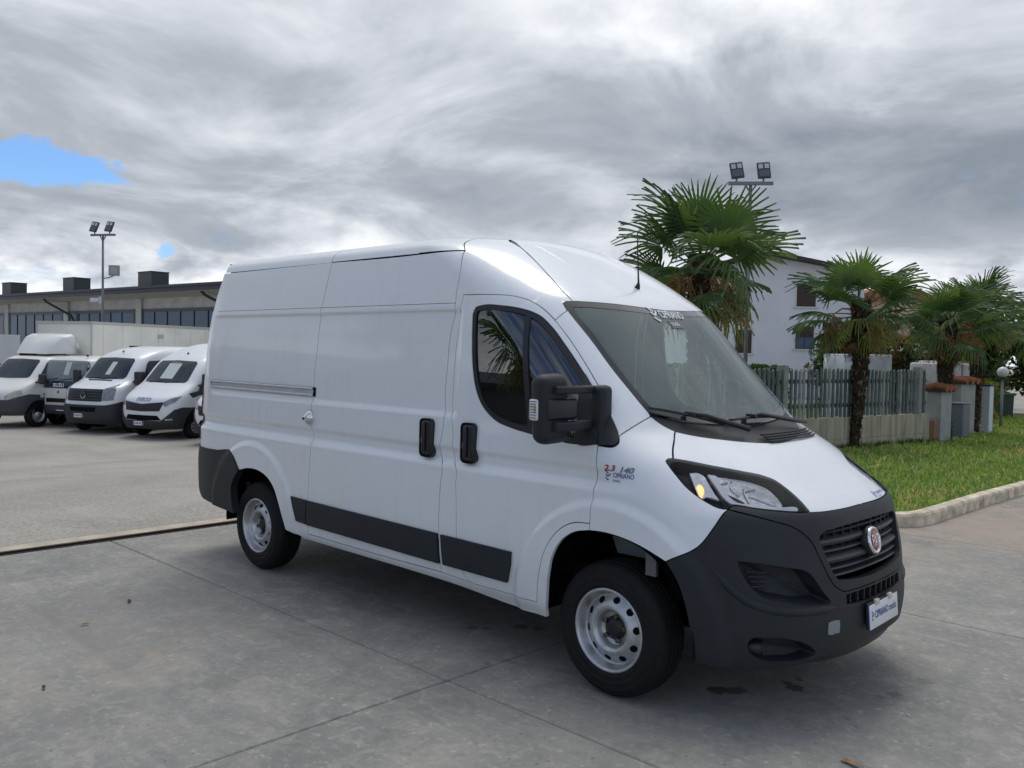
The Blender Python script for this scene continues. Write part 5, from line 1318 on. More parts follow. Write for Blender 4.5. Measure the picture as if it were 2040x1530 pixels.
# ---- head lamps
def lamp(s):
    hl = panel(HERO, 'headlight', [HLT, HLB, HLO], 'theta', LAMPB, van, d=-.055, gap=-.004, ds=.03, thick=0)
    P = [HERO.chart('theta', p) for L in (HLT, HLB, HLO) for p in catmull(L, .02)[:-1]]
    rim = panel(HERO, 'lamp_edge', None, 'theta', LAMPB, hl, d=-.004, gap=.001, ds=.02, pts2=P, holes=[[[tuple(HERO.pt('theta', a, b)) for a, b in inset(P, .010)[::2]]]], thick=.055)
    panel(HERO, 'lamp_lens', None, 'theta', GLENS, hl, d=.0015, gap=.004, ds=.04, pts2=P, thick=0)
    for nm, L, m_, d_ in (('reflector', HLM, REFL2, -.034), ('dark_cell', HLD, PLASTD, -.028), ('daylight_strip', HLU, DRL, -.014), ('indicator_cell', HLI, REFL2, -.034)):
        o = panel(HERO, nm, [L + L[:1]], 'theta', m_, hl, d=d_, gap=0, ds=.022, thick=.012)
        if nm == 'indicator_cell': panel(HERO, 'bulb', [HLA + HLA[:1]], 'theta', AMBER, o, d=-.028, gap=0, ds=.02, thick=.004)
        if nm == 'reflector':
            for L2 in HLF:
                V = [HERO.pt('theta', theta_of(*p), p[2]) + HERO.normal('theta', theta_of(*p), p[2]) * -.028 for p in L2]
                MB().tube(catmull(V, .015), [.0035] * len(catmull(V, .015)), 6).build('reflector_edge', CHROME, o, smooth=True)
    return hl
hlR = lamp('R')
hlL = mirror_part(hlR, 'headlight')
for c in list(hlR.children): 
    k = mirror_part(c, None, hlL)
    for cc in list(c.children): mirror_part(cc, None, k)

# ---- scuttle louvres and wipers
for k in range(4):
    pts = []
    for i in range(21):
        y = -.10 + .66 * i / 20; z = 1.300 - .010 * k - .02 * max(0, (y - .15)) * 0
        pts.append(HERO.pt('front', -y if y > 0 else y, z) * 1 + Vector((0, 2 * y if y > 0 else 0, .010)))
    MB().tube(pts, .006, 6).build('louvre', PLAST, cowl, smooth=True)
def sp(y, z, d): 
    p = HERO.pt('front', -abs(y), z); n = HERO.normal('front', -abs(y), z); p = p + n * d
    return Vector((p.x, y, p.z))
for (a, b, piv) in (((-.735, 1.446), (-.335, 1.352), (-.20, 1.315)), ((-.255, 1.372), (.22, 1.372), (.60, 1.315))):
    blade = [sp(a[0] + (b[0] - a[0]) * i / 12, a[1] + (b[1] - a[1]) * i / 12 + .006 * math.sin(PI * i / 12), .026) for i in range(13)]
    w = MB().tube(blade, .008, 6).build('wiper_blade', PLASTD, van, smooth=True)
    mid = blade[6]
    MB().tube([mid + Vector((0, 0, .012)), blade[8] + Vector((.02, 0, .016)), sp(piv[0], piv[1], .035)], [.010, .011, .015], 8).build('wiper_arm', PLASTD, w, smooth=True)
    MB().rbox((-.03, -.012, -.006), (.03, .012, .020), .005, 2, M=Matrix.Translation(mid)).build('wiper_clip', PLASTD, w, angle=40)
# aerial
ae = MB().tube([(-.60, 0, 2.135), (-.585, 0, 2.165), (-.582, 0, 2.185)], [.026, .014, .007], 10).build('aerial', PLASTD, van, smooth=True)
MB().tube([(-.582, 0, 2.18), (-.586, 0, 2.24), (-.592, 0, 2.33), (-.60, 0, 2.50)], [.0065, .0052, .0042, .0038], 6).build('aerial_rod', PLASTD, ae, smooth=True)

# ---- door furniture
def handle(par, x, z):
    y = -halfwidth(x, z); M = Matrix.Translation((x, y - .002, z))
    o = MB().rbox((-.062, -.012, -.118), (.062, .02, .118), .032, 4, M=M).build('door_handle', PLASTS, par, angle=35)
    MB().rbox((-.028, -.028, -.085), (-.002, -.008, .098), .010, 3, M=M).build('grip', PLASTS, o, angle=40)
    MB().lathe([(.012, -.018), (.011, -.021), (0, -.021)], 12, 'Y', M=M @ Matrix.Translation((.03, 0, -.07))).build('key_lock', PLASTD, o, smooth=True)
    return o
h1 = handle(slider, -1.398, 1.203); h2 = handle(door, -1.026, 1.202); mirror_part(h2, None, left['front_door'])
lk = MB().lathe([(.050, .004), (.050, -.012), (.046, -.022), (.040, -.024), (.034, -.034), (.020, -.044), (.0, -.048)], 28, 'Y', M=Matrix.Translation((-2.685, -halfwidth(-2.685, 1.239), 1.239))).build('round_lock', CHROME, quarter, smooth=True)
MB().lathe([(.010, -.047), (.009, -.0495), (0, -.0495)], 12, 'Y', M=Matrix.Translation((-2.70, -halfwidth(-2.685, 1.239), 1.232))).build('keyhole', MATTE, lk)
# sliding-door rail
def rail():
    x0, x1 = -4.20, -2.70; zt = lambda x: 1.432 - .0 * x
    yb = lambda x: -halfwidth(x, 1.44)
    bk = MB()
    for zc_, hh, dd in ((1.418, .035, .004),):
        V = []; F = []
        for i in range(25):
            x = x0 + (-2.655 - x0) * i / 24; y = yb(x) - .004
            V += [(x, y, 1.388), (x, y, 1.455)]
            if i: F.append((2*i-2, 2*i, 2*i+1, 2*i-1))
        bk.add(V, F)
    r = bk.build('door_rail', MATTE, quarter)
    for zc_, rr, dd in ((1.446, .0085, .016), (1.400, .0095, .016), (1.424, .004, .008)):
        MB().tube([(x0 + .02 + (x1 - x0) * i / 16, yb(x0 + .02 + (x1 - x0) * i / 16) - dd, zc_) for i in range(17)], rr, 8).build('rail_bar', ALU, r, smooth=True)
    V = []; F = []
    for i in range(17):
        x = x0 + .02 + (x1 - x0) * i / 16; V += [(x, yb(x) - .009, 1.403), (x, yb(x) - .007, 1.443)]
        if i: F.append((2*i-2, 2*i, 2*i+1, 2*i-1))
    mesh_obj('rail_web', V, F, ALU, r)
rail()
# plastic rubbing strips low on the side
for nm, L in (('rubbing_strip', CL1), ('rubbing_strip', CL2), ('rubbing_strip', CL3)):
    n = len(L); c = [[L[i], L[(i + 1) % n]] for i in range(n)]
    o = panel(HERO, nm, c, 'side', PLAST, van, d=.016, ds=.05, dt=.03, thick=.02, gap=.001)
    mirror_part(o)
# small drip seam under the roof line
V = []; F = []
for i in range(41):
    x = -4.15 + (2.93) * i / 40
    if x > -1.215: break
    V += [(x, -halfwidth(x, 2.021) - .0006, 2.0225), (x, -halfwidth(x, 2.021) - .0006, 2.0195)]
    if i: F.append((2*i-2, 2*i-1, 2*i+1, 2*i))
mesh_obj('panel_seam', V, F, MATTE, slider)

# ---- lettering
decal(HERO, 'engine_badge', text_shape('2.3', .040, .25, .001), 'side', -.036, 1.153, 1.3, 1, RED, fender, d=.003)
decal(HERO, 'power_badge', text_shape('140', .038, .25, .001), 'side', .050, 1.150, 1.35, 1, GREYM, fender, d=.003)
decal(HERO, 'dealer_sticker', merge2(moved(LOGO, 0, 0, .040), moved(text_shape('CIPRIANO', .033, bold=.0004), .058, .010), moved(text_shape('trucks', .022), .058, -.012)), 'side', -.030, 1.112, .80, 1, BLUE, fender, d=.002)
decal(HERO, 'windscreen_logo', moved(LOGO, 0, .012, .075), 'front', -.185, 1.938, .82, .95, WHITEV, windscreen, d=.002)
decal(HERO, 'windscreen_lettering', merge2(moved(text_shape('CIPRIANO', .066, bold=.0008), .095, .022)), 'front', -.185, 1.938, .82, .95, WHITEV, windscreen, d=.002)
decal(HERO, 'windscreen_lettering', moved(text_shape('trucks', .042), .15, -.028), 'front', -.185, 1.938, .82, .95, WHITEV, windscreen, d=.002)
decal(HERO, 'sticker_ground', ([(0, 0), (.13, 0), (.13, .045), (0, .045)], [(0, 1, 2, 3)]), 'front', -.07, 1.897, 1, 1, FRIT, windscreen, d=.0005)
hs = merge2(moved(LOGO, 0, 0, .05), moved(text_shape('CIPRIANO', .040), .06, .008), moved(text_shape('trucks', .026), .06, -.018))
o = decal(HERO, 'bonnet_sticker', hs, 'front', -.42, 1.003, .8, .42, BLUE, hood, d=.001)
for v in o.data.vertices: v.co.y = v.co.y + .66
for v in o.data.vertices:
    z = v.co.z; v.co.x = front_x(v.co.y, z) + .002; v.co.z = z + .0015
prt = decal(HERO, 'tax_sticker', ([(0, 0), (.07, 0), (.07, .12), (0, .12)], [(0, 1, 2, 3)]), 'front', -.70, 1.43, 1, 1, mat('pale blue sticker', (.25, .52, .68), .5), windscreen, d=-.006)
for v in prt.data.vertices: v.co.y = -v.co.y

# ---- door mirrors
def wing_mirror(par):
    M = Matrix.Translation((-.235, -1.178, 1.455))
    h = MB().rbox((-.070, -.108, -.176), (.056, .082, .176), .054, 5, M=M @ Matrix.Rotation(R(-6), 4, 'Z') @ Matrix.Rotation(R(3), 4, 'X')).build('wing_mirror', PLAST, par, angle=50)
    MB().rbox((-.0745, -.070, -.125), (-.0705, .062, .125), .0015, 2, M=M @ Matrix.Rotation(R(-6), 4, 'Z')).build('mirror_glass', CHROME, h, angle=40)
    MB().rbox((.005, -.085, -.055), (.073, .115, .055), .02, 3, M=M @ Matrix.Rotation(R(-6), 4, 'Z')).build('mirror_core', PLASTS, h, angle=40)
    for z0, hh in ((1.552, .019), (1.370, .023)):
        pts = [(-.180, -1.235, z0), (-.158, -1.18, z0), (-.150, -1.10, z0), (-.155, -1.03, z0), (-.175, -.93, z0)]
        V = []
        arm = MB(); P = [Vector(p) for p in catmull(pts, .03)]
        for i in range(len(P) - 1):
            pass
        n = len(P); vs = []
        for p in P: vs += [p + Vector((.018, 0, -hh)), p + Vector((.024, 0, -hh * .6)), p + Vector((.024, 0, hh * .6)), p + Vector((.018, 0, hh)), p + Vector((-.03, 0, hh)), p + Vector((-.03, 0, -hh))]
        fs = [tuple(range(5, -1, -1)), tuple((n-1)*6 + k for k in range(6))]
        for i in range(n - 1):
            for k in range(6): fs.append((i*6 + k, i*6 + (k+1) % 6, i*6 + 6 + (k+1) % 6, i*6 + 6 + k))
        arm.add(vs, fs).build('mirror_arm', PLAST, h, angle=30)
    ip = MB().rbox((-.050, -.120, -.058), (.012, -.098, .050), .012, 3, M=M @ Matrix.Rotation(R(-6), 4, 'Z') @ Matrix.Translation((0, 0, 0)))
    ind = ip.build('mirror_indicator', mat('clear indicator', (.70, .72, .73), .15, coat=.7), h, angle=40)
    for k in range(7): MB().box((-.046, -.1215, -.045 + .0135 * k), (.008, -.119, -.041 + .0135 * k), M=M @ Matrix.Rotation(R(-6), 4, 'Z')).build('lens_rib', REFL, ind)
    MB().rbox((-.005, -.1225, -.015), (.006, -.118, .018), .002, 2, M=M @ Matrix.Rotation(R(-6), 4, 'Z')).build('amber_bulb', mat('amber bulb', (.55, .25, .03), .3), ind)
    base = MB().rbox((-.170, -.965, 1.31), (-.085, -.87, 1.575), .03, 3, M=None).build('mirror_foot', PLAST, h, angle=40)
    return h
wmR = wing_mirror(door); wmL = mirror_part(wmR, 'wing_mirror', left['front_door']); wmL.location = (-.26, -.06, 0)
for c in list(wmR.children): mirror_part(c, None, wmL)

# ---- wheels
def make_wheel(name):
    ty = MB().lathe([(.205, -.092), (.214, -.104), (.225, -.109), (.229, -.1125), (.233, -.111), (.255, -.1135), (.262, -.1165), (.268, -.1145), (.290, -.1125), (.297, -.113), (.305, -.106), (.322, -.096), (.332, -.084), (.338, -.070), (.3405, -.056), (.332, -.054), (.332, -.046), (.3425, -.044), (.344, -.022), (.334, -.020), (.334, -.012), (.344, -.010), (.344, .010), (.334, .012), (.334, .020), (.344, .022), (.3425, .044), (.332, .046), (.332, .054), (.3405, .056), (.338, .070), (.332, .084), (.322, .096), (.305, .106), (.275, .114), (.240, .113), (.214, .104), (.205, .092)], 64, 'Y').build(name, RUBBER, None, angle=38)
    rim = MB().lathe([(.196, .09), (.190, .05), (.186, -.02), (.190, -.05), (.2005, -.086), (.206, -.100), (.2125, -.098), (.2135, -.104), (.2095, -.109), (.203, -.110), (.197, -.104), (.193, -.090), (.186, -.074), (.181, -.060), (.174, -.054), (.168, -.055), (.152, -.066), (.132, -.083), (.120, -.0905), (.110, -.091), (.100, -.084), (.091, -.066), (.085, -.046), (.080, -.041), (.040, -.041)], 64, 'Y').build('rim', STEEL, ty, smooth=True)
    for k in range(10):
        q = 2 * PI * (k + .25) / 10; r = .152
        Mh = Matrix.Rotation(-q, 4, 'Y') @ Matrix.Translation((r, -.0665, 0)) @ Matrix.Rotation(R(38), 4, 'Z')
        MB().lathe([(.0195, -.0005), (.0185, -.0026), (.0, -.0018)], 18, 'Y', M=Mh).build('vent_hole', MATTE, rim)
    hub = MB().lathe([(.062, -.040), (.060, -.048), (.048, -.052), (.042, -.062), (.030, -.066), (.0, -.067)], 24, 'Y').build('hub_cap', PLASTD, rim, smooth=True)
    for k in range(5):
        q = 2 * PI * (k + .1) / 5
        MB().lathe([(.0135, -.036), (.0135, -.062), (.010, -.066), (.010, -.060), (.0, -.060)], 6, 'Y', M=Matrix.Translation((.064 * math.cos(q), 0, .064 * math.sin(q)))).build('wheel_nut', NUTS, rim)
    return ty
w0 = make_wheel('wheel'); w0.parent = van; w0.location = (0, -.884, .343)
for (x, y, rz, ry) in ((-3.45, -.874, 0, .5), (0, .884, PI, .2), (-3.45, .874, PI, .9)):
    w = copy_tree(w0, van); w.location = (x, y, .343); w.rotation_euler = (0, ry, rz)
# scuff marks and moulded lettering ring on the near tyre are left to the rubber's own texture
# ---- wheel housings, floor pan, suspension
for cx, r in ((0.0, .455), (-3.45, .435)):
    for s in (-1, 1):
        V = []; F = []; n = 26
        for i in range(n + 1):
            q = R(-5) + R(190) * i / n
            for y in (.985, .80, .52):
                rr = r + (.03 if y < .9 else .012); V.append((cx + rr * math.cos(q) * 1.06, s * y, .36 + rr * math.sin(q)))
        for i in range(n):
            for k in range(2): F.append((i*3+k, i*3+k+1, i*3+4+k, i*3+3+k))
        V2 = len(V); V.append((cx, s * .52, .36))
        for i in range(n): F.append((i*3+2, V2, i*3+5))
        mesh_obj('wheel_housing', V, F, MATTE, van)
MB().box((-4.3, -.52, .30), (.6, .52, .42)).box((-3.0, -.94, .36), (-.52, .94, .46)).box((-4.35, -.9, .42), (-3.9, .9, .5)).build('floor_pan', MATTE, van)
MB().tube([(-3.45, -.86, .343), (-3.45, .86, .343)], .05, 10).tube([(0, -.86, .343), (0, .86, .343)], .04, 10).build('axle', MATTE, van)
MB().box((-3.95, -.80, .36), (-3.75, -.62, .52)).tube([(-3.85, -.84, .62), (-3.62, -.80, .36)], .022, 8).build('rear_spring', mat('galvanised bracket', (.16, .17, .17), .5, .5), van)
MB().box((.20, -.96, .66), (.26, -.94, .77)).build('arch_bracket', mat('bracket', (.12, .125, .13), .5), van)
# ---- cabin
MB().rbox((-1.40, -.86, .55), (-1.36, .86, 2.22), .01, 2).build('bulkhead', BLKHD, van)
MB().box((-1.34, -.80, .52), (.30, .80, .60)).build('cabin_floor', MATTE, van)
dash = MB().prism([(.10, 1.315), (.0, 1.32), (-.14, 1.30), (-.30, 1.24), (-.36, 1.16), (-.30, .92), (-.18, .66), (.10, .66)], -.68, .68, 'XZ').build('dashboard', INTER, van, angle=30)
MB().rbox((-.26, .16, 1.24), (-.02, .64, 1.345), .035, 3).build('instrument_hood', INTER, dash, angle=40)
MB().rbox((-.30, -.16, 1.20), (-.14, .12, 1.36), .03, 3).build('centre_console', INTER, dash, angle=40)
MB().rbox((-.22, -.60, 1.255), (-.02, -.25, 1.325), .03, 3).build('glove_tray', INTER, dash, angle=40)
Ms = Matrix.Translation((-.36, .40, 1.235)) @ Matrix.Rotation(R(-28), 4, 'Y')
swp = [Ms @ Vector((0, .195 * math.cos(a), .195 * math.sin(a))) for a in [2 * PI * i / 28 for i in range(29)]]
sw = MB().tube(swp, .016, 8, cap=False).build('steering_wheel', PLASTD, van, smooth=True)
MB().lathe([(.0, .03), (.06, .025), (.075, 0), (.05, -.03), (.04, -.2)], 16, 'X', M=Ms @ Matrix.Rotation(PI, 4, 'Z')).tube([Ms @ Vector((0, -.19, 0)), Ms @ Vector((.02, 0, -.01)), Ms @ Vector((0, .19, 0))], .016, 6).tube([Ms @ Vector((.02, 0, 0)), Ms @ Vector((0, 0, -.19))], .016, 6).build('wheel_hub', PLASTD, sw, smooth=True)
for y in (-.58, -.18, .42):
    st_ = MB().rbox((-1.12, y - .22, .86), (-.62, y + .22, 1.0), .05, 3).build('seat', SEATM, van, angle=40)
    MB().rbox((-.10, -.21, 0), (.05, .21, .66), .05, 3, M=Matrix.Translation((-1.10, y, .98)) @ Matrix.Rotation(R(-14), 4, 'Y')).build('backrest', SEATM, st_, angle=40)
    MB().rbox((-.05, -.12, 0), (.05, .12, .19), .04, 3, M=Matrix.Translation((-1.285, y, 1.66)) @ Matrix.Rotation(R(-14), 4, 'Y')).build('headrest', SEATM, st_, angle=40)
    MB().box((-1.05, y - .18, .60), (-.68, y + .18, .87)).build('seat_base', PLASTD, st_)
V = []; F = []
for i in range(9):
    for j in range(9):
        x = -1.34 + .72 * i / 8; y = -.62 + 1.24 * j / 8; V.append((x, y, 2.10 - .08 * (i / 8) ** 2 - .04 * (y / .62) ** 4))
for i in range(8):
    for j in range(8): a = i * 9 + j; F.append((a, a+1, a+10, a+9))
mesh_obj('headlining', V, F, INTERL, van, True)
for s in (-1, 1):
    MB().tube([(-.03, s * .70, 1.40), (-.22, s * .715, 1.60), (-.50, s * .715, 1.88), (-.64, s * .69, 2.0)], .028, 8).build('pillar_trim', INTERL, van, smooth=True)
    MB().rbox((-1.05, s * .89 - .03, .92), (-.55, s * .89 + .03, 1.26), .03, 2).build('door_card', INTER, van, angle=40)
# ================================================================ parked vehicles in the back row
class Shape:
    """plain version of the body surface for another vehicle"""
    def __init__(s, XF, XS, WW, n=3.2, m=3.0): s.XF, s.XS, s.WW, s.n, s.m = XF, XS, WW, n, m
    def hw(s, x, z):
        xs, xf, w = lerp_tab(s.XS, z), lerp_tab(s.XF, z), lerp_tab(s.WW, z)
        if x <= xs: return w
        t = (x - xs) / (xf - xs); return 0.0 if t >= 1 else w * (1 - t ** s.n) ** (1 / s.m)
    def fx(s, y, z):
        xs, xf, w = lerp_tab(s.XS, z), lerp_tab(s.XF, z), lerp_tab(s.WW, z); q = min(1, abs(y) / w)
        return xs + (xf - xs) * (1 - q ** s.m) ** (1 / s.n)
    def tp(s, th, z):
        xs, xf, w = lerp_tab(s.XS, z), lerp_tab(s.XF, z), lerp_tab(s.WW, z)
        if th <= 0: return (xs + th, -w)
        return (xs + (xf - xs) * math.sin(th) ** (2 / s.n), -w * max(0, math.cos(th)) ** (2 / s.m))
    def to(s, x, y, z):
        xs, xf, w = lerp_tab(s.XS, z), lerp_tab(s.XF, z), lerp_tab(s.WW, z)
        if x <= xs: return x - xs
        t = min(1, (x - xs) / (xf - xs))
        if t > .8: return math.acos(min(1, abs(y) / w) ** (s.m / 2))
        return math.asin(t ** (s.n / 2))
    def body(s): return Body(s.hw, s.fx, s.tp, s.to)
BW = [mat('clean white paint', (.78, .79, .80), .28, 0, .4, var=.04, vscale=1.5), mat('aged white paint', (.72, .715, .68), .38, 0, .2, var=.06, vscale=1.5)]
BPL = mat('dark bumper plastic', (.028, .030, .036), .6, var=.15, vscale=4); BPL2 = mat('faded bumper plastic', (.060, .063, .070), .65, var=.15, vscale=4)
BGL = mat('dark vehicle glass', (.020, .030, .042), .05, spec=.45); BHL = mat('clear headlight', (.20, .21, .22), .10, .3, coat=1.0, var=.4, vscale=9); BHY = mat('aged headlight', (.42, .42, .33), .25, .1, coat=.6, var=.3, vscale=9)
PAPER = mat('paper sheet', (.55, .60, .56), .9); BOXM = mat('cream box panel', (.80, .78, .70), .55, var=.10, vscale=1.2); BOXE = mat('box edge profile', (.55, .535, .48), .5, .3)
BLUEP = mat('plate blue', (.02, .05, .30), .4)
def shell(sh, name, z0, z1, xr, m, par, nz=34, zr=None):
    V = []; F = []; nt = 18; nb = 8
    zs = [z0 + (z1 - z0) * i / nz for i in range(nz + 1)]
    for z in zs:
        row = []
        xs = lerp_tab(sh.XS, z)
        for i in range(nb): row.append((xr + (xs - xr) * i / nb, -lerp_tab(sh.WW, z), z))
        for i in range(nt + 1): x, y = sh.tp(PI / 2 * i / nt, z); row.append((x, y, z))
        V += row + [(x, -y, z) for x, y, z in reversed(row[:-1])]
    W = len(V) // len(zs)
    for k in range(nz):
        for i in range(W - 1): a = k * W + i; F.append((a, a+1, a+W+1, a+W))
        F.append((k*W + W - 1, k*W, k*W + W, k*W + 2*W - 1))
    F.append(tuple(nz * W + i for i in range(W)))
    o = mesh_obj(name, V, F, m, par, True)
    bm = bmesh.new(); bm.from_mesh(o.data)
    for e in bm.edges:
        if len(e.link_faces) == 2 and e.calc_face_angle(0) > R(38): e.smooth = False
    bm.to_mesh(o.data); bm.free(); return o
BWHEEL = {}
def bwheel(par, x, y, r, rim, z=None, dual=False, m=None, left=True):
    key = (r, rim)
    if key not in BWHEEL:
        ty = MB().lathe([(r * .60, -.09), (r * .66, -.11), (r * .86, -.112), (r * .95, -.095), (r, -.06), (r, .06), (r * .95, .095), (r * .6, .10)], 36, 'Y').build('wheel', RUBBER, None, angle=40)
        if rim == 'steel': MB().lathe([(r * .60, -.09), (r * .615, -.098), (r * .58, -.10), (r * .54, -.06), (r * .42, -.045), (r * .34, -.075), (r * .22, -.08), (r * .18, -.11), (0, -.115)], 28, 'Y').build('rim', STEEL, ty, smooth=True)
        else:
            c = MB().lathe([(r * .61, -.094), (r * .58, -.106), (r * .45, -.115), (r * .2, -.11), (0, -.108)], 28, 'Y').build('rim', mat('grey wheel trim', (.26, .27, .29), .4, .4), ty, smooth=True)
            for k in range(10):
                q = 2 * PI * k / 10; MB().box((r * .28, -.119, -r * .03), (r * .54, -.112, r * .03), M=Matrix.Rotation(q, 4, 'Y')).build('spoke_gap', MATTE, c)
        BWHEEL[key] = ty; o = ty; o.parent = par
    else: o = copy_tree(BWHEEL[key], par)
    o.location = (x, y, r - .01); o.rotation_euler = (0, random.uniform(0, 6), 0 if y < 0 else PI); return o
def rect(a, b, c, d, n=1): return [(a, b), (c, b), (c, d), (a, d)]
def lay(B, name, pts, chart, m, par, d=.008, both=False, center=False, ds=.09, thick=.012):
    """panel from chart points; on the left flank by default (the side the camera sees)"""
    dense = []
    for i in range(len(pts)):
        a, b = pts[i], pts[(i + 1) % len(pts)]; n = max(1, int(math.hypot(b[0]-a[0], b[1]-a[1]) / .05))
        dense += [(a[0] + (b[0]-a[0]) * k / n, a[1] + (b[1]-a[1]) * k / n) for k in range(n)]
    if center: return panel(B, name, None, chart, m, par, d=d, gap=0, ds=ds, pts2=dense, center=True, thick=thick)
    o = panel(B, name, None, chart, m, par, d=d, gap=0, ds=ds, pts2=dense, side='L', thick=thick)
    if both: panel(B, name, None, chart, m, par, d=d, gap=0, ds=ds, pts2=dense, side='R', thick=thick)
    return o
def plate(B, par, z, w=.36, y=0.0):
    x = B.fx(0, z) + .02
    p = MB().box((x, -w / 2 + y, z - .055), (x + .012, w / 2 + y, z + .055)).build('number_plate', PLATEW, par)
    for s in (-1, 1): MB().box((x + .0125, s * (w / 2 - .02) - .018 + y, z - .054), (x + .014, s * (w / 2 - .02) + .018 + y, z + .054)).build('plate_band', BLUEP, p)
    for k in range(5): MB().box((x + .0125, -.115 + k * .05 + y, z - .032), (x + .0135, -.088 + k * .05 + y, z + .03)).build('plate_mark', BPL2, p)
def paper(B, par, y0, y1, z0, z1): return lay(B, 'paper_notice', [(y0, z0), (y1, z0), (y1, z1), (y0, z1)], 'front', PAPER, par, d=.014, ds=.1, thick=0)
def mirrors(par, x, y, z, h=.34):
    for s in (-1, 1):
        o = MB().rbox((x - .07, s * y - .11, z - h / 2), (x + .07, s * y + .11, z + h / 2), .04, 3).build('wing_mirror', BPL, par, angle=40)
        MB().tube([(x, s * (y - .08), z - h * .3), (x + .05, s * (y - .28), z - h * .35)], .03, 6).build('mirror_arm', BPL, o)
HEAD = R(-66); FD = Vector((math.cos(HEAD), math.sin(HEAD), 0)); LF = Vector((-FD.y, FD.x, 0))
def spot(left_wheel, half): return Vector(left_wheel) - LF * half

# ---- van with wide black grille and round badge
def van_round_badge():
    P = spot((-23.64, 6.34, LOTZ), .83); e = empty('parked_van', P, HEAD, 'parked white van with wide dark barred grille and a round chrome badge', 'van', 'vehicles parked in the back row')
    sh = Shape([(.28, .80), (.42, .90), (.75, .93), (1.0, .90), (1.22, .84), (1.27, .79), (1.34, .60), (1.44, .34), (1.50, .25), (2.08, -.26), (2.18, -.42), (2.32, -.80), (2.40, -1.15), (2.45, -1.6)], [(.28, .2), (1.2, .1), (1.5, -.25), (2.1, -.85), (2.45, -2.0)], [(.28, .93), (.5, .985), (1.1, .99), (1.5, .965), (2.1, .88), (2.3, .82), (2.40, .70), (2.45, .5)])
    B = sh.body(); shell(sh, 'body', .28, 2.45, -4.9, BW[0], e)
    lay(B, 'bumper', [(-.28, .27), (PI/2, .27), (PI/2, .80), (.95, .80), (.62, .84), (.28, .90), (-.10, .86), (-.05, .5)], 'theta', BPL, e, d=.02, center=True)
    ws = lay(B, 'windscreen', [(0, 1.50), (-.70, 1.52), (-.74, 1.58), (-.68, 2.03), (-.62, 2.09), (0, 2.11)], 'front', BGL, e, center=True)
    lay(B, 'side_window', [(-.30, 1.46), (-.52, 1.95), (-.62, 2.03), (-1.45, 2.05), (-1.45, 1.46)], 'side', BGL, e, both=True)
    lay(B, 'door_mirror_panel', [(.10, 1.42), (-.27, 1.42), (-.27, 1.58), (-.12, 1.58)], 'side', BPL, e, d=.012, both=True)
    g_ = lay(B, 'grille', [(0, .90), (-.60, .90), (-.60, 1.24), (0, 1.24)], 'front', PLASTD, e, d=.008, center=True)
    for k in range(4):
        pts = [Vector((B.fx(y, .96 + .075 * k) + .015, y, .96 + .075 * k)) for y in [-.58 + .116 * i for i in range(11)]]
        MB().tube(pts, .012, 6).build('slat', BPL2, g_)
    lay(B, 'headlight', [(-.61, .92), (-.86, .94), (-.88, 1.20), (-.80, 1.38), (-.62, 1.25)], 'front', BHL, e, d=.010, both=True)
    lay(B, 'lower_grille', [(0, .62), (-.42, .62), (-.46, .74), (0, .74)], 'front', MATTE, e, d=.026, center=True)
    lay(B, 'bonnet_vent', [(0, 1.455), (-.42, 1.45), (-.42, 1.475), (0, 1.48)], 'front', MATTE, e, d=.012, center=True)
    # round badge
    M = Matrix.Translation((B.fx(0, 1.07) + .03, 0, 1.07))
    b_ = MB().lathe([(.095, -.01), (.095, .008), (.080, .010), (.078, .0)], 24, 'X', M=M).build('round_badge', CHROME, e)
    vw = merge2(stroke([(-.045, .068), (0, .004), (.045, .068)], .018), stroke([(-.072, .03), (-.036, -.06), (0, -.004), (.036, -.06), (.072, .03)], .018))
    mesh_obj('badge_letters', [M @ Vector((.006, x, y)) for x, y in vw[0]], vw[1], CHROME, b_)
    plate(B, e, .50, y=-.15); mirrors(e, -.02, 1.19, 1.56, .36)
    paper(B, ws, -.20, -.02, 1.62, 1.98)
    for s in (.05, -.5): MB().tube([Vector((B.fx(s, 1.52) + .02, s, 1.52)), Vector((B.fx(s + .42, 1.55) + .02, s + .42, 1.55))], .012, 5).build('wiper', PLASTD, ws)
    MB().tube([(-.55, 0, 2.27), (-.60, 0, 2.33)], [.03, .008], 6).build('aerial', PLASTD, e)
    for x in (0, -3.66):
        lay(B, 'wheel_arch', [(x + .44 * math.cos(a), max(.285, .36 + .44 * math.sin(a))) for a in [R(200 - 220 * i / 18) for i in range(19)]], 'side', MATTE, e, d=.004 if x else .026, both=True, thick=0)
        for s in (-1, 1): bwheel(e, x, s * .885, .35, 'steel')
    return e
van_round_badge()
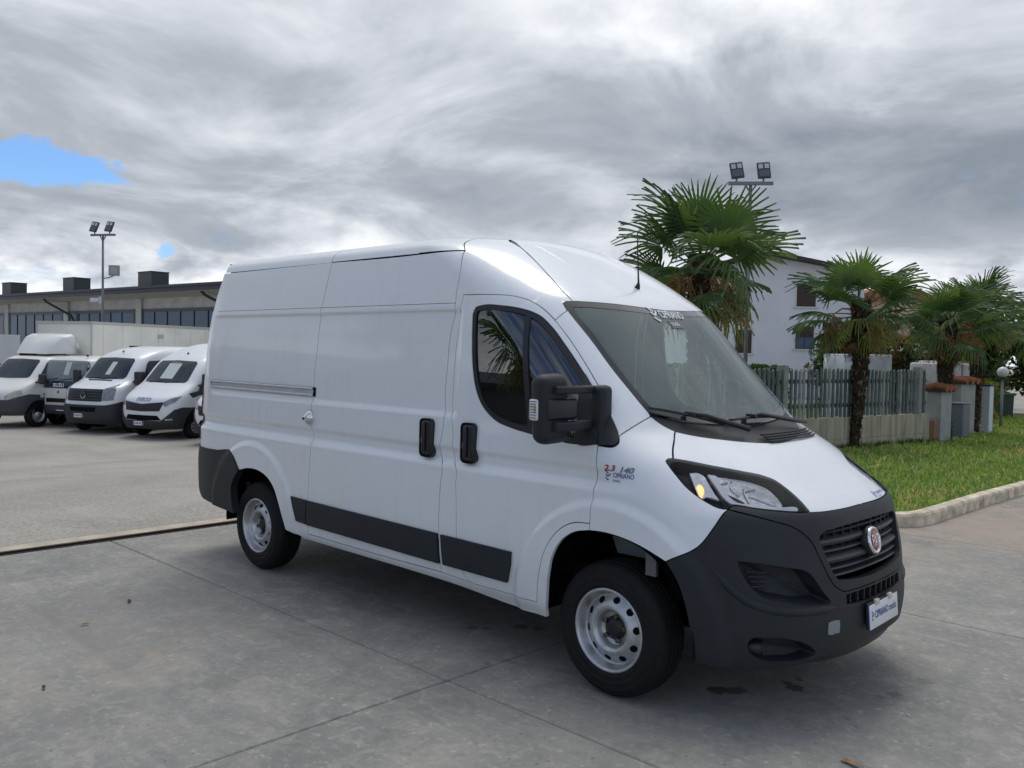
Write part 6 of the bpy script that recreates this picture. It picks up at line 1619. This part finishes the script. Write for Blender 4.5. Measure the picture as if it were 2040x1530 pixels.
# ---- van with lettered bonnet
def van_lettered(P, label, letters=True, sheet=True, detail=True):
    e = empty('parked_van', P, HEAD + R(-2), label, 'van', 'vehicles parked in the back row')
    sh = Shape([(.28, .82), (.42, .93), (.75, .96), (.95, .93), (1.10, .84), (1.22, .62), (1.40, .32), (1.47, .20), (2.06, -.38), (2.16, -.54), (2.34, -.92), (2.48, -1.3), (2.58, -1.8)], [(.28, .2), (1.2, .05), (1.5, -.3), (2.1, -.95), (2.58, -2.4)], [(.28, .93), (.5, .99), (1.1, 1.0), (1.5, .97), (2.1, .89), (2.35, .82), (2.5, .70), (2.58, .5)])
    B = sh.body(); shell(sh, 'body', .28, 2.58, -4.9, BW[0], e)
    lay(B, 'bumper', [(-.28, .27), (PI/2, .27), (PI/2, .50), (1.10, .50), (.90, .62), (.60, .80), (.28, .86), (-.10, .84), (-.05, .5)], 'theta', BPL, e, d=.02, center=True)
    ws = lay(B, 'windscreen', [(0, 1.47), (-.68, 1.49), (-.72, 1.55), (-.66, 2.0), (-.60, 2.06), (0, 2.08)], 'front', BGL, e, center=True)
    lay(B, 'side_window', [(-.05, 1.28), (-.52, 1.93), (-.62, 2.02), (-1.45, 2.04), (-1.45, 1.42), (-.45, 1.40), (-.20, 1.18), (.18, 1.10), (.28, 1.22)], 'side', BGL, e, both=True)
    g_ = lay(B, 'grille', [(0, .74), (-.56, .76), (-.66, 1.00), (-.58, .99), (0, .93)], 'front', PLASTD, e, d=.012, center=True)
    for k in range(3):
        pts = [Vector((B.fx(y, .79 + .05 * k) + .02, y, .79 + .05 * k)) for y in [-.56 + .112 * i for i in range(11)]]
        MB().tube(pts, .008, 6).build('slat', BPL2, g_)
    lay(B, 'headlight', [(-.62, .98), (-.70, .88), (-.88, 1.0), (-.93, 1.15), (-.80, 1.10)], 'front', BHL, e, d=.014, both=True)
    lay(B, 'lower_grille', [(0, .50), (-.60, .52), (-.50, .64), (0, .64)], 'front', MATTE, e, d=.010, center=True)
    if letters:
        t = text_shape('IVECO', .17, .2, .004); w = max(p[0] for p in t[0])
        zz = 1.075; V = [Vector((B.fx((x - w/2) * 1.0, zz + y * .6) + .010, (x - w / 2) * 1.0, zz - .06 + y * .75)) for x, y in t[0]]
        V = [Vector((B.fx(v.y, v.z) + .012, v.y, v.z)) for v in V]
        mesh_obj('bonnet_letters', V, t[1], mat('blue grey letters', (.17, .26, .48), .4), e)
    plate(B, e, .42, y=-.12); mirrors(e, -.12, 1.20, 1.55, .38)
    if sheet: paper(B, ws, -.10, .22, 1.56, 1.98) if False else lay(B, 'paper_notice', [(-.22, 1.58), (-.001, 1.58), (-.001, 1.99), (-.22, 1.99)], 'front', PAPER, ws, d=.014, center=True, thick=0)
    t = text_shape('CIPRIANO', .07); w = max(p[0] for p in t[0])
    mesh_obj('windscreen_sticker', [Vector((B.fx(x - w/2, 2.02) + .05, x - w/2, 2.02 + y * .6)) for x, y in t[0]], t[1], WHITEV, ws)
    for s in (.05, -.5): MB().tube([Vector((B.fx(s, 1.49) + .02, s, 1.49)), Vector((B.fx(s + .42, 1.52) + .02, s + .42, 1.52))], .012, 5).build('wiper', PLASTD, ws)
    MB().lathe([(.0, .05), (.03, .02), (.035, 0)], 10, 'Z', (-.75, 0, 2.27)).build('aerial_base', PLASTD, e)
    for s in (-1, 1): lay(B, 'fog_lamp', [(-.70, .52), (-.86, .53), (-.84, .57), (-.70, .56)], 'front', REFL, e, d=.03, both=False)
    for x in (0, -3.52):
        lay(B, 'wheel_arch', [(x + .45 * math.cos(a), max(.285, .37 + .45 * math.sin(a))) for a in [R(200 - 220 * i / 18) for i in range(19)]], 'side', MATTE, e, d=.004 if x else .026, both=True, thick=0)
        for s in (-1, 1): bwheel(e, x, s * .895, .355, 'trim')
    return e
DP = spot((-21.15, 7.08, LOTZ), .86)
van_lettered(DP, 'parked white van with blue-grey letters on its bonnet and a paper in the windscreen')
van_lettered(DP + LF * 2.95 + FD * .55, 'parked white van mostly hidden behind the rear of the big van', False, False)

# ---- box truck with roof deflector
def box_truck():
    P = spot((-26.90, 4.72, LOTZ), .90); e = empty('box_truck', P, HEAD + R(2), 'white box truck with large roof deflector at the left edge of the parked row', 'truck', 'vehicles parked in the back row')
    sh = Shape([(.38, .84), (.5, .92), (.85, .93), (1.0, .88), (1.12, .76), (1.26, .48), (1.36, .28), (1.42, .20), (1.98, -.34), (2.06, -.50), (2.11, -.80), (2.13, -1.1)], [(.38, .1), (1.2, 0), (1.45, -.35), (2.0, -.9), (2.13, -1.3)], [(.38, .93), (.6, .98), (1.1, .98), (1.45, .96), (2.0, .86), (2.08, .80), (2.13, .62)])
    B = sh.body(); shell(sh, 'cab', .38, 2.13, -1.45, BW[1], e)
    lay(B, 'bumper', [(-.32, .36), (PI/2, .36), (PI/2, .82), (.9, .82), (.5, .92), (.15, .98), (-.12, .95), (-.08, .6)], 'theta', BPL2, e, d=.02, center=True)
    ws = lay(B, 'windscreen', [(0, 1.43), (-.68, 1.45), (-.72, 1.50), (-.66, 1.93), (-.60, 1.98), (0, 2.0)], 'front', BGL, e, center=True)
    lay(B, 'side_window', [(.0, 1.36), (-.45, 1.88), (-.55, 1.95), (-1.20, 1.96), (-1.20, 1.36)], 'side', BGL, e, both=True)
    lay(B, 'headlight', [(-.62, .84), (-.84, .86), (-.93, 1.0), (-.90, 1.10), (-.78, 1.06), (-.62, .92)], 'front', BHY, e, d=.014, both=True)
    lay(B, 'grille', [(0, .84), (-.50, .84), (-.50, .94), (0, .98)], 'front', PLASTD, e, d=.012, center=True)
    lay(B, 'amber_strip', [(-.45, 1.02), (-.80, 1.02), (-.80, 1.06), (-.45, 1.06)], 'side', mat('amber strip', (.38, .22, .03), .4), e, d=.012, both=True)
    plate(B, e, .52); mirrors(e, .02, 1.16, 1.42, .30)
    # deflector: wedge with rounded shoulders
    V = []; F = []; prof = [(-.66, 2.16, .62), (-.86, 2.44, .68), (-1.12, 2.68, .77), (-1.44, 2.78, .86), (-1.54, 2.73, .88), (-1.56, 2.18, .89)]
    for x, z, w in prof:
        for y, k in ((-w, 0), (-w * .985, .90), (-w * .90, 1.0), (0, 1.02), (w * .90, 1.0), (w * .985, .90), (w, 0)):
            V.append((x + (-.35 * (1 - k) if x > -1.5 else 0), y, 2.16 + (z - 2.16) * k))
    for i in range(len(prof) - 1):
        for j in range(6): a = i*7 + j; F.append((a, a+1, a+8, a+7))
    mesh_obj('roof_deflector', V, F, BW[1], e, True)
    for y in (-.6, .6): MB().box((-1.4, y - .02, 2.10), (-.8, y + .02, 2.19)).build('deflector_stay', BPL, e)
    # cargo box
    bx = MB().box((-8.0, -1.12, .98), (-1.92, 1.12, 3.16)).build('cargo_box', BOXM, e)
    for y in (-1.125, 1.085): MB().box((-8.0, y, 3.10), (-1.90, y + .04, 3.20)).build('edge_rail', BOXE, bx); MB().box((-1.95, y, .95), (-1.90, y + .04, 3.10)).build('corner_post', BOXE, bx)
    MB().box((-1.93, -1.08, 3.105), (-1.895, 1.08, 3.20)).build('front_rail', BOXE, bx)
    for k in range(7): MB().box((-2.4 - k * .85, 1.1215, .99), (-2.39 - k * .85, 1.124, 3.09)).build('panel_joint', BOXE, bx)
    MB().rbox((-5.2, 1.122, 2.72), (-4.9, 1.14, 2.86), .006, 2).build('side_vent', BOXE, bx)
    MB().box((-4.15, 1.121, 2.10), (-3.55, 1.13, 2.45)).build('dark_hatch', MATTE, bx)
    MB().box((-7.4, -.45, .55), (-.6, .45, .80)).build('chassis', MATTE, e)
    for s in (-1, 1):
        fl = [(.50 * math.cos(a), max(.42, .36 + .50 * math.sin(a))) for a in [R(200 - 220 * i / 18) for i in range(19)]]
        for r_, m_, d_ in ((.52, BPL2, .026), (.44, MATTE, .032)):
            lay(B, 'wheel_arch', [(r_ * math.cos(a), max(.40, .36 + r_ * math.sin(a))) for a in [R(200 - 220 * i / 18) for i in range(19)]], 'side', m_, e, d=d_, both=True, thick=0) if s > 0 else None
        bwheel(e, 0, s * .90, .37, 'steel'); bwheel(e, -3.9, s * .92, .37, 'steel')
    return e
box_truck()
# ---- small flat-fronted truck
def small_truck():
    P = spot((-25.6, 6.6, LOTZ), .80) - LF * .45 + FD * .25; e = empty('small_truck', P, HEAD + R(1), 'small white flat-fronted truck set back between the box truck and a van', 'truck', 'vehicles parked in the back row')
    sh = Shape([(.42, .58), (.55, .66), (.9, .66), (1.25, .64), (1.95, .40), (2.03, .30), (2.09, .05), (2.11, -.2)], [(.42, .25), (1.3, .2), (1.95, -.15), (2.11, -.7)], [(.42, .93), (.6, .97), (1.2, .97), (1.9, .89), (2.03, .82), (2.11, .62)], 3.6, 4.0)
    B = sh.body(); shell(sh, 'cab', .42, 2.11, -1.05, BW[1], e)
    ws = lay(B, 'windscreen', [(0, 1.38), (-.85, 1.38), (-.79, 1.92), (-.73, 1.97), (0, 1.98)], 'front', mat('pale truck glass', (.20, .235, .235), .06, spec=.45), e, center=True)
    band = lay(B, 'front_band', [(0, 1.16), (-.91, 1.16), (-.87, 1.372), (0, 1.372)], 'front', mat('dark blue band', (.016, .022, .05), .25, coat=.5), e, d=.010, center=True)
    t = text_shape('ISUZU', .15, 0, .006); w = max(p[0] for p in t[0])
    mesh_obj('front_letters', [Vector((B.fx(x - w/2, 1.23) + .014, x - w/2, 1.20 + y)) for x, y in t[0]], t[1], WHITEV, band)
    lay(B, 'side_window', [(.22, 1.30), (.02, 1.85), (-.06, 1.90), (-.80, 1.90), (-.80, 1.30)], 'side', BGL, e, both=True)
    lay(B, 'bumper', [(-.2, .40), (PI/2, .40), (PI/2, .66), (.2, .66), (-.2, .62)], 'theta', BPL2, e, d=.04, center=True)
    lay(B, 'grille', [(0, .74), (-.46, .74), (-.46, .86), (0, .86)], 'front', PLASTD, e, d=.010, center=True)
    lay(B, 'headlight', [(-.52, .72), (-.82, .72), (-.82, .92), (-.52, .90)], 'front', BHL, e, d=.012, both=True)
    lay(B, 'indicator', [(-.52, .93), (-.82, .94), (-.82, 1.0), (-.52, .99)], 'front', mat('red-brown indicator', (.20, .06, .03), .3), e, d=.012, both=True)
    em = [(0, .06), (.045, -.03), (-.045, -.03)]; mesh_obj('triangle_badge', [Vector((B.fx(y, 1.05) + .012, y, 1.05 + z)) for y, z in em], [(0, 1, 2)], GREYM, e)
    plate(B, e, .55, y=.1)
    for s in (-1, 1):
        MB().rbox((.42, s * .98 - .08, 1.40), (.50, s * .98 + .08, 1.80), .03, 2).build('wing_mirror', BPL, e, angle=40)
        MB().tube([(.3, s * .80, 1.95), (.44, s * .98, 1.80)], .018, 6).build('mirror_arm', BPL, e)
        bwheel(e, -.1, s * .80, .35, 'steel'); bwheel(e, -2.6, s * .80, .35, 'steel')
    MB().box((-1.6, -.30, 1.52), (.35, .10, 1.54)).build('parcel_shelf', PAPER, e) if False else None
    MB().box((-5.2, -.95, .80), (-1.15, .95, 1.25)).build('load_bed', BW[1], e)
    MB().lathe([(.035, 0), (.03, .06), (0, .08)], 10, 'Z', (.1, .55, 2.10)).build('roof_marker', PLASTD, e)
    for s in (.05, -.5): MB().tube([Vector((B.fx(s, 1.40) + .02, s, 1.40)), Vector((B.fx(s + .42, 1.45) + .02, s + .42, 1.45))], .012, 5).build('wiper', PLASTD, ws)
    lay(B, 'paper_notice', [(-.30, 1.55), (-.10, 1.55), (-.10, 1.93), (-.30, 1.93)], 'front', PAPER, ws, d=.014, thick=0)
    return e
small_truck()
# ---- storage rack with a pale container at the far left
rk = empty('storage_rack', (-34.2, 4.2, LOTZ), HEAD + R(2), 'dark steel rack carrying a pale boxy container at the left edge', 'rack')
for x in (-2.2, .4):
    for y in (-2.6, .5): MB().box((x - .05, y - .05, 0), (x + .05, y + .05, 1.75)).build('post', PIPE, rk)
for y in (-2.6, .5): MB().box((-2.3, y - .04, 1.66), (.5, y + .04, 1.78)).build('beam', PIPE, rk)
MB().tube([(.4, -2.6, .2), (.4, .5, 1.6)], .03, 6).build('brace', PIPE, rk)
MB().box((-2.2, -2.5, .7), (.4, .45, .78)).build('shelf', mat('orange shelf timber', (.34, .19, .08), .8, var=.3), rk)
ct = MB().prism([(-2.3, 1.80), (.45, 1.80), (.45, 2.55), (.15, 2.90), (-2.3, 2.90)], -2.8, .75, 'XZ').build('pale_container', mat('pale moulded panels', (.60, .62, .66), .6, var=.1, vscale=1.5)); ct.location = rk.location; ct.rotation_euler = rk.rotation_euler
tag(ct, 'pale moulded container resting on the dark steel rack', 'container')
for k in range(3):
    o = MB().rbox((-.6, -2.3 + k * .9, .80), (.1, -1.7 + k * .9, 1.15), .05, 2).build('stacked_part', mat('dark parts', (.03, .03, .035), .6)); o.location = rk.location; o.rotation_euler = rk.rotation_euler
    tag(o, 'dark bulky part on the rack shelf, ' + ('leftmost', 'middle', 'rightmost')[k] + ' of three', 'part', 'parts on the rack shelf')

for o in list(COL.objects):
    if o.parent is None and o.get('group') == 'vehicles parked in the back row': o.scale = (1.05, 1.05, 1.05)
# ================================================================ lamp posts and small things
GALV = mat('galvanised steel', (.20, .21, .22), .5, .4, var=.12, vscale=3); LAMPG = mat('floodlight housing', (.055, .06, .07), .5); LEDW = mat('floodlight lens', (.50, .52, .54), .2, coat=.5)
def flood_mast(P, h, heads, rz, label, extra=False):
    e = empty('floodlight_mast', P, rz, label, 'lamp post', 'floodlight masts')
    MB().tube([(0, 0, -.2), (0, 0, h * .5), (0, 0, h)], [.075, .068, .055], 12).build('pole', GALV, e, smooth=True)
    MB().box((-.75, -.06, h - .05), (.75, .06, h + .06)).build('crossbar', GALV, e)
    MB().tube([(-.18, 0, h - .05), (0, 0, h - .32)], .03, 6).tube([(.18, 0, h - .05), (0, 0, h - .32)], .03, 6).build('bracket', GALV, e)
    for x, ry, rx_ in heads:
        M = Matrix.Translation((x, -.02, h + .44)) @ Matrix.Rotation(rx_, 4, 'X') @ Matrix.Rotation(ry, 4, 'Y')
        f = MB().rbox((-.22, -.05, -.29), (.22, .05, .29), .02, 2, M=M).build('floodlight', LAMPG, e, angle=40)
        for a in (-.12, .12): MB().rbox((a * .85 - .075, -.065, .05), (a * .85 + .075, -.051, .22), .005, 2, M=M).build('lens', LEDW, f)
        MB().box((-.17, -.062, -.24), (.17, -.052, .0), M=M).build('heat_sink', mat('grey fins', (.11, .12, .13), .5), f)
        MB().tube([(x, 0, h + .05), (x, -.01, h + .2)], .035, 6).build('yoke', GALV, f)
    if extra:
        M = Matrix.Translation((.75, -.05, h * .775)) @ Matrix.Rotation(R(20), 4, 'Z')
        f = MB().rbox((-.28, -.05, -.28), (.28, .05, .28), .02, 2, M=M).build('floodlight', mat('old floodlight', (.30, .30, .27), .6), e, angle=40)
        MB().rbox((-.19, -.066, -.19), (.19, -.052, .19), .01, 2, M=M).build('lens', mat('dusty lens', (.38, .38, .34), .3), f)
        MB().tube([(0, 0, h * .725), (.4, -.02, h * .73), (.75, -.04, h * .745)], .03, 6).build('arm', GALV, e)
        c = MB().rbox((-.75, -.10, h * .575), (-.22, .08, h * .60), .03, 2).build('camera_housing', mat('white camera', (.62, .63, .64), .4), e, angle=40)
        MB().box((-.23, -.04, h * .565), (-.05, .04, h * .61)).build('camera_mount', mat('white mount', (.58, .59, .60), .5), c)
    return e
flood_mast((-46.0, 14.05, LOTZ), 8.45, ((-.52, R(10), R(-18)), (.42, R(6), R(-20))), R(30), 'tall floodlight mast with a third square lamp and a camera, before the showroom', True)
flood_mast((-12.5, 22.75, -.3), 7.95, ((-.48, R(-8), R(-16)), (.42, R(-4), R(-16))), R(38), 'floodlight mast with twin heads rising behind the nearest palm')
gl = empty('globe_lamp', (-3.65, 19.55, .08), 0, 'white globe garden lamp on a slim post at the right edge of the lawn', 'lamp post')
MB().tube([(0, 0, 0), (0, 0, 1.22)], [.035, .03], 10).build('post', mat('grey post paint', (.24, .25, .23), .6), gl, smooth=True)
MB().lathe([(.09, 1.22), (.09, 1.28), (.05, 1.30)], 16, 'Z').build('collar', BPL, gl)
MB().lathe([(.06, 1.275)] + [(.135 * math.sin(a), 1.40 - .135 * math.cos(a)) for a in [R(30 + 150 * i / 12) for i in range(13)]], 24, 'Z').build('globe', mat('opal globe', (.62, .62, .58), .25, coat=.4), gl, smooth=True)
MB().lathe([(.03, 0), (.05, .02), (.05, -.01)], 10, 'Z', (0, 0, .02)).build('foot', BPL, gl)
# striped marker pole at the right edge
mk = empty('striped_pole', (-2.55, 22.4, .08), 0, 'thin red and white striped pole at the right edge', 'pole')
for k in range(7): MB().tube([(0, 0, k * .16), (0, 0, k * .16 + .158)], .022, 8).build('band', mat('red band', (.35, .05, .04), .6) if k % 2 else WHITEV, mk)
# leaves and litter
LEAF = [mat('dry leaf', (.30, .17, .075), .8, var=.3, vscale=40), mat('dark leaf', (.035, .025, .02), .8), mat('pale chip', (.58, .55, .50), .8)]
def leaf(P, s, m, label, name='fallen_leaf', cat='leaf'):
    rnd = random.Random(int(P[0] * 977 + P[1] * 331)); V = []; n = 8
    for i in range(n):
        a = 2 * PI * i / n; r = s * (.5 + .5 * abs(math.cos(a))) * rnd.uniform(.75, 1.15); V.append((r * math.cos(a), r * math.sin(a) * .6, .006 + rnd.uniform(0, .25) * s))
    V.append((0, 0, .004 + .1 * s)); V.append((s * 1.4, .1 * s, .01)); V.append((s * .9, .02 * s, .012)); V.append((s * 1.4, .16 * s, .014))
    o = mesh_obj(name, V, [(i, (i+1) % n, n) for i in range(n)] + [(n + 2, n + 1, n + 3)], m); o.location = (P[0], P[1], .002); o.rotation_euler = (0, 0, rnd.uniform(0, 6)); tag(o, label, cat)
for (x, y, s, k, lb, nm, ct_) in ((1.17, -.80, .045, 0, 'large dry tan leaf at the bottom edge of the picture', 'fallen_leaf', 'leaf'), (-3.21, -2.06, .035, 1, 'small dark leaf left of the long slab joint', 'fallen_leaf', 'leaf'), (-2.90, -2.46, .03, 0, 'brown leaf fragment on the reddish patch of concrete', 'fallen_leaf', 'leaf'), (-2.0, -2.98, .025, 1, 'tiny dark scrap on the lower left concrete', 'litter_scrap', 'litter'),
    (-.30, 7.15, .045, 2, 'pale curled leaf lying at the foot of the kerb', 'fallen_leaf', 'leaf'), (1.16, -.09, .012, 2, 'white chip on the concrete ahead of the bumper', 'stone_chip', 'chip'), (-9.83, -.14, .05, 2, 'white scrap on the asphalt left of the van', 'litter_scrap', 'litter'), (-3.60, -.38, .03, 2, 'white flakes on the ground just ahead of the rear wheel', 'paint_flake', 'flake'), (-3.50, -.32, .022, 2, 'smaller white flake under the sill behind the rear wheel', 'paint_flake', 'flake'),
    (-.75, -1.10, .022, 0, 'small tan leaf beside the slab joint crossing', 'fallen_leaf', 'leaf'), (2.0, .9, .03, 0, 'reddish leaf scrap on the right-hand slab', 'fallen_leaf', 'leaf')):
    leaf((x, y), s, LEAF[k], lb, nm, ct_)
# low storage hall left of the photographer, mirrored in the side glass
hall = empty('storage_hall', (-24, -25, LOTZ), R(-38), 'long low dark hall left of the photographer, mirrored in the van window', 'building')
MB().box((-22, 0, -.2), (22, 8, 3.3)).build('wall', mat('dark hall cladding', (.07, .08, .085), .7, var=.2, vscale=1), hall)
MB().prism([(-.6, 3.3), (8.6, 3.3), (8.6, 3.55), (4, 4.3), (-.6, 3.55)], -22.5, 22.5, 'YZ').build('roof', DKSH, hall)
for k in range(9): MB().box((-20 + k * 4.6, -.06, .0), (-17.2 + k * 4.6, -.003, 2.6)).build('roller_door', mat('grey shutter', (.13, .14, .14), .6), hall)
